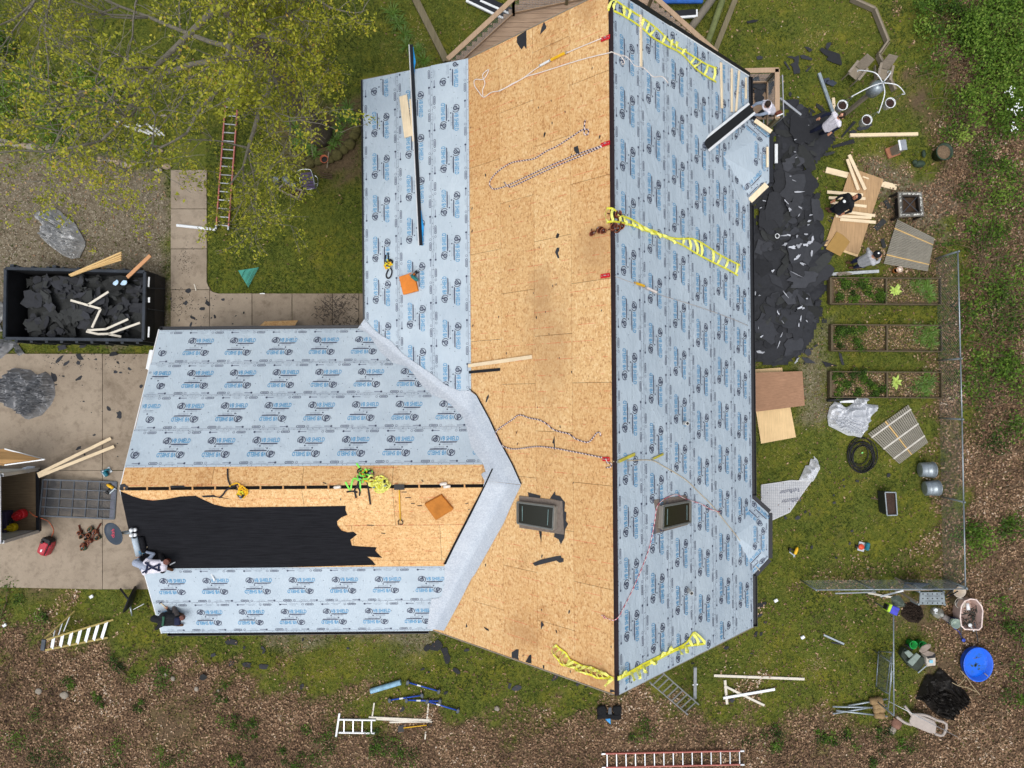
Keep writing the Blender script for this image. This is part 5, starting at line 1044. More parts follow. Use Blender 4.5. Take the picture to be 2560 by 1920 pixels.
for i in range(1, 45): a, b = rp[0].lerp(rp[3], i/45), rp[1].lerp(rp[2], i/45); mm.bar(a-Vector((0, 0, .022)), b-Vector((0, 0, .022)), .005, .005)
mm.build('mesh', DGREY, ramp, kind='stuff')
# two long boards leaning on the trailer sill
MB().bar(GQ(0, 2, 325, 780, .95), GQ(0, 2, 958, 470, .12), .1, .045).solo('pine_board', PINE, 'upper of two long pine boards leaning from trailer to driveway', 'lumber'); MB().bar(GQ(0, 2, 332, 800, .95), GQ(0, 2, 985, 540, .12), .1, .045).solo('pine_board', PINE, 'lower of two long pine boards leaning from trailer to driveway', 'lumber')
tarp('white_bag', Q(0, 2, [(270, 712), (330, 695), (385, 700), (375, 725), (330, 755), (300, 745)]), mat('white_sack', (196, 204, 214), .6), 'white bag inside the trailer under the boards', .25, 8, zf+.02, 'bag', 9, 18)
# fuel cans
def can(p, matl, label, ang=0, s=1.0):
    root = thing('fuel_can', label, 'fuel can', p); x = Vector((math.cos(ang), math.sin(ang), 0)); y = Vector((-x.y, x.x, 0))
    pr = [(-.15, -.11), (.1, -.13), (.17, -.05), (.17, .06), (.1, .13), (-.13, .12), (-.18, 0)]
    m = MB(); m.plate([p+x*a*s*1.05+y*b*s*1.05+Vector((0, 0, .2*s)) for a, b in pr], .2*s); m.plate([p+x*a*s*.8+y*b*s*.75+Vector((0, 0, .3*s)) for a, b in pr], .1*s); m.build('body', matl, root, bevel=.03)
    m = MB(); m.tube([p+x*-.1*s+Vector((0, 0, .28*s)), p+x*-.05*s+Vector((0, 0, .37*s)), p+x*.08*s+Vector((0, 0, .37*s)), p+x*.12*s+Vector((0, 0, .28*s))], .02*s, 8); m.build('handle', matl, root, smooth=True)
    m = MB(); m.tube([p+x*-.12*s+Vector((0, 0, .29*s)), p+x*-.2*s+y*-.06*s+Vector((0, 0, .33*s)), p+x*-.3*s+y*-.1*s+Vector((0, 0, .26*s))], [.03*s, .025*s, .012*s], 8); m.build('spout', BLKPL, root, smooth=True)
can(GQ(0, 2, 195, 1125, .5), REDM, 'red fuel can standing in the trailer', .5, 1.15); can(GQ(0, 2, 118, 1235, .5), mat('can_yellow', (216, 190, 30), .45), 'yellow fuel can standing in the trailer', .1, 1.0)
m = MB(); m.box(GQ(0, 2, 45, 1215, .65), .3, .9, .35); m.solo('storage_crate', mat('purple_crate', (64, 56, 84), .6), 'dark purple storage crate against the trailer wall', 'crate', bevel=.01)
# air compressor, red
ac = thing('air_compressor', 'red portable air compressor on the driveway with an orange cord', 'compressor', GQ(0, 2, 435, 1400)); p = GQ(0, 2, 430, 1395, .02); x = (GQ(0, 2, 405, 1465)-GQ(0, 2, 465, 1325)).normalized(); y = Vector((-x.y, x.x, 0))
m = MB(); m.plate([p+x*a+y*b+Vector((0, 0, .3)) for a, b in ((-.25, -.17), (-.1, -.2), (.25, -.18), (.3, 0), (.25, .18), (-.1, .2), (-.25, .17))], .26); m.plate([p+x*a*.8+y*b*.75+Vector((0, 0, .38)) for a, b in ((-.25, -.17), (.25, -.18), (.3, 0), (.25, .18), (-.25, .17))], .1); m.build('shroud', mat('compressor_red', (168, 30, 48), .25, .1, .1, 3, 0, .6), ac, bevel=.03)
m = MB(); m.plate([p+x*a+y*b+Vector((0, 0, .36)) for a, b in ((-.33, -.14), (-.18, -.19), (-.12, .18), (-.33, .14))], .3); m.build('motor_cover', BLKPL, ac, bevel=.03)
m = MB(); m.lathe(p+x*-.17+y*-.08+Vector((0, 0, .36)), [(.045, 0), (.045, .06), (.02, .07)], 12); m.build('gauge', BLKPL, ac)
m = MB(); m.tube([p+x*-.33+y*.16+Vector((0, 0, .3)), p+x*-.2+y*.17+Vector((0, 0, .42)), p+x*.2+y*.17+Vector((0, 0, .42))], .016, 7); m.build('handle', BLKPL, ac, smooth=True)
m = MB(); m.box(p+x*.1+Vector((0, 0, .386)), .09, .05, .006, math.atan2(x.y, x.x)); m.build('label_plate', WHITEP, ac)
m = MB(); m.tube(smooth([GQ(0, 2, 445, 1320, .1), GQ(0, 2, 462, 1260, .05), GQ(0, 2, 420, 1190, .12), GQ(0, 2, 370, 1165, .4), GQ(0, 2, 300, 1140, .55), GQ(0, 2, 250, 1100, .55)], 4), .011, 6); m.solo('orange_cord', mat('orange_cord', (206, 100, 60), .6), 'orange cord running from the compressor into the trailer', 'cord', smooth=True)
# tool belts on driveway, teal tool box saw, yellow gun
toolbelt([GQ(0, 2, x, y, .04) for x, y in ((690, 1215), (705, 1270), (715, 1310), (770, 1290), (800, 1260), (845, 1275), (860, 1320), (800, 1350), (760, 1330), (740, 1395), (745, 1420), (880, 1200))], 'heap of green and brown tool belts on the driveway', 9, 1.05, (LEATH, mat('green_canvas', (62, 74, 58), .8)))
nailgun(GQ(0, 2, 965, 885, .06), Vector((0, 0, 1)), 2.6, YTOOL, 'yellow and black nail gun on the ramp end', 1.05)
sw = thing('circular_saw', 'teal power saw lying on the driveway', 'power tool', GQ(0, 2, 925, 760)); p = GQ(0, 2, 925, 758, .02); TEAL = mat('teal_plastic', (24, 104, 122), .4, 0, .15)
m = MB(); m.box(p+Vector((0, 0, .02)), .34, .2, .012, .6); m.build('shoe_plate', GALV, sw); m = MB(); m.lathe(p+Vector((-.05, .03, .1)), [(.02, -.04), (.1, -.035), (.1, .035), (.02, .04)], 16, Vector((-.5, .8, 0))); m.build('blade_guard', GALV, sw, smooth=True)
m = MB(); m.lathe(p+Vector((.02, -.05, .12)), [(.05, -.1), (.07, -.05), (.07, .08), (.04, .12)], 12, Vector((-.5, .8, .1))); m.build('motor', TEAL, sw, smooth=True); m = MB(); m.tube([p+Vector((-.02, .05, .15)), p+Vector((.07, .08, .22)), p+Vector((.16, .1, .16)), p+Vector((.12, .04, .1))], .025, 8); m.build('handle', TEAL, sw, smooth=True)
# --- south strip: gutters, shovel, roof brackets, blue roll, vest
m = MB(); m.lathe(GQ(1, 3, 990, 995, .09), [(.088, 0), (.088, (GQ(1, 3, 1250, 918)-GQ(1, 3, 990, 995)).length)], 16, GQ(1, 3, 1250, 918, .09)-GQ(1, 3, 990, 995, .09)); bl = m.solo('blue_roll', mat('roll_blue', (132, 172, 196), .5), 'pale blue roll of membrane on the grass below the wing', 'roll', smooth=False)
for a, b, lab in (((975, 1218), (1502, 1243), 'upper long cream gutter strip beside the white ladder'), ((1040, 1235), (1520, 1258), 'middle long cream gutter strip beside the white ladder'), ((1155, 1262), (1515, 1255), 'lower cream gutter strip beside the white ladder')):
    gb('gutter_strip', (1, 3, *a), (1, 3, *b), 14, .05, CHAN, lab, 'gutter')
for a, b, lab in (((1022, 1095), (1005, 1212), 'short white strip above the white ladder'), ((1490, 1100), (1478, 1235), 'white strip standing off the right end of the gutters'), ((1468, 1345), (1460, 1410), 'stub of white strip under the shovel grip'), ((1592, 1055), (1588, 1110), 'small wood block among the blue roof brackets')):
    gb('white_strip', (1, 3, *a), (1, 3, *b), 12, .03, CHAN, lab, 'trim')
shv = thing('shovel', 'black shovel with orange shaft lying in the leaves', 'shovel', GQ(1, 3, 1400, 1300)); MB().plate([GQ(1, 3, 1228, 1300, .06), GQ(1, 3, 1275, 1285, .06), GQ(1, 3, 1278, 1345, .06), GQ(1, 3, 1225, 1352, .06)], .012).build('blade', BLKPL, shv)
m = MB(); m.tube([GQ(1, 3, 1275, 1312, .05), GQ(1, 3, 1475, 1288, .05)], .018, 7); m.build('shaft', YTOOL, shv, smooth=True); m = MB(); m.tube([GQ(1, 3, 1475, 1288, .05), GQ(1, 3, 1495, 1268, .05), GQ(1, 3, 1520, 1270, .05), GQ(1, 3, 1518, 1292, .05), GQ(1, 3, 1495, 1300, .05), GQ(1, 3, 1475, 1288, .05)], .015, 6); m.build('grip', BLKPL, shv, smooth=True)
BLUP = mat('blue_steel', (44, 78, 170), .4, .2, .15)
for i, (a, b, lab) in enumerate((((1312, 918), (1580, 995), 'uppermost blue walkboard jack'), ((1155, 1072), (1435, 1030), 'left blue walkboard jack'), ((1300, 1072), (1590, 1080), 'level blue walkboard jack with a white band'), ((1480, 1082), (1745, 1162), 'lowest blue walkboard jack pointing to the right'))):
    A, B = GQ(1, 3, *a, .07), GQ(1, 3, *b, .07); jk = thing('pump_jack', lab+' on the grass', 'pole jack', A, 'blue jacks on the grass'); m = MB(); m.tube([A, B], .028, 8); m.build('tube', BLUP, jk, smooth=True); d = (B-A).normalized(); s = Vector((-d.y, d.x, 0))
    for e in (A, B): m = MB(); m.bar(e-s*.1, e+s*.1, .03, .1); m.box(e+Vector((0, 0, .0)), .1, .13, .12, math.atan2(d.y, d.x)); m.build('foot_bracket', DGREY, jk, bevel=.01)
    m = MB(); m.tube([A.lerp(B, .3), A.lerp(B, .42)], .03, 8); m.build('white_band', WHITEP, jk)
vs_ = thing('tool_vest', 'black padded work vest with a blue packet lying on the grass', 'vest', GQ(2, 3, 840, 1185)); BCL = mat('black_cloth', (20, 21, 24), .9, 0, .2, 8, .3)
for pts in ([(740, 1130), (800, 1122), (825, 1160), (815, 1205), (750, 1212), (735, 1180)], [(875, 1130), (935, 1122), (952, 1140), (945, 1200), (890, 1205), (868, 1160)], [(740, 1205), (800, 1190), (890, 1200), (945, 1195), (945, 1245), (880, 1248), (820, 1230), (735, 1245)]): MB().plate([GQ(2, 3, x, y, .14) for x, y in pts], .1).build('vest_panel', BCL, vs_, bevel=.03)
MB().plate([GQ(2, 3, x, y, .12) for x, y in ((805, 1238), (850, 1232), (852, 1282))], .04).build('blue_packet', mat('packet_blue', (40, 140, 206), .4), vs_); MB().plate([GQ(2, 3, x, y, .12) for x, y in ((835, 1140), (858, 1135), (862, 1195), (830, 1195))], .04).build('tool_clip', DGREY, vs_)
for a, b, w_, lab in (((2, 3, 1745, 860), (3, 3, 315, 890), 22, 'long cream trim board on the grass below the right eave'), ((2, 3, 1840, 900), (2, 3, 1858, 1108), 22, 'short upright cream trim board crossing two others'), ((2, 3, 1835, 950), (2, 3, 2180, 1118), 20, 'slanting cream trim board of the crossed pair'), ((2, 3, 1825, 1055), (3, 3, 60, 978), 22, 'white downspout of the crossed pair below the right eave')):
    gb('trim_board', a, b, w_, .03, CHAN if 'cream' in lab else WHITEP, lab, 'trim', z=.02 if 'slant' in lab else (.055 if 'downspout' in lab else 0))
# felt scraps on the south ground
for x, y, s, a, asp, lab in ((1560, 600, 62, .35, .8, 'large felt sheet lying under the lower valley corner'), (1640, 680, 85, -1.3, .45, 'long felt sheet hanging from the lower valley corner'), (1480, 620, 45, .6, .6, 'dark felt folded below the lower valley corner'), (1735, 820, 50, -.5, .5, 'pointed felt scrap below the long felt sheet')):
    scrap('felt_sheet_scrap', GQ(1, 3, x, y)[:2], s*.0042, a, SCRAP, lab, 'felt scrap', None, rs_, .01, (0, 0), .06, 11, asp, .4)
for c, r, lst in ((0, 3, [(2000, 570, 60, -.2), (2110, 620, 24, 1.5), (1840, 680, 34, .3), (2000, 755, 36, .8), (2130, 770, 60, -.1), (1690, 737, 16, .3)]), (1, 3, [(405, 550, 20, 1.5), (60, 620, 24, -.8), (70, 650, 26, 1), (60, 780, 55, -.2), (395, 960, 34, 1.2), (810, 555, 14, .7), (795, 625, 18, 0), (1440, 805, 22, .4), (1490, 830, 18, 0), (1260, 1150, 36, .8), (1640, 1010, 28, .6), (1820, 640, 34, .2), (1825, 745, 12, 1), (2190, 950, 36, 1.3), (1305, 470, 24, 0), (1950, 590, 30, -.3)]), (2, 3, [(40, 970, 60, .4), (370, 880, 40, .8), (640, 960, 14, 0), (1560, 755, 20, 0), (1900, 1080, 30, .3), (1850, 620, 30, .2), (2070, 668, 14, 0), (2105, 500, 34, 1.3), (2150, 500, 26, .9), (2190, 400, 20, 0), (2160, 250, 50, .3), (2140, 340, 30, .6), (570, 930, 26, .7)])):
    for x, y, s, a in lst: scrap('felt_scrap', GQ(c, r, x, y)[:2], s*.0042, a, SCRAP, 'dark felt scrap on the mossy ground below the house', 'felt scrap', 'felt scraps below the house', rs_, gzat(*GQ(c, r, x, y)[:2])+.03, (0, 0), .03, 9, .55, .45)
scrap('shingle_bundle', GQ(0, 3, 1765, 870)[:2], .17, .9, SHING, 'curled shingle piece sitting on bare soil left of centre', 'roofing scrap', None, rs_, .04, (.2, .1), .5, 8, .8)
# stones and small pale litter in the leaves
STONE = mat('field_stone', (142, 134, 122), .9, 0, .2, 8, .4)
for c, r, x, y, s, lab in ((0, 3, 335, 995, 30, 'round pale stone in the leaves left of another'), (0, 3, 557, 1030, 38, 'largest pale stone lying in the leaf litter'), (0, 3, 1495, 885, 22, 'mossy stone beside green weeds'), (0, 3, 1430, 850, 18, 'small stone above the mossy stone'), (0, 3, 1698, 975, 22, 'flat white stone below the shingle piece'), (0, 3, 1885, 992, 14, 'tiny white stone right of the flat white stone'), (1, 3, 2082, 1145, 24, 'pale stone in the leaves under the sheathing corner'), (3, 3, 1110, 1275, 50, 'red brown stone by the concrete post ends'), (3, 3, 1075, 1330, 34, 'grey paver stone by the concrete post ends')):
    m = MB(); p = GQ(c, r, x, y, .02); m.rock(p, s*.0038, s, .55); m.solo('stone', STONE if 'red' not in lab else mat('red_stone', (124, 92, 78), .9), lab, 'stone', smooth=True)
for c, r, x, y, lab in ((0, 3, 790, 178, 'white paper scrap near the driveway edge'), (0, 3, 40, 425, 'white cup in the leaves at the left edge'), (3, 3, 68, 212, 'white square block on the moss'), (3, 3, 300, 530, 'thin white sliver on the moss')):
    m = MB(); m.box(GQ(c, r, x, y, .04), .13, .1, .06, .5); m.solo('white_litter', WHITEP, lab, 'litter', bevel=.01)
# ================================================================ east side and deck
# --- timber deck round the top gable
ZD = 1.1; ZRL = 2.05
dk = thing('timber_deck', 'timber deck with board floor and railings behind the top gable', 'deck', G(1300, 30, ZD))
xa, xbb = G(1130, 100, ZD).x, G(1960, 100, ZD).x; y = YT-.28; k = 0
rl0, rl1 = G(1119, 152, ZD), G(1290, 2, ZD)
while y < YT+3.6:
    yy = y+.07
    f = (yy-rl0.y)/(rl1.y-rl0.y); xs0 = rl0.x+(rl1.x-rl0.x)*f+.15
    f2 = (yy-G(1790, 128, ZD).y)/(G(1640, 0, ZD).y-G(1790, 128, ZD).y); xs1 = G(1790, 128, ZD).x+(G(1640, 0, ZD).x-G(1790, 128, ZD).x)*f2-.1
    if yy < YT+.1: xs1 = min(xs1, XR-.5)
    if xs1-xs0 > .3:
        MB().bar((xs0, yy, ZD-.02), (xs1, yy, ZD-.02), .14, .035).build('deck_board', DECKW, dk, bevel=.004)
    y += .147
def rail(a, b, top=True, low=True, par=dk):
    A, B = G(*a, ZRL), G(*b, ZRL); d = (B-A).normalized()
    MB().bar(A, B, .15, .04).build('top_rail', RAILW, par, bevel=.005)
    for zz in (ZD+.12, ): MB().bar(Vector((A.x, A.y, zz)), Vector((B.x, B.y, zz)), .05, .09).build('bottom_rail', RAILW, par)
    MB().bar(Vector((A.x, A.y, ZRL-.07)), Vector((B.x, B.y, ZRL-.07)), .04, .09).build('under_rail', RAILW, par)
    L = (B-A).length; n = max(1, int(L/1.5))
    for i in range(n+1): p = A.lerp(B, i/n); MB().bar(Vector((p.x, p.y, 0)), Vector((p.x, p.y, ZRL-.02)), .09, .09, Vector((0, 1, 0))).build('post', TRTW, par)
    m = MB(); ng = int(L/.1)
    for i in range(ng): p = A.lerp(B, i/ng); m.bar(Vector((p.x, p.y, ZD+.16)), Vector((p.x, p.y, ZRL-.1)), .006, .006, Vector((0, 1, 0)))
    for k in range(7): zz = ZD+.2+.1*k; m.bar(Vector((A.x, A.y, zz)), Vector((B.x, B.y, zz)), .006, .006)
    m.build('wire_mesh', GALV, par, kind='stuff')
rail((1119, 148), (1284, -4)); rail((1284, -4), (1560, -60)); rail((1632, -12), (1792, 132))
dk2 = thing('side_landing', 'small wooden landing with railing at the right eave corner', 'deck', G(1910, 230, 0))
rail((1862, 177), (1947, 175), par=dk2); rail((1943, 172), (1943, 296), par=dk2)
yy = G(1900, 190, ZD).y
while yy > G(1900, 300, ZD).y: MB().bar((G(1868, 0, ZD).x, yy, ZD-.02), (G(1938, 0, ZD).x, yy, ZD-.02), .14, .035).build('landing_board', DECKW, dk2); yy -= .147
for i in range(10): scrap('felt_scrap', G(rs_.uniform(1884, 1925), rs_.uniform(205, 285), ZD)[:2], rs_.uniform(.15, .28), rs_.uniform(0, 6), SCRAP, 'black felt scrap on the side landing', 'felt scrap', 'felt scraps on the side landing', rs_, ZD+.01+.01*i, (0, 0), .08, 8, .7)
# glass door leaf propped outside the landing rail
gd = thing('clear_door', 'framed clear panel standing beside the landing rail', 'panel', G(1955, 245)); a, b = G(1956, 188, 1.5), G(1959, 292, 1.5)
for z in (.05, 1.5): MB().bar(Vector((a.x-(.1 if z < 1 else 0), a.y, z)), Vector((b.x-(.1 if z < 1 else 0), b.y, z)), .03, .03).build('frame', ALU, gd)
for p in (a, b): MB().bar(p, Vector((p.x-.1, p.y, .05)), .03, .03).build('frame_side', ALU, gd)
def m_clear(name, rgb, al):
    t = NT(name); t.done(srgb(*rgb), .15, 0, .5); t.b.inputs['Alpha'].default_value = al; return t.mat
CLR = m_clear('clear_sheet', (120, 150, 140), .3)
MB().add([a, b, Vector((b.x-.1, b.y, .06)), Vector((a.x-.1, a.y, .06))], [(0, 1, 2, 3)]).build('pane', CLR, gd)
# --- long timbers and logs beside the deck
for a, b, w_, matl, lab in (((2, 0, 1745, -30), (2, 0, 1540, 250), 64, wood('grey_log', (122, 116, 104), 'Y', .2), 'thick grey round log beside the deck rail'), ((2, 0, 1828, -30), (2, 0, 1680, 400), 52, mat('mossy_log', (104, 112, 70), .9, 0, .25, 7, .4), 'mossy green round log between log and timber')):
    A, B = GQ(*a, .2), GQ(*b, .2); m = MB(); m.tube([A, A.lerp(B, .33), A.lerp(B, .66), B], [w_/3.456/74/2, w_/3.456/74/2*1.05, w_/3.456/74/2, w_/3.456/74/2*.97], 14); m.solo('log', matl, lab, 'log', smooth=True)
gb('landscape_timber', (2, 0, 1938, -30), (2, 0, 1752, 440), 44, .14, TRTW, 'squared weathered timber edging the right lawn near the deck', 'timber')
gb('landscape_timber', (1, 0, 1360, -40), (1, 0, 1645, 530), 58, .16, TRTW, 'long squared timber edging the bed left of the deck', 'timber')
for a, b, lab in (((1830, -20), (2230, 172), 'lower black and white gutter length left of the deck'), ((1950, -20), (2260, 118), 'upper black and white gutter length left of the deck')):
    A, B = GQ(1, 0, *a, .15), GQ(1, 0, *b, .15); g_ = thing('gutter_length', lab, 'gutter', A); MB().bar(A, B, .2, .02).build('black_trough', BLACK, g_); d = (B-A).normalized(); s = Vector((-d.y, d.x, 0)); MB().bar(A-s*.12, B-s*.12, .07, .07).build('white_lip', WHITEP, g_)
A, B = GQ(2, 0, 1250, 130, .3), GQ(2, 0, 1588, 105, .3); g_ = thing('gutter_length', 'black gutter piece with white lip lying right of the ridge top', 'gutter', A); MB().bar(A, B, .2, .02).build('black_trough', BLACK, g_); MB().bar(A-Vector((0, .14, 0)), B-Vector((0, .14, 0)), .07, .06).build('white_lip', WHITEP, g_); MB().bar(B+Vector((.03, .08, 0)), B+Vector((.03, -.16, 0)), .05, .06).build('end_cap', WHITEP, g_)
MB().bar(GQ(2, 0, 1265, 5, .35), GQ(2, 0, 1650, 3, .35), .2, .12).solo('blue_bundle', mat('bundle_blue', (40, 88, 160), .5), 'blue wrapped bundle at the top edge right of the ridge', 'bundle', bevel=.03)
gr_ = thing('downspout_bundle', 'bundle of blue grey downspouts behind the deck mesh', 'downspout', GQ(2, 0, 380, 55)); 
for i in range(4): MB().bar(GQ(2, 0, 225, 32+15*i, .3), GQ(2, 0, 555, 28+15*i, .3), .05, .06).build('downspout', mat('spout_blue', (128, 158, 182), .4, .2), gr_)
# --- zigzag edging boards on the right lawn
eg = thing('lawn_edging', 'zigzag weathered board edging at the upper right lawn', 'edging', GQ(3, 0, 1000, 300)); EP = [(720, -12), (920, 78), (1035, 362), (955, 478), (1095, 780)]
for (x0, y0), (x1, y1) in zip(EP, EP[1:]):
    A, B = GQ(3, 0, x0, y0, .12), GQ(3, 0, x1, y1, .12); d = (B-A).normalized(); s = Vector((-d.y, d.x, 0))
    MB().bar(A-s*.03, B-s*.03, .06, .22).build('edging_board', WTHY, eg, bevel=.004); MB().bar(A+s*.05-Vector((0, 0, .03)), B+s*.05-Vector((0, 0, .03)), .045, .16).build('edging_board', TRTW, eg)
# --- bird feeder pole with hanging pots
fp = GQ(3, 0, 665, 985, 0); topz = 1.9; ft = Vector((fp.x, fp.y, 0)); 
hp = thing('plant_pole', 'post with grey cylinder collar and curved white arms for hanging pots', 'plant hanger', ft)
MB().bar(ft, ft+Vector((0, 0, 2.2)), .11, .11, Vector((0, 1, 0))).build('post', WTHY, hp)
top = GQ(3, 0, 905, 775, 2.75); base_c = GQ(3, 0, 862, 818, 2.3)
# post leans with perspective only: it is vertical, so collar and hub sit above its foot
bx, by = ft.x, ft.y
m = MB(); m.lathe((bx, by, 1.75), [(.14, 0), (.2, .02), (.2, .42), (.05, .5)], 20); m.build('collar', GALV, hp, smooth=True)
m = MB(); m.tube([Vector((bx, by, 2.1)), Vector((bx, by, 2.5))], .025, 8); m.build('spike', GALV, hp, smooth=True)
hub = Vector((bx, by, 2.42)); pots = [(645, 908, 'left hanging white pot nearest the person in white'), (855, 1035, 'lowest hanging white pot above the pine beam'), (1058, 888, 'right hanging white pot of the plant pole')]
for (x, y, lab) in pots:
    pc = GQ(3, 0, x, y, 1.55); e = Vector((pc.x, pc.y, 2.2)); mid = (hub+e)/2+Vector((0, 0, .25)); m = MB(); m.tube(smooth([hub, mid, e+(e-hub)*.05+Vector((0, 0, .1)), e], 5), .016, 7); m.build('arm', WHITEP, hp, smooth=True)
    pt = thing('hanging_pot', lab, 'flower pot', pc-Vector((0, 0, .25)), 'white pots hanging from the pole'); m = MB(); b0 = pc-Vector((0, 0, .3)); m.lathe(b0, [(.12, 0), (.16, .3), (.17, .31), (.148, .31), (.12, .05)], 20); m.build('pot', WHITEP, pt, smooth=True)
    m = MB(); m.lathe(b0, [(.142, .26), (.001, .28)], 16); m.build('soil', mat('potting_soil', (52, 36, 30), .95, 0, .4, 30, .5), pt)
    m = MB(); m.tube([e, pc+Vector((.1, 0, .02))], .006, 5); m.tube([e, pc+Vector((-.1, .05, .02))], .006, 5); m.build('hanger_wire', GALV, pt)
for x, y in ((775, 620), (1032, 625)):
    e = GQ(3, 0, x, y, 2.1); m = MB(); m.tube(smooth([hub, (hub+e)/2+Vector((0, 0, .3)), e+Vector((0, 0, .1)), e], 5), .016, 7); m.build('arm', WHITEP, hp, smooth=True)
# --- wooden lawn chairs
def chair(c, ang, label):
    x = Vector((math.cos(ang), math.sin(ang), 0))*.72; y = Vector((-x.y, x.x, 0))*.85; root = thing('lawn_chair', label, 'chair', c, 'weathered lawn chairs')
    for k in range(5): MB().bar(c+y*(-.22+.11*k)+x*-.32+Vector((0, 0, .36)), c+y*(-.22+.11*k)*.8+x*-.62+Vector((0, 0, .85)), .1, .02, x).build('back_slat', WTH, root)
    for k in range(5): MB().bar(c+x*(-.28+.11*k)-y*.27+Vector((0, 0, .3+.02*k)), c+x*(-.28+.11*k)+y*.27+Vector((0, 0, .3+.02*k)), .07, .02).build('seat_slat', WTHY, root)
    for s in (-1, 1):
        MB().bar(c+y*.33*s+x*-.4+Vector((0, 0, .55)), c+y*.33*s+x*.3+Vector((0, 0, .57)), .08, .025).build('armrest', WTH, root)
        MB().bar(c+y*.3*s+x*.25, c+y*.3*s+x*.25+Vector((0, 0, .55)), .08, .03, y).build('front_leg', WTH, root); MB().bar(c+y*.3*s+x*-.6, c+y*.3*s+x*.2+Vector((0, 0, .32)), .03, .1).build('rear_leg', WTH, root)
chair(GQ(3, 0, 705, 680, 0), math.atan2(-.9, -.75), 'weathered wooden lawn chair left of the plant pole'); chair(GQ(3, 0, 940, 690, 0), math.atan2(-1, -.25), 'weathered wooden lawn chair behind the plant pole')
# --- bird house on stone base, green pot, green frog planter
bh = thing('bird_house', 'small metal roofed bird house on a square terracotta base', 'bird house', GQ(3, 0, 1075, 1310)); bp = GQ(3, 0, 1070, 1315, 0); MB().box(bp+Vector((0, 0, .04)), .42, .36, .08, .35).build('base_slab', mat('terracotta_slab', (156, 106, 80), .9), bh, bevel=.01)
pb = GQ(3, 0, 1095, 1290, 0); MB().box(bp+Vector((.02, 0, .3)), .22, .26, .45, .25).build('house_box', WTH, bh); MB().bar(bp+Vector((-.1, .02, .6)), bp+Vector((.18, .06, .56)), .34, .02).build('metal_roof', ALU, bh)
MB().bar(bp+Vector((-.1, .02, .615)), bp+Vector((-.04, .03, .61)), .34, .02).build('roof_ridge', WHITEP, bh)
gp = thing('green_pot', 'large round green planter filled with leaf litter', 'planter', GQ(3, 0, 1460, 1355)); m = MB(); m.lathe(GQ(3, 0, 1462, 1345, 0), [(.2, 0), (.27, .4), (.29, .42), (.25, .42), (.2, .1)], 22); m.build('pot', mat('dark_green_plastic', (46, 62, 48), .5), gp, smooth=True); m = MB(); m.lathe(GQ(3, 0, 1462, 1345, 0), [(.235, .33), (.001, .37)], 16); m.build('soil', mat('leafy_soil', (112, 94, 74), .95, 0, .4, 25, .6), gp)
m = MB(); m.rock(GQ(3, 0, 1310, 1420, .1), .16, 3, .8, dim=(1.2, .7)); m.rock(GQ(3, 0, 1270, 1400, .14), .08, 5, .9); m.rock(GQ(3, 0, 1345, 1330, .1), .1, 8, .8, dim=(.7, 1.3)); m.solo('garden_ornament', mat('ornament_green', (50, 66, 52), .7), 'dark green garden ornament beside the green planter', 'ornament', smooth=True)
# --- downspouts, studs and flashing bits by the landing
gb('downspout_length', (3, 0, 440, 632), (3, 0, 568, 992), 26, .07, mat('spout_grey', (140, 152, 158), .4, .2), 'long grey downspout lying above the person in white', 'downspout', z=.05)
gb('downspout_length', (3, 0, 102, 848), (3, 0, 285, 995), 18, .06, ALU, 'shorter pale downspout lying from the landing post', 'downspout', z=.08)
gb('pine_stud', (3, 0, 563, 845), (3, 0, 574, 985), 26, .04, PINEY, 'pine stud beside the grey downspout', 'lumber')
for pts, lab in (([(480, 680), (530, 668), (535, 690), (495, 720)], 'folded dark flashing offcut above another'), ([(500, 695), (560, 690), (600, 715), (565, 745), (510, 722)], 'folded dark flashing offcut with white edge')):
    m = MB(); m.plate([GQ(3, 0, x, y, .14) for x, y in pts], .05); m.solo('flashing_offcut', mat('dark_flash', (66, 72, 84), .4, .4), lab, 'flashing', bevel=.006)
gb('window_trim', (3, 0, 70, 1245), (3, 0, 70, 1410), 26, .05, WHITEP, 'short white window trim just outside the first bay', 'trim', z=.3)
gb('pine_beam', (3, 0, 705, 1170), (3, 0, 1292, 1160), 28, .09, PINE, 'long square pine beam lying level on the lawn', 'lumber')
# --- plywood work sheet with studs
gb('support_board', (3, 0, 500, 1468), (3, 0, 1110, 1620), 50, .04, PINE, 'wide pine board under the plywood sheet, ends showing both sides', 'lumber')
pc_ = [G(2127, 419, .08), G(2209, 448, .08), G(2146, 636, .08), G(2064, 608, .08)]
MB().plate(pc_, .02).solo('plywood_sheet', PLY, 'big plywood sheet on the lawn covered with pine studs', 'plywood')
MB().plate([GQ(3, 1, 485, 462, .05), GQ(3, 1, 515, 385, .05), GQ(3, 1, 805, 485, .05), GQ(3, 1, 772, 560, .05)], .018).solo('plywood_strip', PLYL, 'pale plywood strip showing beyond the lower end of the big sheet', 'plywood')
MB().plate([GQ(3, 1, 595, 340, .12), GQ(3, 1, 655, 375, .12), GQ(3, 1, 710, 430, .12), GQ(3, 1, 625, 555, .12), GQ(3, 1, 500, 490, .12)], .03).solo('brown_panel', mat('tan_foam', (158, 126, 72), .9, 0, .12, 4), 'brown square foam panel on the lower corner of the big plywood sheet', 'panel', bevel=.01)
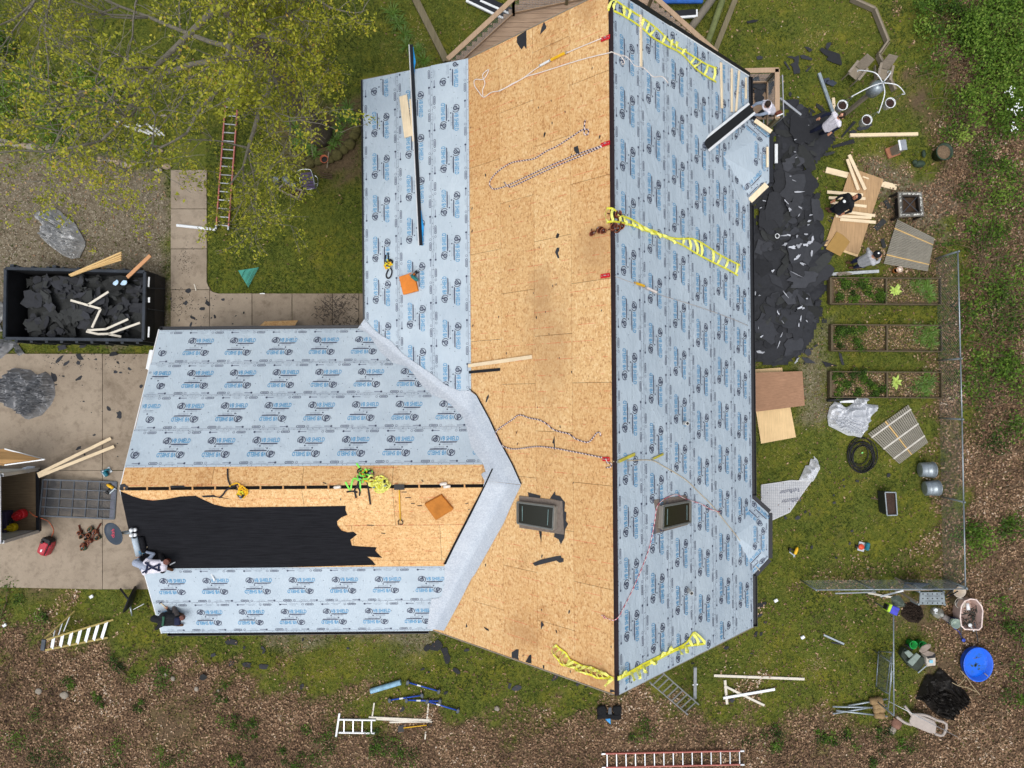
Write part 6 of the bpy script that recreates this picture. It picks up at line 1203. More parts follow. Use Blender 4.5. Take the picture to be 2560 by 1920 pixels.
for a, b, w_, lab in (((3, 0, 700, 1338), (3, 0, 840, 1640), 28, 'upper steep stud crossing over the plywood top'), ((3, 0, 684, 1375), (3, 0, 780, 1642), 26, 'second steep stud crossing over the plywood top'), ((3, 1, 510, 0), (3, 1, 820, 26), 26, 'topmost level stud on the plywood sheet'), ((3, 1, 525, 50), (3, 1, 840, 58), 24, 'second level stud, passing behind the person in black'), ((3, 1, 540, 90), (3, 1, 850, 125), 24, 'third level stud, passing under the person in black'), ((3, 1, 660, 170), (3, 1, 925, 205), 24, 'fourth stud, tilted, right of the person in black'), ((3, 1, 583, 207), (3, 1, 893, 222), 24, 'fifth stud on the plywood sheet'), ((3, 1, 622, 236), (3, 1, 930, 262), 26, 'lowest stud on the plywood sheet')):
    gb('pine_stud', a, b, w_, .04, PINE, lab, 'lumber', z=.085 if 'steep' not in lab else .13)
gb('wood_shim', (3, 0, 818, 1525), (3, 0, 872, 1545), 12, .01, PINE, 'small pale shim on the plywood sheet', 'shim', z=.085)
# --- fire pit table
fpit = thing('fire_pit', 'square fire pit table with pale mosaic rim', 'fire pit', G(2278, 510)); zf_ = .55; F4 = [GQ(3, 1, 1123, -2, zf_), GQ(3, 1, 1332, -2, zf_), GQ(3, 1, 1350, 208, zf_), GQ(3, 1, 1135, 218, zf_)]; cc_ = sum(F4, Vector())/4
def m_mosaic():
    t = NT('mosaic'); v = t.vor(26); s = t.n('ShaderNodeSeparateColor'); t.l(v, s.inputs[0]); return t.done(t.ramp(s.outputs[0], [(.3, srgb(92, 92, 88)), (.5, srgb(170, 170, 162)), (.9, srgb(206, 206, 198))], 'CONSTANT'), .5)
MOS = m_mosaic()
for s0, s1, mm_, h_ in ((1, .9, mat('pit_edge', (104, 100, 92), .7), 0), (.9, .76, MOS, .004), (.76, .64, mat('pit_inner', (58, 54, 50), .7), -.002)):
    for i in range(4):
        a, b = F4[i], F4[(i+1) % 4]; MB().plate([cc_+(a-cc_)*s0+Vector((0, 0, h_)), cc_+(b-cc_)*s0+Vector((0, 0, h_)), cc_+(b-cc_)*s1+Vector((0, 0, h_)), cc_+(a-cc_)*s1+Vector((0, 0, h_))], .05).build('rim_piece', mm_, fpit)
MB().plate([cc_+(p-cc_)*.66-Vector((0, 0, .2)) for p in F4], .02).build('fire_bowl', mat('ash_bowl', (66, 52, 40), .95, 0, .35, 12, .5), fpit)
for a, b in ((0, 2), (1, 3)): m = MB(); m.tube([cc_+(F4[a]-cc_)*.64-Vector((0, 0, .06)), cc_+(F4[b]-cc_)*.64-Vector((0, 0, .06))], .012, 6); m.build('grate_bar', DGREY, fpit)
for i in range(4):
    a, b = F4[i], F4[(i+1) % 4]; a2, b2 = cc_+(a-cc_)*.7, cc_+(b-cc_)*.7; MB().add([a2-Vector((0, 0, .05)), b2-Vector((0, 0, .05)), b2-Vector((0, 0, .45)), a2-Vector((0, 0, .45))], [(0, 1, 2, 3)]).build('bowl_wall', mat('pit_wall', (40, 36, 34), .9), fpit); p = cc_+(a-cc_)*.93; MB().bar(Vector((p.x, p.y, 0)), Vector((p.x, p.y, zf_-.04)), .07, .07, Vector((0, 1, 0))).build('leg', BLACK, fpit)
# --- slatted timber panels
def slat_panel(name, c4, n, label, matl, z=.08, gap=.25, battens=(.2, .5, .8), pale=(), clear=None):
    P = [G(*p, z) for p in c4]; root = thing(name, label, 'slatted panel', sum(P, Vector())/4-Vector((0, 0, z)))     # slats run P0-P1 / P3-P2
    for i in range(n):
        t0, t1 = (i+gap/2)/n, (i+1-gap/2)/n; q4 = [P[0].lerp(P[3], t0), P[1].lerp(P[2], t0), P[1].lerp(P[2], t1), P[0].lerp(P[3], t1)]
        MB().plate(q4, .02).build('slat', matl if i not in pale else YPINE, root)
    for t in battens: MB().bar(P[0].lerp(P[1], t)-Vector((0, 0, .05)), P[3].lerp(P[2], t)-Vector((0, 0, .05)), .06, .05).build('batten', matl, root)
    if clear:
        for t in battens: MB().bar(P[0].lerp(P[1], t)+Vector((0, 0, .004)), P[3].lerp(P[2], t)+Vector((0, 0, .004)), .05, .006).build('pale_band', clear, root)
    return root
SLATG = wood('silver_slat', (138, 134, 122), 'X', .2)
slat_panel('slatted_panel', Q(3, 1, [(1118, 235), (1440, 398), (1380, 685), (1000, 620)]), 27, 'grey slatted timber panel lying on the ground below the fire pit', SLATG, pale=(5, 21))
slat_panel('slatted_panel', Q(3, 2, [(862, 432), (1135, 692), (1385, 505), (1215, 178)]), 22, 'silver slatted panel with pale bands lying by the hose', SLATG, battens=(.12, .5, .82), clear=mat('pale_batten', (190, 186, 176), .7), pale=(9,), gap=.3)
# --- cups, shingle offcuts, gutter by the beds
for x, y, r_, ma, lab in ((1085, 685, .085, mat('tin_rust', (150, 92, 44), .6), 'open can with a rusty rim and dark inside by the slatted panel'), (1118, 675, .1, mat('cream_lid', (226, 204, 184), .6), 'cream lidded can next to the rusty can')):
    m = MB(); p = GQ(3, 1, x, y, 0); m.lathe(p, [(r_*.85, 0), (r_, .16), (r_*.92, .16), (r_*.88, .1)], 18, mi=0); m.lathe(p, [(r_*.9, .1 if 'rusty rim' in lab else .155), (.001, .1 if 'rusty rim' in lab else .157)], 16, mi=1); m.solo('can', [ma, BLKPL if 'rusty rim' in lab else ma], lab, 'can', smooth=True)
gb('gutter_length', (3, 1, 465, 716), (3, 1, 955, 685), 26, .08, mat('gutter_grey', (176, 182, 184), .45, .2), 'pale grey gutter lying above the first garden bed', 'gutter')
scrap('bark_piece', GQ(3, 1, 640, 712)[:2], .32, .05, mat('grey_bark', (128, 118, 106), .95, 0, .3, 18, .5), 'weathered bark piece against the pale gutter', 'bark', None, rs_, .09, asp=.25)
for x, y, a, s, lab in ((968, 282, .75, .2, 'small dark shingle slab right of the studs'), (1030, 108, -1.1, .14, 'dark scrap near the fire pit'), (995, 445, -1.3, .14, 'dark scrap left of the slatted panel')):
    MB().box(GQ(3, 1, x, y, .03), s*2.2, s*.9, .03, a).solo('shingle_slab', SHING, lab, 'roofing scrap')
# --- raised garden beds with frames, dividers and soil
def bed(x0, y0, x1, y1, div, label):
    root = thing('garden_bed', label, 'garden bed', G((x0+x1)/2, (y0+y1)/2)); z = .14
    c = [G(x0, y0, z), G(x1, y0+2, z), G(x1+1, y1+2, z), G(x0, y1, z)]
    for i in range(4): MB().bar(c[i], c[(i+1) % 4], .035 if i != 3 else .07, .2).build('side_board', TRTW, root, bevel=.004)
    MB().bar(G(div, y0+2, z-.01), G(div, y1, z-.01), .05, .22).build('divider_board', TRTW, root)
    MB().plate([p-Vector((0, 0, .06)) for p in c], .02).build('soil', mat('bed_soil', (98, 84, 66), .95, 0, .35, 12, .6), root); return root
TRTW = wood('dark_bed_timber', (92, 82, 62), 'X', .3)
bed(2074, 695, 2348, 760, 2212, 'upper raised garden bed with pale hosta'); bed(2077, 812, 2350, 877, 2214, 'middle raised garden bed'); bed(2074, 929, 2350, 993, 2214, 'lower raised garden bed beside the white wrap')
# --- debris pile along the right wall
pile_px = [(1878, 520), (1880, 640), (1880, 900), (1985, 912), (2018, 862), (2046, 795), (2052, 735), (2072, 690), (2092, 650), (2058, 605), (2066, 530), (2036, 460), (2018, 425), (2050, 395), (2078, 370), (2085, 310), (2045, 285), (2008, 262), (1985, 250), (1960, 262), (1950, 300), (1932, 320), (1928, 450), (1890, 505)]
PP = poly_px(pile_px); pmin, pmax = PP.min(0), PP.max(0)
def pz(x, y):
    d = float(sdist(PP, np.array([x]), np.array([y]))[0]); return (.02+.1*min(1, max(0, d)/.9)+.03*pnoise(Vector((x*1.3, y*1.3, 0)))) if d > 0 else .01
m = MB(); N_ = 64; idx = {}; XX, YY = np.meshgrid(np.linspace(pmin[0], pmax[0], 34), np.linspace(pmin[1], pmax[1], 84)); DD = sdist(PP, XX, YY)+wob(XX*2, YY*2)*.34
for j in range(84):
    for i in range(34):
        idx[(j, i)] = len(m.v); m.v.append((XX[j, i], YY[j, i], max(-.04, min(.09, DD[j, i]*.3)+.02*pnoise(Vector((XX[j, i]*3, YY[j, i]*3, 1))))))
for j in range(83):
    for i in range(33):
        if DD[j, i] > 0: m.f.append((idx[(j, i)], idx[(j, i+1)], idx[(j+1, i+1)], idx[(j+1, i)])); m.m.append(0)
m.solo('roofing_heap', SCRAP, 'low heap of torn black felt and shingles along the right wall', 'debris', kind='stuff')
cnt = 0; tries = 0
while cnt < 250 and tries < 4000:
    tries += 1; x, y = rs_.uniform(pmin[0], pmax[0]), rs_.uniform(pmin[1], pmax[1])
    d = float(sdist(PP, np.array([x]), np.array([y]))[0])
    if d < -.3 or (d < 0 and rs_.random() < .5): continue
    s = rs_.choice([rs_.uniform(.1, .3), rs_.uniform(.2, .55)]) if d > .3 else rs_.uniform(.06, .24); cnt += 1; shg = rs_.random() < .4
    far = y < -2.2
    scrap('torn_shingle' if shg else 'torn_felt', (x, y), s*(1.2 if shg else 1), rs_.choice([rs_.gauss(-.5, .25), rs_.gauss(.9, .3), rs_.uniform(0, 6.3)]), SHING if shg else (SCRAPL if cnt % 4 == 0 else SCRAP), 'torn shingle strip on the debris heap along the right wall' if shg else 'torn felt piece on the debris heap along the right wall', 'roofing scrap', 'torn shingles on the heap' if shg else 'torn felt on the heap', rs_, pz(x, y)+rs_.uniform(-.01, .05), (rs_.uniform(-.15, .15), rs_.uniform(-.15, .15)), rs_.uniform(-.02, .12), rs_.choice([4, 5, 6, 9, 12]), rs_.uniform(.22, .4) if shg else rs_.uniform(.45, .9), .2 if shg else .45, .01)
for i in range(20):
    x, y = rs_.uniform(pmin[0]+.4, pmax[0]-.6), rs_.uniform(pmin[1]+.4, pmax[1]-.6)
    if float(sdist(PP, np.array([x]), np.array([y]))[0]) > .35: scrap('felt_sheet', (x, y), rs_.uniform(.4, .75), rs_.uniform(0, 6.3), [SCRAP, SCRAPL][i % 2], 'broad torn felt sheet lying flat on the debris heap', 'roofing scrap', 'broad felt sheets on the heap', rs_, pz(x, y)+.05+.003*i, (0, 0), .02, 15, rs_.uniform(.5, .9), .45)
# white film shreds
def shreds(c, r, lst, lab, grp):
    for x, y, s, a, asp in lst:
        p = GQ(c, r, x, y); scrap('white_shred', p[:2], s*.0036, a, WSHRED, lab, 'plastic shred', grp, rs_, max(.03, pz(p.x, p.y))+.16, (rs_.uniform(-.05, .05), rs_.uniform(-.05, .05)), .05, rs_.choice([8, 10, 12]), asp, .7, .003)
sh = [(230, 20, 70, .05, .25), (250, 155, 36, -.5, .3), (160, 170, 30, -1.2, .6), (345, 215, 24, .3, .5), (330, 265, 26, 0, .6), (240, 215, 26, 1, .3), (130, 100, 40, -.9, .2), (320, 298, 18, .6, .6), (110, 390, 60, .1, .2), (150, 385, 30, -.4, .4), (220, 395, 30, 1.2, .5), (300, 380, 26, .2, .6), (360, 420, 40, 1.4, .5), (350, 540, 60, 1.35, .3), (120, 470, 40, .2, .5), (180, 490, 46, -.2, .5), (240, 480, 44, .3, .6), (300, 470, 40, .1, .6), (330, 450, 36, .8, .5), (230, 570, 44, .9, .35), (270, 630, 44, -.5, .4), (205, 590, 30, .4, .5), (20, 690, 26, .8, .6), (310, 930, 14, 0, .6), (240, 1010, 46, .3, .3), (280, 1010, 24, 1, .6), (255, 1100, 40, 1.3, .3), (240, 1150, 30, 1.5, .3), (310, 1120, 24, -1, .3), (60, 1050, 30, -1, .3), (100, 1130, 34, -1, .2), (230, 1455, 46, 1.1, .4), (70, 1320, 60, 1.2, .12), (90, 1240, 40, 1.1, .15), (215, 720, 90, -.5, .06), (130, 900, 70, -.9, .08)]
shreds(3, 1, sh, 'torn white film shred on the black debris heap', 'white film shreds on the heap')
shreds(3, 0, [(210, 1230, 18, .3, .4), (205, 1335, 14, 0, .5), (170, 1540, 18, 0, .3), (200, 1580, 30, -.3, .3), (325, 1105, 8, 0, .6), (240, 860, 20, -.3, .3), (220, 1380, 14, .6, .4)], 'small white film shred on the upper debris heap', 'small white shreds on the heap')
shreds(2, 1, [(2130, 150, 24, .4, .2), (2160, 90, 24, -.3, .3), (2120, 900, 20, 0, .4), (2085, 880, 30, 1.5, .2), (2110, 1180, 24, 1.4, .3), (2140, 1250, 34, .7, .3), (2110, 1380, 40, -.2, .5), (2150, 1390, 30, .3, .5)], 'white film shred close to the right wall', 'white film shreds by the wall')
m = MB(); c = GQ(3, 1, 80, 380, .42); m.tube([c+Vector((math.cos(t), math.sin(t)*1.15, 0))*.065 for t in [i*math.pi/8 for i in range(17)]], .014, 6, cap=False); m.solo('white_ring', WHITEP, 'small white plastic ring on the debris heap', 'ring', smooth=True)
# felt scraps on the upper right lawn, each with its own outline
for pts, lab in (([(445, 430), (465, 410), (500, 425), (620, 465), (640, 545), (635, 565), (560, 540), (505, 515), (520, 490), (480, 465)], 'largest flat felt sheet on the upper right lawn'), ([(510, 370), (545, 365), (545, 385), (515, 430), (495, 410)], 'felt tab touching the largest felt sheet'), ([(313, 402), (345, 405), (388, 430), (360, 450)], 'small felt scrap above the group on the upper lawn'), ([(160, 490), (200, 482), (230, 492), (265, 478), (270, 500), (262, 560), (278, 600), (275, 632), (225, 640), (212, 580), (192, 555), (230, 535), (225, 510)], 'T shaped felt scrap on the upper lawn'), ([(275, 478), (310, 472), (385, 505), (378, 522), (290, 505)], 'felt strip right of the T shaped scrap'), ([(135, 535), (150, 528), (195, 600), (185, 605)], 'thin felt sliver left of the T shaped scrap'), ([(320, 615), (375, 565), (370, 585), (340, 620)], 'felt sliver below the felt strip'), ([(765, 1110), (800, 1085), (895, 1065), (900, 1080), (860, 1115), (790, 1130)], 'felt scrap under the lowest hanging pot'), ([(630, 1180), (740, 1045), (765, 1055), (680, 1145), (640, 1190)], 'long felt strip right of the person in white'), ([(550, 1260), (740, 1200), (752, 1235), (560, 1280)], 'felt strip below the pine beam'), ([(690, 1140), (740, 1120), (770, 1140), (740, 1155)], 'felt patch at the end of the pine beam'), ([(180, 800), (195, 792), (208, 810), (195, 838), (180, 825)], 'round felt scrap near the landing rail')):
    m = MB(); m.plate([GQ(3, 0, x, y, .035) for x, y in pts], .008); m.solo('felt_scrap', SCRAP, lab, 'felt scrap')
for x, y, s in ((2, 0, 0),): pass
for (c, r, pts, lab) in ((2, 0, [(2025, 185), (2080, 170), (2135, 170), (2110, 190), (2035, 202)], 'flat felt scrap on the grass left of the upper lawn'), (2, 0, [(2110, 490), (2140, 480), (2168, 490), (2160, 512), (2120, 515)], 'oval felt scrap above the landing'), (3, 1, [(285, 1425), (350, 1435), (415, 1480), (330, 1478)], 'felt scrap left of the middle garden bed'), (3, 1, [(465, 1460), (520, 1475), (600, 1500), (500, 1512)], 'felt scrap above the lower garden bed'), (3, 1, [(610, 1380), (635, 1400), (660, 1495), (640, 1495), (620, 1440)], 'curled felt strip below the middle bed')):
    m = MB(); m.plate([GQ(c, r, x, y, .03) for x, y in pts], .008); m.solo('felt_scrap', SCRAP, lab, 'felt scrap')
# --- plywood by the wall, white wraps
MB().plate([G(1878, 932, .5), G(2006, 928, .25), G(2012, 1014, .12), G(1886, 1030, .4)], .02).solo('plywood_sheet', PLYB, 'brown plywood sheet lying by the right wall below the heap', 'plywood')
MB().plate([G(1890, 1028, .05), G(1976, 1018, .05), G(1990, 1093, .05), G(1903, 1109, .05)], .02).solo('plywood_sheet', PLYL, 'pale plywood square under the brown plywood sheet', 'plywood'); MB().plate([G(1878, 924, .1), G(1955, 919, .1), G(1958, 932, .1), G(1880, 940, .1)], .02).solo('plywood_offcut', PLYL, 'narrow pale plywood edge above the brown sheet', 'plywood')
WRAP = m_tarp('white_wrap', (196, 200, 206), (216, 219, 223))
tarp('house_wrap', Q(3, 2, [(735, 108), (835, 105), (872, 135), (825, 170), (948, 182), (945, 215), (890, 270), (850, 380), (800, 468), (740, 448), (685, 445), (520, 360), (510, 280), (530, 200), (575, 150), (625, 165), (660, 205), (700, 190), (735, 160)]), WRAP, 'crumpled white house wrap beside the lower garden bed', .26, 11, .02, 'wrap', 4, 48)
FBW = m_tarp('gridded_wrap', (176, 178, 180), (190, 192, 194))
fbp = [G(*p, .03) for p in Q(3, 2, [(-60, 870), (80, 850), (200, 830), (380, 838), (320, 920), (190, 1110), (40, 1178), (-60, 1190)])]
fbo = MB().plate(fbp, .01).solo('printed_wrap', FBW, 'sheet of pale printed wrap lying beside the second bay', 'wrap')
pm = MB(); tx = text2d('FeltBuster', .26)
for (x0, y0) in ((268, 895), (282, 975)):
    o = GQ(3, 2, x0, y0, .037); u = (GQ(3, 2, x0-140, y0+22, .037)-o).normalized(); v_ = Vector((u.y, -u.x, 0)); v_ = -v_ if v_.y > 0 else v_; v_ = Vector((-u.y, u.x, 0)); pm.add([o+u*x*.62+v_*y*.8 for x, y in tx[0]], tx[1])
g0 = GQ(3, 2, 0, 860, .034)
lo_ = ORG[fbo.name]; pm.v = [(a-0, b-0, c_) for a, b, c_ in pm.v]; pm.build('wrap_lettering', DKPR, fbo)
pm = MB(); P2 = np.array([[p.x, p.y] for p in fbp])
for k in range(26):
    for ax_ in (0, 1):
        lo__, hi__ = P2.min(0), P2.max(0); t = lo__[ax_]+(hi__[ax_]-lo__[ax_])*(k+.5)/26; ts = np.linspace(lo__[1-ax_], hi__[1-ax_], 60); X = np.full(60, t) if ax_ == 0 else ts; Y = ts if ax_ == 0 else np.full(60, t); ins = sdist(P2, X, Y) > .02; st_ = None
        for i in range(60):
            if ins[i] and st_ is None: st_ = i
            if (not ins[i] or i == 59) and st_ is not None:
                if i-1 > st_: pm.bar((X[st_], Y[st_], .0345), (X[i-1], Y[i-1], .0345), .006, .002)
                st_ = None
pm.build('printed_grid', GRPR, fbo)
tarp('house_wrap', Q(3, 2, [(390, 622), (425, 655), (440, 720), (420, 780), (385, 840), (262, 832), (290, 770), (320, 705), (350, 700), (365, 645), (395, 650)]), WRAP, 'folded white end of the printed wrap', .22, 12, .04, 'wrap', 3, 30)
m = MB(); m.tube([GQ(3, 2, 512, 142, .1), GQ(3, 2, 760, 122, .1)], .055, 10); m.solo('black_pipe', BLKPL, 'black pipe at the top of the crumpled white wrap', 'pipe', smooth=True); gb('white_strip', (3, 2, 620, 150), (3, 2, 740, 150), 24, .05, WHITEP, 'white strip beside the black pipe', 'trim', z=.05)
# --- hose coil
hz_ = thing('hose_coil', 'black garden hose coiled in loose loops on the grass', 'hose', GQ(3, 2, 800, 625)); c = GQ(3, 2, 800, 622, 0); P = []
for i in range(240):
    t = i/240*2*math.pi*8; k = i/240; R1 = .44+.09*math.sin(i*.13)+.05*math.sin(i*.041+1); P.append(c+Vector((math.cos(t)*R1*.88+.06*math.sin(i*.05), math.sin(t)*R1*1.05+.05*math.cos(i*.07), .03+.012*(i//30))))
m = MB(); m.tube(P, .017, 6); m.build('hose', BLKPL, hz_, smooth=True); scrap('green_tag', GQ(3, 2, 798, 592)[:2], .05, .5, mat('lime_tag', (130, 226, 130), .5), 'lime green tag inside the hose coil', 'tag', None, rs_, .13)
# --- galvanised tubs lying on their side
for x, y, a, lab in ((1365, 740, 0, 'upper galvanised tub lying on its side by the fence'), (1405, 902, .05, 'lower galvanised tub lying on its side by the fence')):
    c = GQ(3, 2, x-55, y, .24); ax = Vector((1, a, .12)); L = .44; tb = thing('metal_tub', lab, 'tub', c-Vector((0, 0, .24)), 'galvanised tubs by the fence'); m = MB(); m.lathe(c, [(.001, .012), (.2, .0), (.235, .01), (.24, .13), (.248, .14), (.243, .15), (.25, .3), (.258, .31), (.252, .32), (.262, L), (.25, L), (.22, .04)], 26, ax); m.build('drum', GALV, tb, smooth=True); m = MB(); m.tube([c+ax.normalized()*(L-.02)+Vector((0, .262*math.cos(t), .262*math.sin(t))) for t in [i*math.pi/12 for i in range(25)]], .012, 6, cap=False); m.build('rolled_rim', GALV, tb, smooth=True)
# --- rectangular planter with soil
pl_ = thing('planter_box', 'dark rectangular planter box full of soil on the moss', 'planter', GQ(3, 2, 1055, 1045)); zc = .55; P4 = [GQ(3, 2, 1010, 935, zc), GQ(3, 2, 1103, 937, zc), GQ(3, 2, 1116, 1133, zc), GQ(3, 2, 1028, 1135, zc)]; PLG = mat('planter_green', (42, 48, 44), .6)
cc_ = sum(P4, Vector())/4
for i in range(4):
    a, b = P4[i], P4[(i+1) % 4]; MB().bar(a, b, .03, .03).build('rim', GALV, pl_); a2, b2 = cc_+(a-cc_)*.93, cc_+(b-cc_)*.93; MB().add([a, b, Vector((b2.x, b2.y, .05)), Vector((a2.x, a2.y, .05))], [(0, 1, 2, 3)]).build('side', PLG, pl_)
MB().plate([p-Vector((0, 0, .06)) for p in P4], .02).build('soil', mat('dark_soil', (62, 48, 40), .95, 0, .4, 20, .6), pl_)
m = MB(); m.bar(GQ(3, 2, 890, 985, .02), GQ(3, 2, 990, 1005, .02), .05, .02); m.solo('old_plank', TRTW, 'thin plank lying left of the planter box', 'plank')
# --- tools on the moss
nailgun(GQ(3, 2, 235, 1445, .05), Vector((0, 0, 1)), 1.2, YTOOL, 'yellow and black nail gun on the moss by the second bay', 1.0)
sw = thing('circular_saw', 'teal saw with a red disc lying on the moss', 'power tool', GQ(3, 2, 815, 1405)); p = GQ(3, 2, 808, 1405, .04)
m = MB(); m.box(p, .24, .32, .02, -.25); m.build('shoe_plate', ALU, sw, bevel=.01); m = MB(); m.lathe(p+Vector((-.03, 0, .05)), [(.001, .03), (.09, .02), (.1, 0)], 16); m.build('red_disc', mat('red_disc', (206, 76, 48), .5), sw, smooth=True); m = MB(); m.box(p+Vector((.16, .02, .07)), .13, .26, .14, -.2); m.build('motor', TEAL, sw, bevel=.03); m = MB(); m.tube([p+Vector((-.15, .02, .02)), p+Vector((-.22, .07, .04)), p+Vector((-.2, -.02, .06))], .03, 7); m.build('handle', BLKPL, sw, smooth=True)
for x, y, s in ((1040, 788, 26), (770, 838, 18), (650, 828, 14), (570, 1025, 18), (565, 960, 12), (255, 1155, 28), (150, 1155, 18), (320, 1105, 16), (375, 1410, 20), (705, 1378, 16), (722, 1270, 16), (570, 1380, 8), (850, 815, 7), (585, 1500, 14), (535, 765, 9), (655, 885, 12), (360, 1125, 12)):
    scrap('felt_scrap', GQ(3, 2, x, y)[:2], s*.004, rs_.uniform(0, 3), SCRAP, 'small dark felt scrap on the moss right of the house', 'felt scrap', 'felt scraps on the moss right of the house', rs_, .02, npt=8, asp=.7, rag=.3)
# --- chain link fence: rail, posts, mesh
fe = thing('chain_link_fence', 'chain link fence with steel top rail along the right side', 'fence', G(2394, 628)); FP = [q(3, 1, 1640, 515), q(3, 1, 1663, 1440), q(3, 2, 1676, 305), q(3, 2, 1690, 1020), q(3, 3, 1706, 100)]; zt3 = 1.22
pts = [G(*p, zt3) for p in FP]
def chainlink(root, a, b, z0=.05, z1=1.2, step=.1, r=.0013):
    m = MB(); L = math.hypot(b.x-a.x, b.y-a.y); n = int(L/step); h = z1-z0; k = int(h/step)
    d = Vector((b.x-a.x, b.y-a.y, 0)).normalized()
    def P(s, z): return Vector((a.x, a.y, 0))+d*s+Vector((0, 0, z))
    i = -k
    while i < n:
        s0, s1 = i*step, (i+k)*step
        for A_, B_ in (((s0, z0), (s1, z1)), ((s0, z1), (s1, z0))):
            t0 = max(0, (0-s0)/(s1-s0)); t1 = min(1, (L-s0)/(s1-s0))
            if t1 > t0: m.bar(P(s0+(s1-s0)*t0, A_[1]+(B_[1]-A_[1])*t0), P(s0+(s1-s0)*t1, A_[1]+(B_[1]-A_[1])*t1), r*2, r*2, d)
        i += 1
    return m.build('mesh', GALV, root, kind='stuff')
for a, b in zip(pts, pts[1:]):
    m = MB(); m.tube([a, b], .021, 8); m.build('top_rail', GALV, fe, smooth=True); chainlink(fe, a, b)
for p in pts:
    m = MB(); m.tube([Vector((p.x, p.y, 0)), Vector((p.x, p.y, zt3+.03))], .03, 8); m.lathe(Vector((p.x, p.y, zt3+.02)), [(.035, 0), (.03, .05), (.001, .07)], 10); m.build('post', GALV, fe, smooth=True)
# cross fence at the bottom right, with leaning panels
cf = thing('chain_link_fence', 'cross run of chain link fence in the lower right corner', 'fence', GQ(3, 3, 1050, 110)); A, B = GQ(3, 3, 415, 120, 1.2), GQ(3, 3, 1720, 112, 1.22)
m = MB(); m.tube([A, B], .021, 8); m.build('top_rail', GALV, cf, smooth=True); chainlink(cf, A, B)
for t in (0, .38, .7, 1): p = A.lerp(B, t); m = MB(); m.tube([Vector((p.x, p.y, 0)), Vector((p.x, p.y, 1.24))], .028, 8); m.build('post', GALV, cf, smooth=True)
m = MB(); m.tube([GQ(3, 3, 580, 150, .9), GQ(3, 3, 930, 138, .9)], .025, 8); m.solo('loose_pipe', ALU, 'loose steel pipe leaning below the cross fence rail', 'pipe')
ll = thing('fence_line', 'short fence run with steel rail pointing down at the lower right', 'fence', GQ(3, 3, 1085, 700)); A, B = GQ(3, 3, 1084, 320, 1.2), GQ(3, 3, 1087, 1205, 1.2); m = MB(); m.tube([A, B], .021, 8); m.build('top_rail', GALV, ll, smooth=True)
for p in (A, A.lerp(B, .5), B): m = MB(); m.tube([Vector((p.x, p.y, 0)), p], .026, 8); m.build('post', GALV, ll, smooth=True)
lp = thing('chain_link_gate', 'loose chain link panel leaning against the short fence run', 'fence panel', GQ(3, 3, 1000, 850)); q4 = [GQ(3, 3, 1075, 660, 1.1), GQ(3, 3, 1050, 1020, 1.1), GQ(3, 3, 935, 960, .05), GQ(3, 3, 955, 650, .05)]
for i in range(4): m = MB(); m.tube([q4[i], q4[(i+1) % 4]], .018, 7); m.build('frame', GALV, lp, smooth=True)
m = MB()
for i in range(1, 34):
    t = i/34
    for a, b in ((q4[0].lerp(q4[1], t), q4[3].lerp(q4[2], min(1, t+.12))), (q4[0].lerp(q4[1], min(1, t+.12)), q4[3].lerp(q4[2], t))): m.bar(a, b, .007, .007)
m.build('mesh', GALV, lp, kind='stuff')
for a, b, lab in (((1062, 700), (1018, 1010), 'steel pipe leaning along the loose mesh panel'), ((1072, 820), (1035, 1165), 'second steel pipe leaning lower along the short fence')): m = MB(); m.tube([GQ(3, 3, *a, 1.0), GQ(3, 3, *b, .3)], .02, 7); m.solo('loose_pipe', GALV, lab, 'pipe', smooth=True)
# posts with concrete plugs
CPL = mat('concrete_plug', (142, 118, 84), .95, 0, .25, 10, .5)
for i, (a, b, c0, c1, lab) in enumerate((((690, 1120), (1030, 1062), (880, 1085), (985, 1072), 'top fence post with concrete plug'), ((558, 1128), (1030, 1140), (905, 1118), (1000, 1120), 'second fence post with a big concrete plug'), ((560, 1190), (1020, 1112), (910, 1160), (1005, 1145), 'third fence post crossing the others, plugged in concrete'), ((590, 1162), (1030, 1212), (918, 1200), (1000, 1205), 'lowest fence post with concrete plug'))):
    r0 = thing('fence_post', lab, 'post', GQ(3, 3, *a), 'pulled fence posts with concrete'); A, B = GQ(3, 3, *a, .08+.05*(i % 2)), GQ(3, 3, *b, .1); m = MB(); m.tube([A, B], .03, 8); m.build('pipe', GALV, r0, smooth=True)
    C0, C1 = GQ(3, 3, *c0, .13), GQ(3, 3, *c1, .13); m = MB(); L = (C1-C0).length; m.lathe(C0, [(.09, 0), (.12, L*.2), (.1, L*.5), (.125, L*.8), (.1, L)], 12, C1-C0); m.build('concrete_plug', CPL, r0, smooth=True)
# --- junk in the lower right corner
def bucket(p, r, h, matl, label, cat='bucket', inner=None, tilt=Vector((0, 0, 1)), handle=True, lid=None):
    root = thing('bucket', label, cat, p); m = MB(); m.lathe(p, [(r*.8, 0), (r, h), (r*1.05, h), (r*1.05, h*.96), (r*.93, h*.97), (r*.75, .03)], 22, tilt); m.build('shell', matl, root, smooth=True); m = MB(); m.lathe(p+tilt.normalized()*h*.35, [(r*.84, 0), (.001, .01)], 16, tilt); m.build('inside', inner or BLKPL, root)
    if handle: x = tilt.orthogonal().normalized(); y = tilt.cross(x); m = MB(); m.tube([p+tilt.normalized()*h+x*r*math.cos(t)+(y*.8+Vector((0, 0, .2)))*r*math.sin(t)*.9 for t in [i*math.pi/8 for i in range(9)]], .006, 5); m.build('handle', GALV, root, smooth=True)
    return root
CRB = mat('cream_bucket', (196, 184, 168), .6)
